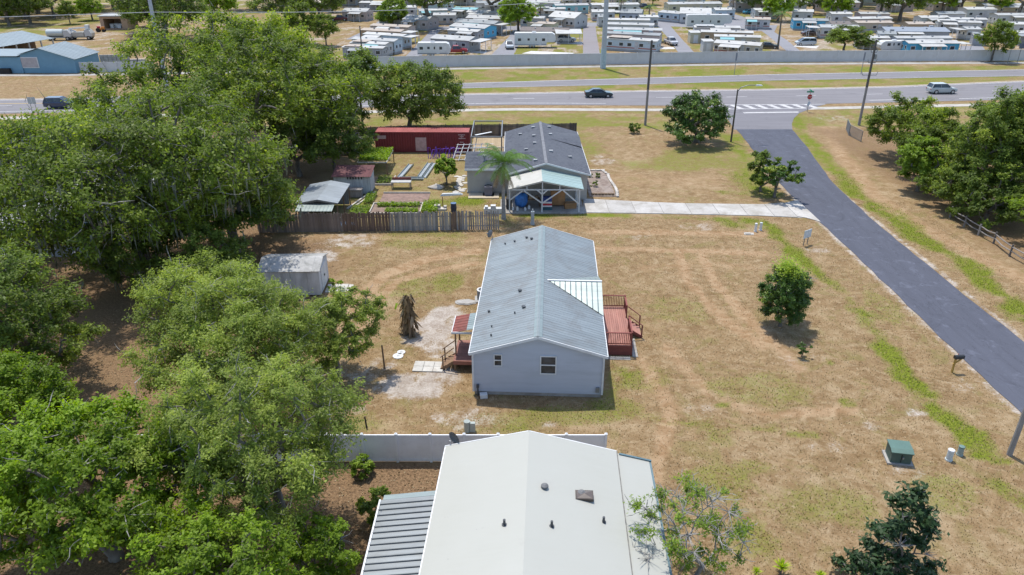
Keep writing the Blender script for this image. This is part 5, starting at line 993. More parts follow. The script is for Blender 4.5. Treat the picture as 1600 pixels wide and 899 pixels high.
b = MB(); b.box(-17.6,-16.1,75.2,76.0,.06,.85); b.box(-17.65,-16.05,75.1,76.05,.85,.95); o = b.build('workbench', M('weathered grey wood', (.235,.215,.20))); tag(o, 'grey wooden workbench against the front of the red-roofed shed', 'bench')
# --- garden beds, frames and things in the yard
SOIL = M('garden soil', (.20,.145,.115), .95, .3, 2); FRM = M('pale timber frame', (.45,.42,.37), .85, .15, 3)
def veg(name, label, x0, x1, y0, y1, h, seed, mat='bright', n=900, leaf=.2, z=0.05):
    rg = np.random.default_rng(seed); p = np.stack([x0+(x1-x0)*rg.random(n), y0+(y1-y0)*rg.random(n), z+h*rg.random(n)**.8], -1); V, F = leaves_geo(rg, p, np.tile([[0,0,1.]], (n,1)), leaf, leaf*.6)
    o = np_mesh(name, V, F, LEAF[mat], None, rg.random(n)*.9); return tag(o, label, 'vegetables', kind='stuff')
def gbed(label, x0, x1, y0, y1, sides='nesw', soil=SOIL):
    t = thing('garden_bed', label, 'garden bed', (0,0,0)); b = MB(); b.box(x0,x1,y0,y1,0,.05); b.build('soil', soil, t)
    for s, q in (('s',(x0,x1,y0-.1,y0)),('n',(x0,x1,y1,y1+.1)),('w',(x0-.1,x0,y0-.1,y1+.1)),('e',(x1,x1+.1,y0-.1,y1+.1))):
        if s in sides: b = MB(); b.box(*q,0,.2); b.build('board', FRM, t)
    return t
gbed('framed vegetable bed with two rows of greens behind the picket fence', -14.4,-9.4,70.2,73.2)
veg('salad_row', 'back row of leafy greens in the framed vegetable bed', -14.0,-9.6,72.2,73.1,.35,51); veg('salad_row', 'front row of leafy greens in the framed vegetable bed', -12.9,-9.6,70.3,71.3,.35,52)
gbed('bare brown soil bed with a pale plank along its back', -14.0,-8.9,73.8,76.6,'n',M('purple brown soil', (.22,.15,.125), .95, .3, 2))
veg('herb_row', 'leafy patch beside the framed vegetable bed on its right', -9.2,-7.6,70.2,73.2,.5,53,n=1100); veg('weed_patch', 'low green weeds beside the framed vegetable bed on its left', -16.4,-14.6,69.5,72.2,.35,54,'fresh'); veg('weed_row', 'green weeds behind the long pale planks at the lean-to', -15.6,-14.6,73.2,76.2,.4,55,'fresh',600)
t = thing('plank_edging', 'two long pale planks laid beside the lean-to', 'planks', (0,0,0))
b = MB(); b.beam((-17.0,71.6,.08),(-15.4,77.2,.08),.18,.1); b.build('plank', FRM, t); b = MB(); b.beam((-16.6,71.4,.06),(-15.0,77.2,.06),.14,.08); b.build('plank', FRM, t)
t = thing('vine_trellis', 'raised pale frame covered with bright green vines near the container', 'trellis', (0,0,0)); ax0, ax1, ay0, ay1 = -18.0,-14.6,83.3,88.6
for a, c in (((ax0,ay0),(ax1,ay0)),((ax0,ay1),(ax1,ay1)),((ax0,ay0),(ax0,ay1)),((ax1,ay0),(ax1,ay1))): b = MB(); b.beam((a[0],a[1],1.55),(c[0],c[1],1.55),.09,.12); b.build('rail', FRM, t)
for x_, y_ in ((ax0,ay0),(ax1,ay0),(ax0,ay1),(ax1,ay1),((ax0+ax1)/2,ay0)): b = MB(); b.cbox((x_,y_,.75),(.1,.1,1.5)); b.build('post', WOODB, t)
rg2 = np.random.default_rng(61); n = 3400; p = np.stack([ax0+(ax1-ax0)*rg2.random(n), ay0+.6+(ay1-ay0-.4)*rg2.random(n), 1.55+.35*rg2.random(n)], -1); V, F = leaves_geo(rg2, p, np.tile([[0,0,1.]], (n,1)), .24, .15); tag(np_mesh('vines', V, F, LEAF['bright'], t, .3+.6*rg2.random(n)), kind='stuff')
gbed('narrow framed bed in front of the vine trellis', -16.2,-13.6,79.6,82.6,'es'); veg('bean_plants', 'low plants in the narrow bed in front of the vine trellis', -15.4,-13.7,79.7,82.4,.35,56,'fresh',420)
t = thing('metal_frame', 'large flat U-shaped frame of grey metal troughs lying on the yard', 'frame', (0,0,0)); TM = metal_roof_mat('trough metal', (.36,.40,.43), (.27,.30,.33), .4)
for a, c, w_ in (((-13.0,82.0),(-12.3,87.4),.55),((-10.7,82.4),(-10.1,88.0),.5),((-10.1,82.2),(-9.5,88.0),.4),((-13.0,81.7),(-10.2,81.7),.7)):
    d = Vector((c[0]-a[0],c[1]-a[1],0)).normalized(); s = Vector((-d.y,d.x,0))*w_/2; A3 = Vector((*a,0)); C3 = Vector((*c,0))
    b = MB(); b.beam((*a,.06),(*c,.06),w_,.08); b.build('trough_bottom', TM, t)
    for k in (-1,1): b = MB(); b.beam(tuple(A3+s*k+Vector((0,0,.15))),tuple(C3+s*k+Vector((0,0,.15))),.05,.2); b.build('trough_side', ROOF_N, t)
tb_ = thing('potting_table', 'grey potting table with dark plants in the middle of the yard', 'table', (-12.3,78.2,0)); b = MB(); b.box(-1.1,1.1,-.1,.9,.75,.82); b.build('table_top', M('pale board', (.40,.40,.39), .8, .15), tb_)
for x_ in (-1.0,1.0):
    for y_ in (0,.8): b = MB(); b.cbox((x_,y_,.38),(.08,.08,.75)); b.build('leg', WOODG, tb_)
b = MB(); b.box(-1.05,1.05,.8,.9,.83,1.1); b.build('back_board', RUST, tb_)
t = thing('white_trellis', 'white lattice trellis leaning beside the beige house roof', 'trellis', (-5.0,89.2,0), .1)
for i in range(6): b = MB(); b.beam((-2.4+i*.75,0,.1),(-1.6+i*.75,1.2,1.9),.09,.05); b.build('slat', TRIM, t)
for i in range(5): z_ = .2+i*.4; b = MB(); b.beam((-2.5+z_*.4,z_*.65-.04,z_),(2.1+z_*.4,z_*.65-.04,z_),.09,.05); b.build('slat', TRIM, t)
t = thing('purple_frames', 'heap of purple metal frames leaning at the red container', 'frames', (-8.9,90.6,0)); PUR = M('purple paint', (.14,.055,.36), .45, .2); rgp = random.Random(7)
for i in range(13):
    x_ = -1.6+i*.27; b = MB(); b.tube([(x_,-.5+rgp.random()*.3,.03),(x_+rgp.uniform(-.2,.7),.1,1.0+rgp.random()*.5),(x_+rgp.uniform(.1,1.0),.55,.9+rgp.random()*.4),(x_+rgp.uniform(.2,.9),.7,.03)], .05, 6); b.build('tube_frame', PUR, t)
t = thing('oil_drum', 'dark blue plastic drum standing behind the picket fence', 'drum', g(709,331)); b = MB(); b.tube([(0,0,0),(0,0,.3),(0,0,.32),(0,0,.6),(0,0,.62),(0,0,.9)], [.29,.29,.31,.31,.29,.28], 16); b.build('barrel', M('dark navy drum', (.035,.045,.075), .5), t); b = MB(); b.tube([(0,0,.9),(0,0,.94)], .30, 16); b.build('rim', M('blue rim', (.10,.16,.26), .4), t)
t = thing('concrete_stand', 'pale stone blocks with a post behind the picket fence', 'blocks', g(688,328));
for q in ((0,0,.1,1.3,.7,.2),(-.3,.1,.35,.6,.5,.3),(.5,.1,.3,.3,.4,.2)): b = MB(); b.cbox(q[:3], q[3:]); b.build('block', M('border stone', (.42,.39,.35)), t)
b = MB(); b.cyl(.25,.3,0,1.3,.04,8); b.build('post', RUST, t)
b = MB(); b.add([(-1.2,-.25,.03),(1.2,.15,.03),(1.25,.55,.03),(-1.1,.3,.03),(-1.0,-.15,.22),(1.0,.2,.2),(1.0,.45,.2),(-.95,.2,.22)], [(3,2,1,0),(4,5,6,7),(0,1,5,4),(1,2,6,5),(2,3,7,6),(3,0,4,7)]); o = b.build('canoe_cover', M('pale cover', (.52,.55,.56), .5)); x, y = g(705,306); o.location = (x,y,0); tag(o, 'pale upturned cover lying on the grass left of the wing patio', 'cover')
tag(blobby('tarp_heap', M('light blue tarp', (.14,.33,.58), .5, .25), (-16.2,66.9,.12), .9, (1.2,.6,.35), 9), 'light blue tarp heap behind the brown pickets', 'tarp')
tag(blobby('stone_heap', M('border stone', (.42,.39,.35)), (-8.4,78.6,.1), .7, (1.2,.8,.45), 12, .3), 'pale stone heap at the foot of the two-trunk garden tree', 'stones')
b = MB(); b.box(-.9,.9,-.3,.3,0,.55); b.box(-.8,-.5,-.25,.25,.55,.75); b.box(-.2,.3,-.28,.2,.55,.85); o = b.build('crate_stack', M('white plastic', (.55,.56,.56))); x, y = g(770,333); o.location = (x,y,0); tag(o, 'white crates stacked behind the spaced pickets beside the palm', 'crates')
# terrace with pergola behind the wing
tr = thing('terrace', 'raised timber terrace with grey pergola posts behind the beige house', 'terrace', (0,0,0)); tx0, tx1, ty0, ty1 = -5.2,-.7,90.6,99.2
for i in range(18): b = MB(); a = tx0+(tx1-tx0)*i/18; b.box(a+.006,a+(tx1-tx0)/18-.006,ty0,ty1,.5,.55); b.build('board', M('tan deck board', (.34,.26,.16), .85, .15, rand=.12), tr)
for x_, y_ in ((tx0+.1,ty0+.1),(tx1-.6,ty0+.1),(tx0+.1,ty1-.1),(tx1-.6,ty1-.1)): b = MB(); b.cbox((x_,y_,1.35),(.16,.16,2.7)); b.build('post', GREYM, tr)
for a, c in (((tx0,ty0+.1),(tx1-.5,ty0+.1)),((tx0,ty1-.1),(tx1-.5,ty1-.1)),((tx0+.1,ty0),(tx0+.1,ty1)),((tx1-.6,ty0),(tx1-.6,ty1))): b = MB(); b.beam((*a,2.65),(*c,2.65),.1,.16); b.build('beam', GREYM, tr)
b = MB(); b.beam((tx0+.6,ty0+.6,2.75),(tx0+2.6,ty0+2.2,2.75),.3,.05); b.build('loose_plank', TRIM, tr)
for i in range(28): b = MB(); b.cbox((tx0+.1+i*.16,ty0+.02,.95),(.05,.04,.75)); b.build('baluster', WOODB, tr)
b = MB(); b.box(tx0,tx1,ty0-.02,ty0+.06,1.33,1.4); b.build('handrail', TRIM, tr); b = MB(); b.box(tx0,tx1,ty0-.06,ty0-.02,.1,.5); b.build('skirt', TRIM, tr)
# ================================================================ VEHICLES AND STREET FURNITURE
TYRE = M('tyre rubber', (.022,.022,.023), .85, .2); RIM = M('wheel rim', (.42,.43,.44), .35, .1, metal=.6); LAMPW = M('headlight glass', (.65,.66,.66), .15, .05); LAMPR = M('tail light red', (.30,.015,.012), .3, .1)
def carpaint(col):
    k = 'car paint %s' % (col,)
    if k in MATS: return MATS[k]
    m, N, L, B = newmat(k); v = coords(N, L); c = mixc(N, L, ramp(N, L, noise(N, L, v, 1.4, 5), .35, .7), col, tuple(x*.88+.012 for x in col)); L.new(c, B.inputs['Base Color'])
    B.inputs['Roughness'].default_value = .28; B.inputs['Coat Weight'].default_value = .5; B.inputs['Coat Roughness'].default_value = .08; MATS[k] = m; return m
CK = {
 'sedan': dict(L=4.8, body=[(-2.4,.5,.80,.66),(-2.32,.32,.98,.80),(-1.7,.24,1.03,.89),(-.4,.22,.97,.91),(1.0,.22,.95,.90),(1.9,.25,.86,.88),(2.3,.32,.74,.80),(2.4,.46,.62,.66)], g0=(-1.85,1.15), g1=(-1.05,.28), zr=1.46, zb=.96, w0=.80, w1=.60, wx=(-1.45,1.5), r=.33),
 'suv': dict(L=4.85, body=[(-2.42,.5,.90,.72),(-2.36,.36,1.10,.85),(-1.7,.28,1.13,.94),(-.4,.26,1.10,.96),(.95,.26,1.08,.95),(1.9,.3,1.0,.92),(2.32,.38,.88,.84),(2.42,.5,.72,.70)], g0=(-2.32,1.25), g1=(-2.02,.35), zr=1.76, zb=1.09, w0=.85, w1=.68, wx=(-1.45,1.5), r=.38),
 'van': dict(L=4.95, body=[(-2.46,.45,.95,.78),(-2.4,.34,1.10,.88),(-1.7,.25,1.12,.96),(0,.24,1.10,.97),(1.2,.24,1.06,.95),(2.05,.28,.96,.92),(2.38,.36,.82,.82),(2.46,.48,.66,.70)], g0=(-2.36,1.75), g1=(-2.2,.6), zr=1.78, zb=1.08, w0=.88, w1=.72, wx=(-1.5,1.55), r=.34),
 'pickup': dict(L=5.5, body=[(-2.75,.55,1.0,.86),(-2.7,.42,1.08,.93),(-.6,.38,1.1,.96),(.2,.36,1.1,.96),(1.3,.36,1.12,.95),(2.3,.4,1.08,.93),(2.68,.45,.98,.88),(2.75,.55,.82,.8)], g0=(-.75,1.5), g1=(-.55,.65), zr=1.82, zb=1.1, w0=.88, w1=.70, wx=(-1.75,1.75), r=.40),
}
def car(name, label, cat, kind, loc, rz, col, group=None):
    d = CK[kind]; t = thing(name, label, cat, (loc[0],loc[1],loc[2] if len(loc) > 2 else .03), rz, group); pm_ = carpaint(col)
    b = MB(); vs = []
    for x, zb, zt, hw in d['body']:
        vs += [(x,-hw*.92,zb),(x,-hw,zb+.18),(x,-hw,zt-.14),(x,-hw*.9,zt),(x,hw*.9,zt),(x,hw,zt-.14),(x,hw,zb+.18),(x,hw*.92,zb)]
    n = len(d['body']); fs = [(8*i+k,8*i+(k+1)%8,8*(i+1)+(k+1)%8,8*(i+1)+k) for i in range(n-1) for k in range(8)]; fs += [tuple(reversed(range(8))), tuple(range(8*(n-1),8*n))]
    b.add(vs, [tuple(reversed(f)) for f in fs]); body = b.build('body', pm_, t, False)
    (a0,a1),(c0,c1),zb,zr,w0,w1 = d['g0'],d['g1'],d['zb'],d['zr'],d['w0'],d['w1']; zz = zr-.05
    b = MB(); b.add([(a0,-w0,zb),(a1,-w0*.95,zb),(a1,w0*.95,zb),(a0,w0,zb),(c0,-w1,zz),(c1,-w1,zz),(c1,w1,zz),(c0,w1,zz)], [(0,1,5,4),(1,2,6,5),(2,3,7,6),(3,0,4,7)]); b.build('windows', GLASS, t)
    b = MB(); b.add([(c0-.03,-w1-.02,zz),(c1+.03,-w1-.02,zz),(c1+.03,w1+.02,zz),(c0-.03,w1+.02,zz),(c0+.1,-w1+.08,zr),(c1-.1,-w1+.08,zr),(c1-.1,w1-.08,zr),(c0+.1,w1-.08,zr)], [(3,2,1,0),(4,5,6,7),(0,1,5,4),(1,2,6,5),(2,3,7,6),(3,0,4,7)]); b.build('roof', pm_, t)
    for s in (-1,1):
        b = MB(); mx = (c0+c1)/2; bx = (a0+a1)/2-.1; 
        for u, v_ in (((a0,c0)),((bx,mx)),((a1,c1))): b.beam((u,s*(w0+.004),zb),(v_,s*(w1+.004),zz),.09,.03)
        tag(b.build('pillars', pm_, t), kind='stuff')
        b = MB(); b.cbox((a1-.35,s*(w0+.17),zb+.06),(.16,.2,.14)); b.build('mirror', pm_, t)
        X = d['body'][-2][0]; b = MB(); b.cbox((X+.02,s*.58,d['body'][-2][2]-.12),(.14,.36,.14)); b.build('headlight', LAMPW, t)
        X = d['body'][0][0]; b = MB(); b.cbox((X+.03,s*.62,d['body'][0][2]-.06),(.12,.28,.16)); b.build('tail_light', LAMPR, t)
        for wx in d['wx']:
            r = d['r']; w = MB(); w.tube([(wx,s*.74,r),(wx,s*.955,r)], r, 16); wo = w.build('wheel', TYRE, t); w = MB(); w.tube([(wx,s*.95,r),(wx,s*.975,r)], r*.62, 12); w.build('rim', RIM, wo)
    if kind == 'pickup': b = MB(); b.box(-2.62,-.82,-.78,.78,1.085,1.125); b.build('bed', DARK, t)
    return t
def rv(name, label, loc, rz, L=7.0, fifth=False, stripe=(.25,.27,.30), h=3.0):
    t = thing(name, label, 'caravan', (loc[0],loc[1],.0), rz); z0 = .55; RVW = M('caravan white', (.56,.57,.57), .45, .06, dirt=(.46,.46,.45), dirt_amt=.3)
    pr = [(-L/2,z0),(L/2-.5,z0),(L/2-.05,z0+.5),(L/2,z0+1.2),(L/2-.35,h-.25),(L/2-.9,h),(-L/2+.12,h),(-L/2,h-.2)]
    if fifth: pr = [(-L/2,z0),(L/2-2.3,z0),(L/2-2.2,z0+.75),(L/2-.4,z0+.8),(L/2,z0+1.3),(L/2-.2,h-.4),(L/2-.9,h),(-L/2+.12,h),(-L/2,h-.2)]
    b = MB(); b.prism_y(pr, -1.2, 1.2); bd = b.build('body', RVW, t)
    b = MB(); b.box(-L/2+.15,L/2-.95,-1.12,1.12,h+.005,h+.04); b.build('roof', M('caravan roof', (.50,.50,.49), .7, .1), t)
    sm_ = M('caravan stripe %s' % (stripe,), stripe, .5)
    for y in (-1.206,1.206):
        b = MB(); b.box(-L/2+.1,L/2-(2.4 if fifth else .6),min(y,y*.997),max(y,y*.997),z0+.12,z0+.3); b.build('stripe', sm_, t)
        for u, w_, zc, hh in ((-L*.38,.75,1.9,.6),(-L*.16,.55,1.95,.5),(L*.02,.3,1.95,.55),(L*.2,.75,1.9,.6)):
            b = MB(); b.box(u-w_/2,u+w_/2,min(y,y*1.012),max(y,y*1.012),zc-hh/2,zc+hh/2); b.build('window', GLASS, t)
    b = MB(); b.box(L*.08,L*.08+.65,-1.225,-1.2,z0+.1,z0+2.0); b.build('door', RVW, t)
    b = MB(); b.cbox((-.3,0,h+.16),(.9,.7,.26)); b.build('roof_unit', TRIM, t)
    for wx in (-.9,-.05):
        for s in (-1,1): w = MB(); w.tube([(wx-.3,s*.95,.36),(wx-.3,s*1.18,.36)], .36, 14); wo = w.build('wheel', TYRE, t); w = MB(); w.tube([(wx-.3,s*1.175,.36),(wx-.3,s*1.195,.36)], .2, 10); w.build('rim', RIM, wo)
    b = MB(); b.cyl(L/2-1.0,0,.0,z0+.02,.06,6); b.build('jack', GREYM, t); return t
# highway traffic
x, y = g(935,152); car('car', 'dark teal saloon car driving on the highway above the back house', 'car', 'sedan', (x,y), .03, (.012,.03,.036))
x, y = g(1470,146); car('estate_car', 'pale silver sport-utility car on the highway at upper right', 'car', 'suv', (x,y), .05, (.42,.45,.44))
x, y = g(97,169); car('suv_car', 'dark blue sport-utility car on the highway at far left', 'car', 'suv', (x,y), .07, (.022,.040,.085))
# cars on the lot beyond the oaks
x, y = g(20,238); car('parked_car', 'white car parked beyond the mossy oak at the left edge', 'car', 'sedan', (-43.0,79.0), .5, (.55,.56,.57)); car('parked_van', 'pale van parked deepest in the lot behind the mossy oak', 'van', 'van', (-50.5,87.0), .4, (.50,.51,.52))
car('parked_car', 'blue car glimpsed beneath the mossy oak near the yellow kerb', 'car', 'sedan', (-41.5,64.5), .5, (.10,.20,.36))
b = MB(); b.beam((-44.5,60.4,.07),(-38.6,63.2,.07),.25,.14); o = b.build('kerb', M('yellow kerb', (.55,.36,.06), .7, .15)); tag(o, 'yellow painted kerb under the left edge of the mossy oak', 'kerb')
# ---- poles
WPOLE = M('grey timber pole', (.26,.24,.225), .9, .2, 5, (1,1,.2)); CPOLE = M('concrete pole', (.40,.42,.44), .8, .08, 3); DPOLE = M('dark timber pole', (.11,.10,.092), .9, .25, 4, (1,1,.2))
def pole(name, label, loc, h, r0, r1, mat, cat='utility pole'):
    t = thing(name, label, cat, loc); b = MB(); b.tube([(0,0,-.2),(0,0,h*.5),(0,0,h)], [r0,(r0+r1)/2,r1], 10); b.build('shaft', mat, t); return t
t = pole('utility_pole', 'tall two-tone utility pole in front of the far wall near the dark car', g(1008,196), 11.9, .19, .13, WPOLE)
b = MB(); b.tube([(0,0,5.2),(0,0,11.95)], [.175,.14], 10); b.build('dark_sleeve', DPOLE, t); b = MB(); b.beam((-.5,0,11.6),(.5,0,11.6),.09,.1); b.build('crossarm', WOODG, t)
t = pole('utility_pole', 'leaning-looking utility pole with brackets beside the right wood', g(1342,196), 12.0, .2, .13, WPOLE)
b = MB(); b.tube([(0,0,5.5),(0,0,12.02)], [.178,.14], 10); b.build('dark_sleeve', DPOLE, t)
for z_, l in ((7.2,1.0),(8.9,.5),(10.3,.35)): b = MB(); b.beam((-l,0,z_),(l,0,z_),.08,.09); b.build('crossarm', GREYM, t); b = MB(); b.tube([(-l,0,z_),(-l-.15,0,z_+.5)], .04, 5); b.build('bracket', GREYM, t); b = MB(); b.tube([(l,0,z_),(l+.15,0,z_+.5)], .04, 5); b.build('bracket', GREYM, t)
b = MB(); b.cyl(.32,0,9.4,10.1,.2,12); b.build('transformer_can', GREYM, t)
t = pole('transmission_pole', 'thick pale concrete pole standing at the far white wall', g(942,107), 26, .55, .38, CPOLE); b = MB(); b.cyl(0,0,0,4.0,.60,14,.56); b.build('base_collar', M('blue grey collar', (.38,.46,.50), .7), t)
pole('transmission_pole', 'pale concrete pole rising out of the tallest oak at left', (-58.0,126.0), 24, .34, .24, CPOLE)
t = pole('street_light', 'brown street light with curved arm beside the dark twisted tree', g(1142,222), 7.0, .13, .09, M('brown pole', (.12,.095,.075), .7, .2), 'street light')
b = MB(); b.tube([(0,0,6.7),(.4,0,7.25),(1.3,.2,7.5),(2.7,.3,7.5)], [.06,.055,.05,.045], 8); b.build('arm', GREYM, t); b = MB(); b.add([(2.4,.15,7.4),(3.3,.2,7.42),(3.3,.45,7.42),(2.4,.45,7.4),(2.5,.22,7.58),(3.15,.26,7.55),(3.15,.4,7.55),(2.5,.38,7.58)], [(3,2,1,0),(4,5,6,7),(0,1,5,4),(1,2,6,5),(2,3,7,6),(3,0,4,7)]); b.build('lamp_head', TRIM, t)
pole('utility_pole', 'grey timber pole at the right edge beside the lane', g(1577,711), 8.0, .15, .11, WPOLE)
t = pole('park_pole', 'dark timber pole among the mobile homes at left of the wall', g(567,98), 7.5, .16, .12, DPOLE)
for (a, c, i) in (((-180,104,15.0),(-58.0,126,13.9),0),((-58.0,126,13.9),(19.0,157.8,13.6),1)):
    b = MB(); A3, C3 = Vector(a), Vector(c); b.tube([A3+(C3-A3)*s+Vector((0,0,-1.0*math.sin(math.pi*s))) for s in np.linspace(0,1,13)], .05, 5); o = b.build('power_cable', M('pale cable', (.42,.43,.44), .6)); tag(o, ['pale overhead cable crossing the top left corner','pale overhead cable across the top between the two concrete poles'][i], 'cable')
# ---- signs
def text_part(s, size, mat, parent, loc, rot):
    cu = bpy.data.curves.new('lettering', 'FONT'); cu.body = s; cu.size = size; cu.align_x = 'CENTER'; cu.align_y = 'CENTER'; cu.extrude = .003; to = bpy.data.objects.new('lettering', cu)
    dg = bpy.context.evaluated_depsgraph_get(); COL.objects.link(to); me = bpy.data.meshes.new_from_object(to.evaluated_get(bpy.context.evaluated_depsgraph_get())); bpy.data.objects.remove(to)
    o = bpy.data.objects.new('lettering', me); COL.objects.link(o); me.materials.clear(); me.materials.append(mat); o.parent = parent; o.location = loc; o.rotation_euler = rot; return o
t = thing('stop_sign', 'red octagonal stop sign with street name plates at the junction', 'road sign', g(1261,175)); b = MB(); b.cbox((0,0,1.6),(.07,.07,3.2)); b.build('post', GREYM, t)
oc = [(math.cos(math.pi/8+k*math.pi/4)*.43, 2.35+math.sin(math.pi/8+k*math.pi/4)*.43) for k in range(8)]; b = MB(); b.prism_y(oc, -.075, -.05); b.build('white_rim', TRIM, t)
oc = [(math.cos(math.pi/8+k*math.pi/4)*.39, 2.35+math.sin(math.pi/8+k*math.pi/4)*.39) for k in range(8)]; b = MB(); b.prism_y(oc, -.085, -.076); f = b.build('face', M('sign red', (.42,.02,.025), .5, .05), t); text_part('STOP', .29, TRIM, f, (0,-.09,2.35), (math.pi/2,0,0))
b = MB(); b.box(-.55,.55,-.02,.02,3.0,3.22); b.build('name_plate', M('sign green', (.02,.24,.14), .5), t); b = MB(); b.box(-.02,.02,-.5,.5,3.25,3.46); b.build('name_plate', M('sign green', (.02,.24,.14)), t)
b = MB(); b.prism_y([(-.26,1.0),(.1,.9),(.3,1.45),(-.05,1.72)], -.06, -.045); b.build('lower_plate', M('pale blue plate', (.50,.56,.66), .5), t)
t = thing('notice_board', 'two white notice panels on posts beside the lane', 'sign', g(1258,383), -.95)
for y_ in (-.28,.28):
    b = MB(); b.cbox((0,y_,.7),(.06,.06,1.4)); b.build('post', GREYM, t); b = MB(); b.box(.035,.07,y_-.26,y_+.26,.72,1.5); b.build('panel', M('notice white', (.58,.63,.66), .4), t)
for px, lb in ((1579,'left one of two dark square signs by the far wall at right'),(1594,'right one of two dark square signs by the far wall at right')):
    x, y = g(px-5,99); t = thing('verge_sign', lb, 'road sign', (x,y)); b = MB(); b.cbox((0,0,1.9),(.09,.09,3.8)); b.build('post', GREYM, t); b = MB(); b.box(-.55,.55,-.07,-.045,3.0,4.1); b.build('panel', M('dark sign back', (.10,.12,.17), .5), t)
x, y = g(57,184); t = thing('verge_sign', 'pale sign plates on two posts by the highway at far left', 'road sign', (x,y))
for dx in (-.35,.35): b = MB(); b.cbox((dx,0,1.4),(.06,.06,2.8)); b.build('post', GREYM, t)
for i in range(2): b = MB(); b.box(-.6+i*.62,-.02+i*.62,-.06,-.035,2.1,3.1); b.build('panel', M('sign back', (.40,.42,.44), .5), t)
for px, py, lb in ((1147,117,'thin grey post with narrow plate on the far verge right of the concrete pole'),(1345,116,'thin grey post with narrow plate on the far verge beside the bracketed pole')):
    x, y = g(px,py); t = thing('marker_post', lb, 'post', (x,y)); b = MB(); b.cbox((0,0,2.0),(.09,.09,4.0)); b.build('post', GREYM, t); b = MB(); b.box(-.16,.16,-.075,-.05,2.7,4.2); b.build('plate', M('dark plate', (.20,.21,.24), .5), t)
# ---- small roadside boxes
TG = M('transformer green', (.055,.095,.080), .55, .12, 2, dirt=(.09,.12,.10), dirt_amt=.4)
t = thing('transformer_box', 'green pad transformer box on the dry lawn at lower right', 'utility box', g(1402,718), -.18); b = MB(); b.box(-.66,.66,-.55,.6,0,.1); b.build('pad', CONCG, t)
b = MB(); b.prism_x([(-.45,.1),(.5,.1),(.5,.82),(-.2,.82),(-.45,.74)], -.52, .52); b.build('cabinet', TG, t)
b = MB(); b.prism_x([(-.5,.745),(-.2,.835),(.55,.835),(.55,.88),(-.22,.88),(-.5,.79)], -.57, .57); b.build('lid', M('transformer lid', (.085,.15,.125), .5, .12), t)
b = MB(); b.cbox((0,-.465,.42),(.03,.03,.5)); b.build('door_seam', DARK, t); b = MB(); b.cbox((.08,-.475,.45),(.07,.05,.1)); b.build('lock', GREYM, t)
def ped(label, loc, h, r, mat, cap):
    t = thing('cable_pedestal', label, 'utility box', loc); b = MB(); b.cyl(0,0,0,h*.85,r,12); b.cyl(0,0,0,.08,r*1.2,12); b.build('shell', mat, t); b = MB(); b.tube([(0,0,h*.85),(0,0,h*.97),(0,0,h)], [r*1.08,r*1.05,r*.6], 12); b.build('cap', cap, t)
PW = M('pedestal white', (.50,.55,.54), .5, .06); PG = M('pedestal green', (.12,.19,.17), .5)
ped('pale cable pedestal near the green transformer box, left of two', g(1482,719), .72, .16, PW, TRIM); ped('grey-green cable pedestal near the green transformer box, right of two', g(1499,711), .6, .15, M('pedestal dull', (.26,.32,.30), .5), PG)
ped('slim white pedestal on the lawn below the driveway, left of two', g(1180,362), .85, .12, TRIM, TRIM); ped('slim white pedestal on the lawn below the driveway, right of two', g(1188,360), .8, .13, TRIM, PW)
b = MB(); b.prism([(-.5,-.25),(.4,-.3),(.5,.2),(-.4,.3)],0,.06); b.cbox((-.1,0,.09),(.5,.35,.06)); o = b.build('valve_cover', CONC); x, y = g(1170,366); o.location = (x,y,0); tag(o, 'flat concrete valve cover beside the two slim white pedestals', 'cover')
t = thing('mailbox', 'black mailbox on a yellow-brown post at the lane edge', 'mailbox', g(1487,582), .1); b = MB(); b.cbox((0,0,.52),(.1,.1,1.04)); b.build('post', M('yellow timber', (.40,.25,.06), .8, .2), t); b = MB(); b.beam((-.1,0,.62),(.4,0,.98),.07); b.build('brace', M('yellow timber', (.40,.25,.06)), t)
b = MB(); b.prism_x([(-.11,1.04),(.11,1.04),(.11,1.2),(.08,1.27),(0,1.3),(-.08,1.27),(-.11,1.2)], -.12, .5); bx_ = b.build('box', M('mailbox black', (.03,.032,.035), .4, .2), t); b = MB(); b.cbox((.515,0,1.16),(.02,.2,.22)); b.build('door', M('mailbox black', (.03,.032,.035)), bx_); b = MB(); b.cbox((.2,.13,1.25),(.03,.02,.16)); b.build('flag', M('red plastic', (.45,.035,.05)), bx_)
# ---- split rail fence on the right
rf_ = thing('rail_fence', 'two-rail weathered timber fence in front of the right wood', 'fence', (0,0,0)); pp = [g(a, c) for a, c in ((1484,340),(1506,355),(1528,368),(1552,381),(1577,401),(1606,417),(1640,440))]
for i, (x, y) in enumerate(pp):
    b = MB(); b.tube([(x,y,-.05),(x+.02,y,1.15)], [.09,.08], 7); b.build('post', DPOLE if i > 2 else WOODG, rf_)
for (ax, ay), (c_, d_) in zip(pp[:-1], pp[1:]):
    for z_ in (.5,.95):
        k = random.Random(int(ax*100)+int(z_*10)); b = MB(); b.tube([(ax,ay,z_+k.uniform(-.05,.05)),((ax+c_)/2,(ay+d_)/2,z_-.06+k.uniform(-.05,.03)),(c_,d_,z_+k.uniform(-.05,.05))], .055, 6); b.build('rail', WOODG, rf_)
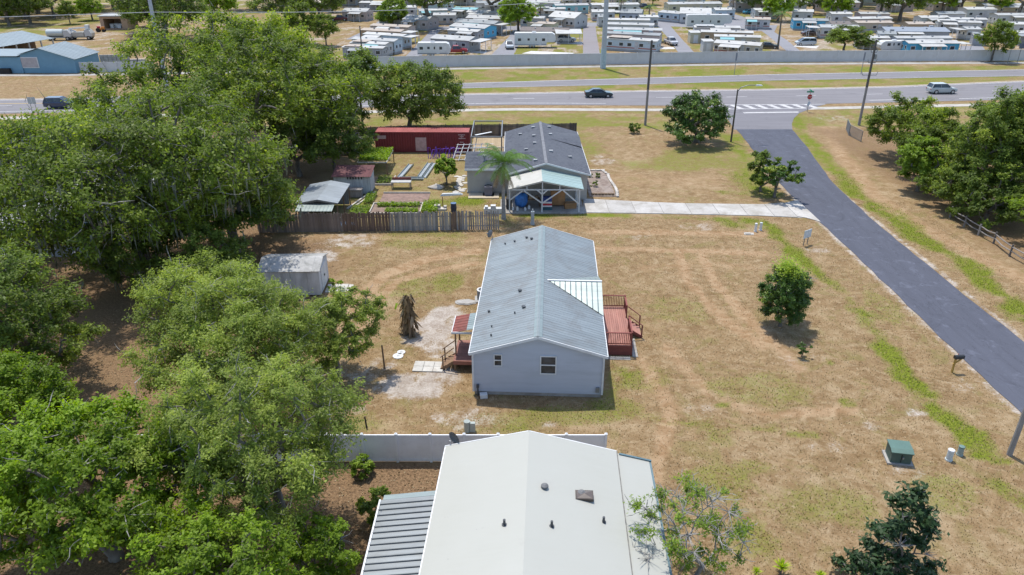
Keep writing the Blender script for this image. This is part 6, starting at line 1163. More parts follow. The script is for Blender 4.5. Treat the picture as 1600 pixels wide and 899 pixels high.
# ---- bit of wire fence beside the bracketed pole
wf = thing('wire_fence', 'short run of grey wire mesh fence at the corner by the bracketed pole', 'fence', (0,0,0)); q = [g(1322,203), g(1326,212), g(1345,222)]; WM = M('wire grey', (.20,.21,.215), .6, metal=.4)
for x, y in q: b = MB(); b.cyl(x,y,0,1.5,.05,7); b.build('post', WM, wf)
for (ax, ay), (c_, d_) in zip(q[:-1], q[1:]):
    b = MB(); L_ = math.hypot(c_-ax,d_-ay); k = int((L_+1.4)/.18)
    for i in range(k):
        for sg in (1,-1):
            u0 = -1.4+i*.18 if sg > 0 else i*.18; u1 = u0+1.4 if sg > 0 else u0-1.4
            cl = [max(0,min(L_,u)) for u in (u0,u1)]
            if abs(cl[0]-cl[1]) < .05: continue
            z0 = .05+1.4*abs(cl[0]-u0)/1.4; z1 = .05+1.4*(1-abs(cl[1]-u1)/1.4); b.beam((ax+(c_-ax)*cl[0]/L_,ay+(d_-ay)*cl[0]/L_,z0),(ax+(c_-ax)*cl[1]/L_,ay+(d_-ay)*cl[1]/L_,z1),.018)
    tag(b.build('mesh', WM, wf), kind='stuff'); b = MB(); b.tube([(ax,ay,1.48),(c_,d_,1.48)], .03, 5); b.build('top_rail', WM, wf)
# ---- spiky plants at the bottom edge
for i, (px, py, s, lb) in enumerate(((1219,896,1.0,'spiky yellow-green yucca at the bottom edge, largest of three'),(1181,899,.6,'small spiky yucca at the bottom edge left of the largest'),(1281,905,.62,'small spiky yucca at the bottom edge right of the largest'))):
    x, y = g(px, py); t = thing('yucca_plant', lb, 'plant', (x,y)); b = MB(); b.cyl(0,0,0,.35*s,.06*s,7); b.build('stem', BARK, t); rg = np.random.default_rng(70+i); V = []; F = []; T = []
    for k in range(46):
        a = k*2.399; e = .15+1.25*rg.random(); l = (.42+.16*rg.random())*s; d = np.array([math.cos(a)*math.cos(e),math.sin(a)*math.cos(e),math.sin(e)]); w_ = np.array([-math.sin(a),math.cos(a),0])*.028*s; p = np.array([0,0,.33*s]); b0 = len(V); V += [p-w_*.6,p+w_*.6,p+d*l*.55+w_,p+d*l*.55-w_,p+d*l+np.array([0,0,-.03])]; F.append((b0,b0+1,b0+2,b0+3)); T.append(.5+.5*rg.random()); V.append(p+d*l+np.array([0,0,-.03])+w_*.05); F.append((b0+3,b0+2,b0+5,b0+4)); T.append(1)
    tag(np_mesh('leaves', V, F, LEAF['bright'], t, T), kind='stuff')
# ================================================================ FAR SIDE OF THE HIGHWAY
fwall = thing('boundary_wall', 'long white panel wall along the far side of the highway', 'wall', (0,0,0))
FWM = M('far white wall', (.50,.50,.50), .6, .05, .4, dirt=(.42,.41,.40), dirt_amt=.4, dirt_scale=.3); FW2 = M('far wall post', (.52,.52,.52), .6)
FW = [(-32,156.2),(-10.7,158.6),(19,161.2),(55.5,164.4),(80,165.3),(110,166.4),(140,168.3)]
xs = list(np.arange(-32,140,3.66))
for a, c in zip(xs[:-1], xs[1:]):
    ya, yc = np.interp([a,c], [p[0] for p in FW], [p[1] for p in FW]); L_ = math.hypot(c-a,yc-ya); o_ = math.atan2(yc-ya,c-a); b = MB(); h_ = 2.25
    b.box(.08,L_-.08,-.03,.03,.04,h_); b.box(.08,L_-.08,-.055,.055,h_,h_+.1); o = b.build('panel', FWM, fwall); o.location = (a,ya,0); o.rotation_euler = (0,0,o_)
    b = MB(); b.cbox((0,0,1.2),(.16,.16,2.42)); o = b.build('post', FW2, fwall); o.location = (a,ya,0)
fw2 = thing('boundary_wall', 'short white wall beside the blue commercial building', 'wall', (0,0,0))
for i in range(6):
    a = -86.6+i*2.4; b = MB(); b.box(a+.05,a+2.35,152.0+i*.2,152.08+i*.2,0,1.95); b.build('panel', FWM, fw2); b = MB(); b.cbox((a,152.04+i*.2,1.0),(.16,.16,2.05)); b.build('post', FW2, fw2)
# lanes and lawns of the park
LANE = asph('park lane asphalt', (.20,.20,.215), .2, .3); LANE2 = asph('park paver lane', (.20,.185,.19), .2, .4)
def lane(name, pts, mat=LANE, z=.014): b = MB(); b.poly([(*g(x, y), z) for x, y in pts]); return struct(name, b, mat)
lane('park_lane', [(764,90),(800,90),(813,66),(820,42),(806,40),(795,58)]); lane('park_lane', [(911,88),(938,88),(933,60),(930,38),(911,38),(911,60)], LANE2)
lane('park_lane', [(1064,88),(1090,88),(1066,62),(1045,38),(1022,36),(1040,55)]); lane('park_lane', [(1236,86),(1258,86),(1228,62),(1200,44),(1178,40),(1200,56)])
lane('park_lane', [(630,92),(656,92),(676,62),(690,45),(676,45),(660,62)]); lane('park_lane', [(540,62),(560,62),(590,45),(607,32),(594,32),(570,48)], LANE, .014)
lane('park_lane', [(905,41),(1040,41),(1210,50),(1215,40),(1050,33),(905,36)], LANE, .018); lane('park_lane', [(660,47),(830,47),(830,41),(660,42)], LANE, .018)
lane('park_lane', [(1130,40),(1190,40),(1160,26),(1110,12),(1090,12)], LANE, .022); lane('park_lane', [(1500,88),(1545,88),(1535,72),(1500,72)], LANE)
PADC = M('white concrete pad', (.50,.49,.47), .8, .08)
for q in ([(728,82),(758,84),(762,81),(732,79)],[(815,84),(890,86),(898,83),(830,80)],[(868,68),(910,70),(911,66),(868,64)],[(1015,77),(1055,77),(1052,74),(1015,74)],[(1240,73),(1275,76),(1280,72),(1245,69)]): lane('parking_pad', q, PADC, .02)
ROOFS = {'w':M('white home roof', (.42,.42,.40), .6, .1, .8, dirt=(.31,.30,.28), dirt_amt=.4, dirt_scale=.5), 'l':M('light grey home roof', (.36,.365,.355), .6, .1, .8, dirt=(.28,.28,.27), dirt_amt=.5, dirt_scale=.5), 'g':M('grey home roof', (.24,.26,.265), .65, .12, .8, dirt=(.18,.19,.19), dirt_amt=.5, dirt_scale=.5), 'd':M('dark home roof', (.15,.13,.12), .8, .15, 1), 'b':M('blue grey home roof', (.22,.25,.29), .6, .1), 't':M('teal home roof', (.17,.36,.38), .6, .1), 'p':M('tan home roof', (.36,.31,.26), .7, .12, dirt=(.27,.22,.18), dirt_amt=.4)}
WALLS = {'w':(.48,.48,.47),'c':(.45,.39,.31),'g':(.30,.31,.33),'b':(.08,.36,.56),'l':(.42,.50,.54),'t':(.40,.30,.20),'k':(.43,.36,.33),'y':(.48,.45,.33),'q':(.22,.46,.50)}
NH = [0]
def mhome(label, L, R, ze=2.5, dep=4.3, rise=.45, roof='w', wall='w', nw=4, porch=0, flat=False, door=True, group='mobile homes in the park', name='mobile_home'):
    """near eave line given by its two ends in the picture at height ze"""
    ax, ay = g(L[0], L[1], ze); bx_, by_ = g(R[0], R[1], ze); le = math.hypot(bx_-ax, by_-ay); t = thing(name, label, 'mobile home', (ax,ay), math.atan2(by_-ay,bx_-ax), group); NH[0] += 1
    wm_ = M('home wall '+wall, WALLS[wall], .65, .06, .6, dirt=tuple(x*.8 for x in WALLS[wall]), dirt_amt=.35, dirt_scale=.4); rm = ROOFS[roof]; zr = ze+rise; o = .18
    b = MB(); b.box(o,le-o,o,dep-o,.45,ze-.02); b.prism_x([(o,ze-.02),(dep-o,ze-.02),(dep/2,zr-.1)], o, le-o); b.build('wall', wm_, t)
    b = MB(); b.box(o+.06,le-o-.06,o+.06,dep-o-.06,0,.45); b.build('skirting', M('home skirting', (.36,.35,.34), .8, .1), t)
    b = MB()
    for (y0, z0, y1, z1) in ((0,ze,dep/2,zr),(dep,ze,dep/2,zr)):
        b.add([(0,y0,z0),(le,y0,z0),(le,y1,z1),(0,y1,z1),(0,y0,z0-.09),(le,y0,z0-.09),(le,y1,z1-.09),(0,y1,z1-.09)], [(0,1,2,3) if y0 == 0 else (3,2,1,0),(0,4,5,1) if y0 == 0 else (1,5,4,0),(1,5,6,2),(3,7,4,0)])
    ro_ = b.build('roof', rm, t)
    for i in range(2):
        b = MB(); b.cbox((le*(.3+.37*i),dep*.3,ze+rise*.6+.12),(.35,.3,.22)); b.build('roof_vent', M('pale vent', (.28,.29,.30)), ro_)
    for i in range(nw):
        u = le*(i+.5+.12*math.sin(i*2.1+le))/nw; window(t, (0,o), (le,o), u, 1.15, 2.0, min(1.1, le/nw*.5), TRIM, 0)
    for u in (dep*.3,dep*.68): window(t, (le-o,0), (le-o,dep), u, 1.15, 2.0, .75, TRIM, 0); window(t, (o,dep), (o,0), u, 1.15, 2.0, .75, TRIM, 0)
    if door: b = MB(); u = le*.58; b.box(u,u+.9,o-.05,o-.005,.5,2.3); b.build('door', M('home door', (.42,.42,.43), .5), t)
    k_ = random.Random(NH[0]*7+3)
    if k_.random() < .6 and le > 7:
        a0 = le*k_.uniform(.05,.4); a1 = a0+le*k_.uniform(.3,.5); dp = k_.uniform(1.4,2.4); b = MB(); b.add([(a0,.02,ze-.12),(a1,.02,ze-.12),(a1,-dp,ze-.42),(a0,-dp,ze-.42),(a0,.02,ze-.2),(a1,.02,ze-.2),(a1,-dp,ze-.5),(a0,-dp,ze-.5)], [(3,2,1,0),(4,5,6,7),(2,3,7,6),(0,3,7,4),(1,5,6,2)]); b.build('awning', ROOFS[k_.choice('wwlgt')], t)
        for u in (a0+.08,(a0+a1)/2,a1-.08): b = MB(); b.cbox((u,-dp+.08,(ze-.46)/2),(.09,.09,ze-.46)); b.build('awning_post', TRIM, t)
    if k_.random() < .5: b = MB(); b.cbox((le*.8,dep*.62,ze+rise*.7+.25),(.9,.8,.5)); b.build('roof_unit', M('pale vent', (.28,.29,.30)), ro_)
    if k_.random() < .45: b = MB(); b.box(o-.004,le-o+.004,o-.012,o-.002,.75,1.0); b.build('wall_stripe', M('stripe %d' % k_.randrange(4), [(.20,.30,.36),(.36,.25,.16),(.14,.28,.22),(.34,.14,.12)][k_.randrange(4)], .6), t)
    if k_.random() < .4: b = MB(); b.cbox((le*.25,dep*.5,ze+rise+.02),(le*.4,dep*.9,.05)); b.build('roof_patch', ROOFS[k_.choice('wlgp')], ro_) if rise < .32 else None
    if porch:
        s0, s1 = (le+.03, le+porch) if porch > 0 else (porch, -.03); b = MB(); b.add([(s0,-.2,ze-.08),(s1,-.2,ze-.12),(s1,dep-.4,ze-.12),(s0,dep-.4,ze-.08),(s0,-.2,ze-.17),(s1,-.2,ze-.2),(s1,dep-.4,ze-.2),(s0,dep-.4,ze-.17)], [(0,1,2,3),(7,6,5,4),(0,4,5,1),(1,5,6,2),(2,6,7,3),(3,7,4,0)]); b.build('porch_roof', ROOFS['w'], t)
        e = s1-.12 if porch > 0 else s0+.12
        for y in (-.05,dep*.45,dep-.5): b = MB(); b.cbox((e,y,(ze-.2)/2),(.1,.1,ze-.2)); b.build('porch_post', TRIM, t)
    return t
HOMES = [
 # left column by the clipped hedge
 ('white flat carport roof at the front of the left column of homes',(533,74),(598,76),2.5,3.6,.2,'w','g',3,0),
 ('white-roofed home just behind the front carport in the left column',(545,67),(602,70),2.7,4,.3,'w','w',4,0),
 ('pale grey-roofed home with light blue end wall in the left column',(548,61),(616,65),2.9,4,.35,'l','l',4,0),
 ('white-roofed home with aqua gable end in the left column',(566,53),(629,57),3.0,4.2,.3,'w','l',4,2.5),
 ('tan-roofed home second from the back of the left column',(562,47),(626,50),2.8,4.4,.35,'p','t',4,3),
 ('tan-roofed home at the back of the left column below the hedge',(577,40),(638,43),2.8,4.4,.35,'p','k',4,0),
 # gray home column
 ('grey home with white porch end next to the red pickup',(671,60),(733,64),2.6,6.2,.6,'l','g',4,3.0),
 ('narrow white-banded home behind the grey home',(698,47),(746,50),2.7,4,.35,'w','g',3,0),
 ('light grey-roofed home third from the wall behind the red pickup',(701,41),(757,45),2.9,6.5,.6,'l','b',3,0),
 ('grey-roofed home fourth from the wall behind the red pickup',(708,34),(772,38),2.9,5.5,.6,'g','g',4,2.5),
 ('tan-walled home beside the dark-trunked shade tree',(727,28),(781,30),2.9,6,.6,'l','t',4,0),
 ('home with turquoise roof beyond the steep lawn',(706,14),(742,16),2.8,5,.5,'t','w',3,0),
 ('long white-roofed home right of the turquoise roof',(728,19),(790,21),2.8,5,.5,'w','w',4,0),
 ('tan porch house behind the many-branched oak',(628,30),(668,32),2.8,7,.9,'l','k',3,0),
 ('pink-walled home with red car before it at upper left of the park',(533,18),(572,19),2.8,6,.8,'l','k',3,0),
 # column behind the big caravan
 ('brown-roofed home behind the big caravan',(812,48),(888,50),2.6,5.0,.7,'d','c',4,0),
 ('cream-edged home under the bright green tree',(822,36),(866,38),2.8,4.5,.3,'p','y',3,0),
 ('white home with a row of large windows and steep gable',(856,26),(898,29),3.0,8,1.3,'w','w',5,0),
 ('white-roofed narrow home above the steep-gabled one',(838,14),(884,14),2.7,4,.3,'w','w',4,0),
 ('home with turquoise end wall at the top of the paved lane',(868,9),(921,8),2.8,5,.4,'l','q',4,0),
 # centre column
 ('light blue home with white roof at the wall by the concrete pole',(945,60),(1027,65),2.7,4.2,.3,'w','l',5,0),
 ('grey-roofed home second from the wall behind the light blue one',(945,52),(1031,56),2.9,4.3,.35,'g','k',4,0),
 ('pale-roofed home with teal edge third from the wall in the centre column',(945,46),(1035,48),3.0,4.4,.35,'l','k',4,0),
 ('light-roofed home fourth from the wall in the centre column',(945,38),(1022,40),2.9,4.4,.35,'l','w',4,0),
 ('white-roofed home fifth from the wall in the centre column',(950,31),(1016,32),2.9,4.2,.3,'w','w',4,0),
 ('white home with dark carport left of the tall palm',(925,19),(962,19),2.7,6,.5,'w','w',3,2.0),
 ('grey-gabled home right of the tall palm in the centre column',(968,20),(1003,21),2.8,6,.9,'g','g',3,0),
 ('long white-roofed home near the top behind the concrete pole',(925,8),(1000,7),2.8,5,.4,'w','w',5,0),
 # right of the lane
 ('beige home with five dark windows right behind the wall',(1115,67),(1188,72),2.5,4.2,.5,'w','c',6,0),
 ('white-roofed home second behind the five-window home',(1116,57),(1190,59),2.7,4.2,.3,'w','c',4,0),
 ('white-roofed home third behind the five-window home',(1095,50),(1178,52),2.8,4.2,.3,'w','t',4,0),
 ('broad white-roofed home fourth behind the five-window home',(1085,43),(1158,44),2.8,4.6,.3,'w','w',4,0),
 ('large white-gabled home above the tall caravan',(1062,21),(1112,22),3.0,9,1.3,'w','w',3,0),
 ('pale home with shed left of the white-gabled one',(1027,19),(1062,22),2.7,6,.4,'l','l',3,0),
 ('long grey-roofed home far above the tall caravan',(1045,7),(1130,6),2.8,6,.5,'l','y',5,0),
 # far right
 ('grey-white home with open porch behind the silver minivan',(1283,43),(1345,44),2.8,5,.5,'l','w',3,-3.0),
 ('teal-walled home behind the leaning palm',(1240,32),(1296,33),2.7,5,.4,'g','b',3,0),
 ('white-walled home at the top behind the teal one',(1238,18),(1272,19),2.9,6,.5,'w','w',2,0),
 ('tan home with white roof behind the small caravan',(1341,59),(1392,60),2.6,4,.3,'w','c',2,0),
 ('low dark-roofed home above the small caravan',(1372,53),(1402,54),2.6,4.5,.5,'g','w',2,0),
 ('long home with wide blue-grey roof in the right of the park',(1385,49),(1486,50),2.9,7.0,.7,'b','g',6,0),
 ('pale-roofed home between the wide blue-grey roof and the bright blue home',(1402,60),(1490,60),2.8,4.4,.3,'l','w',4,0),
 ('bright blue home with white awning right behind the wall',(1420,68),(1502,68),2.6,4.2,.4,'w','b',4,2.5),
 ('tan-roofed home with brown door behind the round bright tree',(1340,36),(1398,36),2.7,5,.35,'p','c',3,0),
 ('white-roofed home with red cover behind the round bright tree',(1330,30),(1396,29),2.9,5,.35,'w','k',3,0),
 ('white-roofed home left of the front right tree, nearest row',(1466,34),(1536,36),2.7,4.5,.3,'w','w',3,0),
 ('white-roofed home left of the front right tree, second row',(1486,30),(1545,31),2.9,4.5,.3,'w','w',3,0),
 ('pale home with open brown porch left of the front right tree',(1512,46),(1536,46),2.7,5,.4,'l','w',2,-2.5),
 ('blue-grey shed home beside the front right tree',(1521,55),(1546,56),2.5,4,.3,'l','g',1,0),
 ('pale grey home at the right edge behind the front right tree',(1578,52),(1640,53),2.8,5,.4,'l','g',3,0),
 ('white home far up at the right edge of the park',(1512,15),(1560,15),2.9,6,.5,'w','w',3,0),
 ('long pale-roofed home at the top right corner',(1540,9),(1640,9),2.9,6,.5,'l','y',5,0),
]
for h_ in HOMES:
    mhome(h_[0], h_[1], h_[2], h_[3], h_[4], h_[5], h_[6], h_[7], h_[8], h_[9])
for h_ in (('grey-roofed home in the gap left of the many-branched oak',(590,22),(628,23),2.8,5,.5,'g','w',3,0),('white-roofed home above the dome-shaped bush',(600,12),(650,12),2.8,5,.5,'w','w',3,0),('pale home right of the many-branched oak trunk',(676,24),(712,24),2.8,5,.5,'l','w',3,0),('long white home at the head of the left lane',(655,17),(700,16),2.8,5,.4,'w','l',3,0),
 ('white home below the bright green round tree top',(776,20),(812,20),2.8,5,.4,'w','w',3,0),('pale-roofed home behind the cream-edged one',(812,28),(850,29),2.8,4.5,.4,'l','w',3,0),('white home above the narrow white-roofed one',(800,10),(836,10),2.8,5,.4,'w','c',3,0),('grey-roofed home right of the paved lane head',(935,27),(950,27),2.8,6,.6,'g','w',1,0),('white-roofed home behind the bright palm',(1000,27),(1030,27),2.8,5,.4,'w','w',2,0),
 ('white home right of the white-gabled one',(1118,16),(1150,16),2.8,6,.5,'w','l',2,0),('tan home under the dark shade tree by the lane',(1165,30),(1205,31),2.7,5,.4,'p','w',3,0),('white home behind the dark shade tree',(1180,16),(1222,16),2.8,5,.4,'w','w',3,0),('dark-roofed home between the teal home and the round tree',(1300,38),(1332,38),2.8,5,.5,'d','w',2,0),('white shed home above the red-covered home',(1300,22),(1334,22),2.9,5,.4,'w','w',2,0),
 ('pale home behind the tan-roofed one',(1345,22),(1392,22),2.8,5,.4,'l','k',3,0),('tan-walled low home above the wide blue-grey roof',(1420,38),(1462,38),2.8,5,.4,'p','t',3,0),('white home above the tan-walled low one',(1440,28),(1486,28),2.8,5,.4,'w','w',3,0),('grey-roofed home behind the front right row',(1466,22),(1510,22),2.8,5,.5,'g','w',3,0),('white-roofed home right of the front right tree',(1572,38),(1640,39),2.8,5,.4,'w','w',4,0),('pale-roofed home above the right edge tree',(1560,24),(1640,24),2.8,5,.4,'l','w',4,0)):
    mhome(*h_)
rg = random.Random(21); ordn = ['first','second','third','fourth','fifth','sixth','seventh','eighth','ninth','tenth','eleventh','twelfth']
for row, (py, xs_) in enumerate(((5,[470,560,660,745,820,1150,1205,1290,1385,1460]),(-3,[430,520,610,700,790,880,960,1050,1140,1240,1340,1450]))):
    for i, px in enumerate(xs_):
        w_ = rg.uniform(42,60); k = rg.choice('wwlgwp'); mhome('%s-roofed home in the %s row of the park, %s from the left' % ({'w':'white','l':'pale','g':'grey','p':'tan'}[k], ['second farthest','farthest'][row], ordn[i]), (px,py+rg.uniform(-1,1)), (px+w_,py+rg.uniform(-1,1)), 2.8, rg.uniform(4.5,7), rg.uniform(.3,.9), k, rg.choice('wwckgl'), 3, 0)
# sheds
for i, (px, py, w_, h_, d_, lb) in enumerate(((1098,82,2.4,2.4,2.4,'white garden shed at the wall left of the five-window home'),(1078,68,2.6,2.5,2.6,'cream garden shed one row back left of the five-window home'),(1045,33,2.8,2.4,3,'pale shed beside the lane left of the tall caravan'))):
    x, y = g(px, py); t = thing('park_shed', lb, 'shed', (x,y), .05); b = MB(); b.box(0,w_,0,d_,0,h_); b.build('wall', M('home wall '+('y' if i == 1 else 'w'), WALLS['y' if i == 1 else 'w']), t); b = MB(); b.add([(-.12,-.12,h_),(w_+.12,-.12,h_),(w_+.12,d_+.12,h_+.25),(-.12,d_+.12,h_+.25),(-.12,-.12,h_+.06),(w_+.12,-.12,h_+.06),(w_+.12,d_+.12,h_+.31),(-.12,d_+.12,h_+.31)], [(3,2,1,0),(4,5,6,7),(0,1,5,4),(1,2,6,5),(2,3,7,6),(3,0,4,7)]); b.build('roof', ROOFS['w'], t); b = MB(); b.box(w_*.3,w_*.75,-.03,-.003,.05,1.95); b.build('door', TRIM, t)
# caravans
def pxl(px, py): return g(px, py)
rv('caravan', 'white travel caravan with red pickup beside it near the wall', pxl(679,88), .02, 7.4, stripe=(.20,.21,.23)); rv('caravan', 'big white fifth-wheel caravan beside the carport', pxl(836,74), .0, 10.0, True, (.30,.31,.34), 3.4)
rv('caravan', 'tall white fifth-wheel caravan in the middle of the park', pxl(1106,44), .0, 13.0, True, (.42,.43,.44), 3.7); rv('caravan', 'small rounded white caravan in front of the tan home', pxl(1391,82), math.pi, 6.2, stripe=(.44,.45,.46), h=2.6)
# carport beside the big caravan
x, y = g(868,69); t = thing('carport', 'white-roofed carport beside the big caravan', 'carport', (x,y), 0); b = MB(); b.add([(0,-.3,2.4),(6.6,-.3,2.4),(6.6,5,2.9),(0,5,2.9),(0,-.3,2.52),(6.6,-.3,2.52),(6.6,5,3.02),(0,5,3.02)], [(3,2,1,0),(4,5,6,7),(0,1,5,4),(1,2,6,5),(2,3,7,6),(3,0,4,7)]); b.build('roof', ROOFS['w'], t)
for u in (.3,3.2,6.3):
    for v_ in (0,4.6): b = MB(); b.cbox((u,v_,1.2),(.12,.12,2.4)); b.build('post', TRIM, t)
# park vehicles
for px, py, kind, rz, col, nm, lb in ((885,66,'suv',0,(.50,.51,.52),'parked_car','white car under the carport beside the big caravan'),(712,84,'pickup',.1,(.30,.02,.03),'pickup_truck','red pickup truck at the nose of the travel caravan'),(796,76,'suv',-1.5,(.46,.49,.50),'parked_car','silver car facing the wall beside the big caravan'),
  (583,91,'suv',.1,(.55,.56,.56),'parked_car','white car behind the roadside trees at the left of the park'),(602,85,'sedan',.4,(.30,.03,.05),'parked_car','red car under the front carport of the left column'),(1048,70,'pickup',-1.4,(.55,.55,.55),'pickup_truck','white pickup truck beside the light blue home'),(1258,71,'van',math.pi,(.40,.44,.47),'minivan','silver minivan parked beside the round bright tree'),
  (1200,76,'sedan',-.3,(.02,.022,.025),'parked_car','black car at the right end of the five-window home'),(1005,14,'pickup',.2,(.03,.035,.06),'pickup_truck','dark pickup near the top of the centre column'),(530,33,'pickup',.1,(.13,.02,.03),'pickup_truck','maroon pickup in front of the pink-walled home'),(562,27,'sedan',0,(.26,.36,.44),'parked_car','light blue car in front of the pink-walled home'),
  (765,55,'sedan',.3,(.03,.035,.05),'parked_car','dark car behind the grey home porch'),(1265,56,'sedan',.2,(.10,.08,.08),'parked_car','dark car on the porch side behind the silver minivan'),(1455,40,'sedan',0,(.45,.45,.46),'parked_car','pale car above the wide blue-grey roof'),(1170,22,'sedan',.5,(.05,.30,.45),'parked_car','bright blue car under the trees above the lane'),(1003,44,'sedan',0,(.08,.09,.1),'parked_car','dark car at the end of the fourth home in the centre column')):
    car(nm, lb, 'truck' if kind == 'pickup' else 'car', kind, g(px,py), rz, col, 'vehicles in the park')
# ---- commercial yard at far left
BB = M('blue block wall', (.155,.29,.385), .75, .06, .8, dirt=(.13,.25,.34), dirt_amt=.4, dirt_scale=.4); bw = thing('workshop', 'blue block workshop with grey metal roof at far left', 'building', (0,0,0)); YR = metal_roof_mat('yard roof metal', (.20,.245,.265), (.165,.20,.215), .5, .2, .55)
b = MB(); b.prism_y([(-97.5,0),(-87,0),(-87,2.75),(-93.4,4.7),(-97.5,3.6)], 151.2, 160.5); b.build('wall', BB, bw)
b = MB(); ribbed(b, (-86.6,160.8,2.7),(-86.6,150.8,2.7),(-93.4,160.8,4.85),(-93.4,150.8,4.85),.9,.05,.04); b.build('roof', YR, bw); b = MB(); ribbed(b, (-97.8,150.8,3.6),(-97.8,160.8,3.6),(-93.4,150.8,4.85),(-93.4,160.8,4.85),.9,.05,.04); b.build('roof_slope', YR, bw)
b = MB(); b.box(-112,-97.52,151.0,157,0,3.1); b.build('low_wall', BB, bw); b = MB(); b.add([(-112,150.7,3.25),(-97.85,150.7,3.25),(-97.85,158,3.6),(-112,158,3.6),(-112,150.7,3.38),(-97.85,150.7,3.38),(-97.85,158,3.73),(-112,158,3.73)], [(3,2,1,0),(4,5,6,7),(0,1,5,4),(1,2,6,5),(2,3,7,6),(3,0,4,7)]); b.build('low_roof', YR, bw)
b = MB(); b.box(-98.2,-94.2,151.12,151.18,1.0,3.1); so_ = b.build('sign_frame', TRIM, bw); b = MB(); b.box(-98.0,-94.4,151.06,151.12,1.15,2.95); b.build('sign_panel', M('faded sign panel', (.40,.36,.36), .7, .15, 1.5), so_)
b = MB(); b.box(-104.2,-102.4,150.95,150.99,0,2.2); b.build('white_door', TRIM, bw); b = MB(); b.box(-101.8,-99.8,150.2,150.9,0,1.0); b.build('planter', DARK, bw)
op = thing('open_shed', 'long open-fronted shed with grey roof behind the blue workshop', 'building', (0,0,0)); ax, ay = g(-40,80,3.0); c_, d_ = g(85,60,3.0); L_ = math.hypot(c_-ax,d_-ay); op.location = (ax,ay,0); op.rotation_euler = (0,0,math.atan2(d_-ay,c_-ax))
b = MB(); ribbed(b, (0,0,3.0),(L_,0,3.0),(0,9,4.4),(L_,9,4.4),.9,.05,.04); b.build('roof', YR, op); b = MB(); ribbed(b, (L_,18,3.0),(0,18,3.0),(L_,9,4.4),(0,9,4.4),.9,.05,.04); b.build('roof_slope', YR, op)
for i in range(7): b = MB(); b.cbox((.4+i*(L_-.8)/6,.25,1.45),(.25,.25,2.9)); b.build('post', FRM, op)
b = MB(); b.box(0,L_,6.0,6.2,0,3.3); b.build('back_wall', WOODB, op)
x, y = g(159,47); kb = thing('brick_garage', 'orange-beige garage with wide dark opening at upper left', 'building', (x,y), .05); GB = M('orange render', (.40,.27,.19), .8, .08)
b = MB(); b.box(0,7.6,.01,7,0,.3); b.box(0,1.0,0,7,.3,3.6); b.box(5.9,7.6,0,7,.3,3.6); b.box(1.0,5.9,0,.4,3.0,3.6); b.box(1.0,5.9,6.5,7,.3,3.6); b.build('wall', GB, kb); b = MB(); b.box(-.3,7.9,-.4,7.3,3.6,3.85); b.build('roof', ROOFS['l'], kb); b = MB(); b.box(1.4,5.5,2.5,5,.3,1.4); b.cbox((2.2,2,.8),(.8,.7,1.0),.3); b.cbox((4.4,1.8,.7),(1.0,.6,.8)); tag(b.build('clutter', TRIM, kb), kind='stuff')
YT = [('work_truck','white tank truck parked behind the blue workshop',95,63,'tank'),('work_truck','white bucket truck parked behind the blue workshop',128,62,'box')]
for nm, lb, px, py, kd in YT:
    x, y = g(px, py); t = thing(nm, lb, 'truck', (x,y), .1); b = MB(); b.box(-3,3,-.9,.9,.6,.9); b.build('chassis', GREYM, t); b = MB(); b.prism_y([(1.4,.9),(3.1,.9),(3.1,1.6),(2.6,2.5),(1.4,2.5)], -1.05, 1.05); b.build('cab', carpaint((.5,.5,.5)), t); b = MB(); b.add([(2.62,-.9,2.35),(3.06,-.9,1.66),(3.06,.9,1.66),(2.62,.9,2.35)], [(0,1,2,3)]); b.build('windscreen', GLASS, t)
    b = MB()
    if kd == 'tank': b.tube([(-3,0,1.8),(-2.9,0,1.8),(1.1,0,1.8),(1.2,0,1.8)], [.5,.9,.9,.5], 16); b.build('tank', carpaint((.48,.52,.5)), t)
    else: b.box(-3,1.2,-1.05,1.05,.92,1.9); b.build('service_body', carpaint((.45,.42,.38)), t); b = MB(); b.beam((-1,0,2.0),(-2.6,0,2.6),.3); b.beam((-2.6,0,2.7),(1.8,0,3.0),.28); b.build('boom', TRIM, t); b = MB(); b.box(1.6,2.5,-.5,.5,2.6,3.6); b.build('bucket', TRIM, t)
    for wx in (-2.0,2.2):
        for s in (-1,1): w = MB(); w.tube([(wx,s*.7,.5),(wx,s*1.05,.5)], .5, 14); wo = w.build('wheel', TYRE, t); w = MB(); w.tube([(wx,s*1.045,.5),(wx,s*1.07,.5)], .25, 10); w.build('rim', RIM, wo)
x, y = g(163,49); t = thing('small_tractor', 'orange and red garden tractor before the orange-beige garage', 'tractor', (x,y-1.5), .2); b = MB(); b.box(-.9,.9,-.4,.4,.5,1.0); b.box(.1,.9,-.35,.35,1.0,1.3); b.build('bonnet', M('orange paint', (.55,.20,.03), .5), t); b = MB(); b.box(-.9,-.2,-.35,.35,1.0,1.5); b.build('seat', M('red plastic', (.45,.035,.05)), t)
for wx, r in ((-.7,.55),(.7,.38)):
    for s in (-1,1): w = MB(); w.tube([(wx,s*.45,r),(wx,s*.75,r)], r, 12); w.build('wheel', TYRE, t)
rn = thing('ruined_wall', 'crumbling grey block wall right of the blue workshop', 'wall', (0,0,0)); rgx = random.Random(3)
for i in range(11):
    for j in range(5 if i < 7 else 3): b = MB(); b.box(-85.5+i*.82,-84.72+i*.82,158+i*.1,158.3+i*.1,j*.5,j*.5+.48) if rgx.random() > .08 else b.box(-85.5+i*.82,-85.1+i*.82,158+i*.1,158.3+i*.1,j*.5,j*.5+.48); b.build('block', M('grey block', (.36,.345,.33), .9, .15, rand=.1), rn)
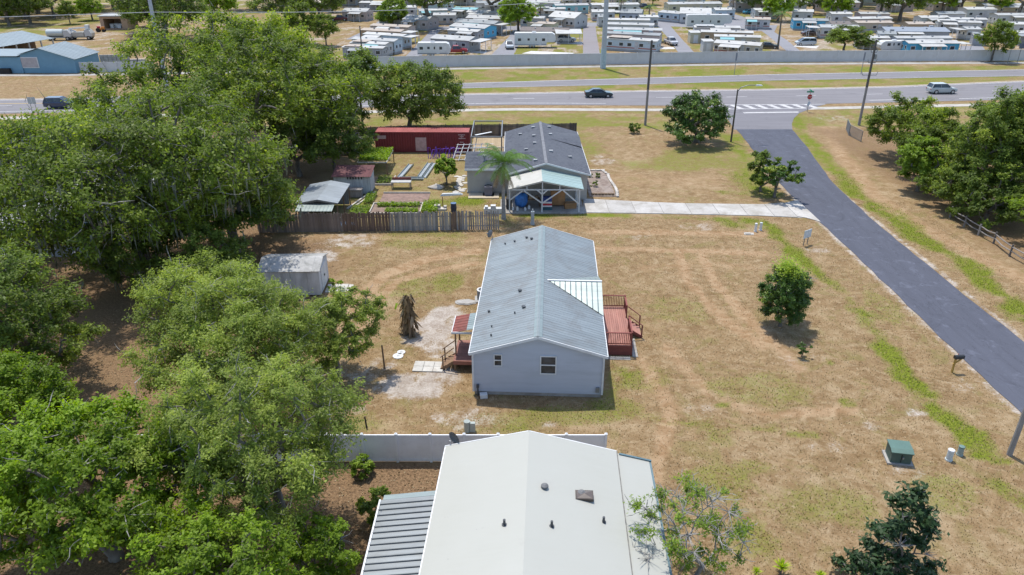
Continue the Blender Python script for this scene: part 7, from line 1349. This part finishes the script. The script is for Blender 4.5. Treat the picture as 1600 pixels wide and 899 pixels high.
# ---- trees of the far side: three grown trees, copied
T1 = tree('park_oak', 'many-branched oak with open crown above the left column of homes', 'tree', g(670,46), 15, 9.5, 8, zb=.35, n=60, per=300, leaf=.5, mat='oakdark', seed=71, bare=.18, trunk=.6, tt=.25, cr=.2, group='trees in the park', twigs=60)
T2 = tree('park_tree', 'bright green round tree beside the big caravan', 'tree', (g(810,50)[0],g(810,50)[1]), 10.5, 5.0, 5.0, zb=.2, n=52, per=300, leaf=.42, mat='bright', seed=72, trunk=.35, tt=.25, cr=.24, group='trees in the park', bare=.0)
T3 = tree('park_tree', 'slim open tree in front of the far wall at right', 'tree', g(1549,96), 9.0, 4.0, 3.6, zb=.3, n=42, per=260, leaf=.34, mat='oak', seed=73, trunk=.2, tt=.3, cr=.25, group='trees in the park', bare=.0)
T4 = tree('clipped_bush', 'large dome-shaped clipped bush behind the left column of homes', 'tree', g(612,38), 7.2, 5.4, 5.0, zb=.02, n=70, per=240, leaf=.42, mat='fresh', seed=74, trunk=.3, tt=.15, cr=.2, group='trees in the park', bare=.0, inner=.75, tbias=-.1)
T5 = tree('park_oak', 'dark broad oak at the top above the wide blue-grey roof', 'tree', g(1405,33), 14.5, 11, 9, zb=.2, n=80, per=300, leaf=.5, mat='oakdark', seed=75, trunk=.6, tt=.25, cr=.2, group='trees in the park', moss=150, bare=.05)
GT = 'trees in the park'
treec(T3, 'round_tree', 'low round bright tree at the wall beside the silver minivan', g(1318,83), 1.0, (1.5,1.4,.72), GT); 
for px, py, T, s, rz, lb in ((770,34,T1,.95,1.3,'dark shade tree with forked trunk above the fourth home'),(500,34,T5,.8,.4,'dark oak over the maroon pickup at upper left of the park'),(1300,30,T2,1.0,2.0,'tall bright oak hung with pale branches above the round tree'),(1215,33,T2,1.0,.7,'bright green tree above the leaning palm'),
    (1470,22,T2,1.05,3.1,'bright green tree right of the dark broad oak'),(1150,18,T1,.7,2.0,'dark tree at the top above the white-gabled home'),(1345,12,T5,.9,2.2,'dark oak at the top left of the broad one'),(1020,8,T2,.6,1.2,'small green tree at the top of the centre column'),(860,5,T1,.8,3.0,'dark tree at the top behind the turquoise end wall'),(560,8,T5,.9,1.6,'oak at the top above the dome-shaped bush'),
    (1560,22,T2,.8,.3,'green tree behind the front right tree'),(730,2,T5,.75,5.0,'dark oak at the top beyond the turquoise roof'),(1090,-4,T5,.8,4.0,'dark oak at the very top right of the concrete pole'),(1590,30,T1,.9,4.0,'dark-trunked tree at the right edge of the park'),(1240,2,T5,.8,.9,'dark oak at the very top above the teal home'),(950,-6,T5,.8,2.9,'dark oak at the very top behind the concrete pole'),(660,-8,T5,.9,.2,'dark oak at the very top left of centre'),
    (262,62,T5,1.05,.3,'very dark tree behind the tall oak at upper left'),(236,52,T5,.75,1.9,'dark tree right of the orange-beige garage'),(40,30,T5,1.0,.8,'dark tree line at the top left corner, first from the edge'),(85,28,T1,.8,2.4,'grey leafy tree at upper left above the open shed'),(145,32,T2,.75,.5,'green tree left of the orange-beige garage'),(110,38,T3,.8,1.0,'pale bushy tree above the work trucks'),(10,34,T2,.6,2.5,'light green bush at the left edge above the field'),
    (60,22,T5,1.25,4.4,'broad dark tree at the top left between the corner and the grey leafy one'),(178,16,T5,1.0,.9,'dark tree at the top above the orange-beige garage'),(20,12,T5,1.2,3.3,'far dark tree behind the top left corner'),(345,30,T2,1.1,2.2,'bright tree at the top behind the tallest oak'),(520,20,T2,.7,4.1,'bright bush left of the pink-walled home'),
    (620,6,T1,.9,.6,'bare-looking oak at the top right of the dome-shaped bush'),(690,12,T5,.7,1.1,'dark tree at the top left of the turquoise roof'),(800,8,T2,.8,2.8,'green tree at the top above the bright round one'),(905,2,T5,.6,.5,'small dark tree at the top of the paved lane'),(985,6,T5,.55,3.9,'dark tree at the top behind the tall palm'),(1190,22,T5,.75,1.4,'dark shade tree over the lane right of the white-gabled home'),
    (1270,22,T5,.7,3.0,'dark tree at the top behind the grey-white porch home'),(1375,26,T1,.85,5.5,'pale-branched tree joined to the dark broad oak'),(1430,10,T5,1.0,.7,'dark oak at the top right behind the broad one'),(1500,20,T1,.7,2.1,'half-open tree at the top left of the far right homes'),(1540,3,T5,.9,1.0,'dark tree at the top right corner'),(1605,12,T5,.8,2.0,'dark tree at the right end of the top edge'),(1125,2,T5,.6,5.2,'dark tree at the top above the palm'),
    (15,40,T5,.85,.2,'dark tree at the left edge beyond the dry field'),(48,38,T5,.8,2.7,'dark tree behind the dry field, second from the left edge'),(248,40,T5,.7,4.0,'dark tree well right of the orange-beige garage'),
    (-30,20,T5,1.1,2.0,'dark tree beyond the left edge at the top'),(130,10,T5,.9,3.5,'dark tree at the top left behind the grey leafy one'),(300,20,T5,1.1,5.0,'dark oak at the top behind the tallest oak'),(400,16,T5,1.0,.1,'oak at the top right of the tallest oak'),(450,36,T5,.9,2.7,'dark oak behind the crown of the tallest oak'),(470,70,T3,1.2,1.5,'leafy tree at the wall behind the oaks'),(510,72,T3,.9,.2,'lower leafy tree at the wall behind the oaks')):
    treec(T, 'park_tree', lb, g(px,py), rz, s, GT)
for i, (px, py, h_, lb) in enumerate(((968,33,6.2,'shaggy palm in the centre column of homes'),(1013,38,5.0,'bright palm at the end of the centre column'),(845,36,4.6,'shaggy palm at the top of the paved lane'),(1215,77,8.0,'leaning tall palm beside the park lane'),(1143,30,6.0,'palm above the tall caravan nose'))):
    t = thing('park_palm', lb, 'palm', g(px,py), i*1.1, 'palms in the park'); r_ = np.random.default_rng(80+i); b = MB(); b.tube([(0,0,-.1),(.1,0,h_*.5),(.25,0,h_)], [.28,.2,.16], 8); b.build('trunk', BARK, t)
    for k in range(13):
        mb = MB(); frond(mb, (.25,0,h_), k*2.399, .1+.9*r_.random(), 2.6, 1.3, .6, r_, 8); o = mb.build('frond', LEAF['palm'], t); a = o.data.attributes.new('tint','FLOAT','FACE'); a.data.foreach_set('value', (.1+.8*r_.random(len(o.data.polygons))).astype(np.float32))
    for k in range(6):
        mb = MB(); frond(mb, (.25,0,h_-.1), k*1.05, -.5, 2.0, .8, .5, r_, 8); o = mb.build('dead_frond', LEAF['dead'], t); a = o.data.attributes.new('tint','FLOAT','FACE'); a.data.foreach_set('value', r_.random(len(o.data.polygons)).astype(np.float32))
# far woodland closing the view
rg = np.random.default_rng(99); n = 18000; xx = rg.uniform(-420,420,n); pos = np.stack([xx, rg.uniform(335,420,n), np.zeros(n)], -1); pos[:,2] = (4+9*fbm(pos[:,0],pos[:,1],.06,5))*rg.random(n)**.5
V, F = leaves_geo(rg, pos, np.tile([[0,-.5,.8]], (n,1)), 1.9, 1.3); tag(np_mesh('distant_woodland', V, F, LEAF['oakdark'], None, rg.random(n)*.8), kind='stuff')
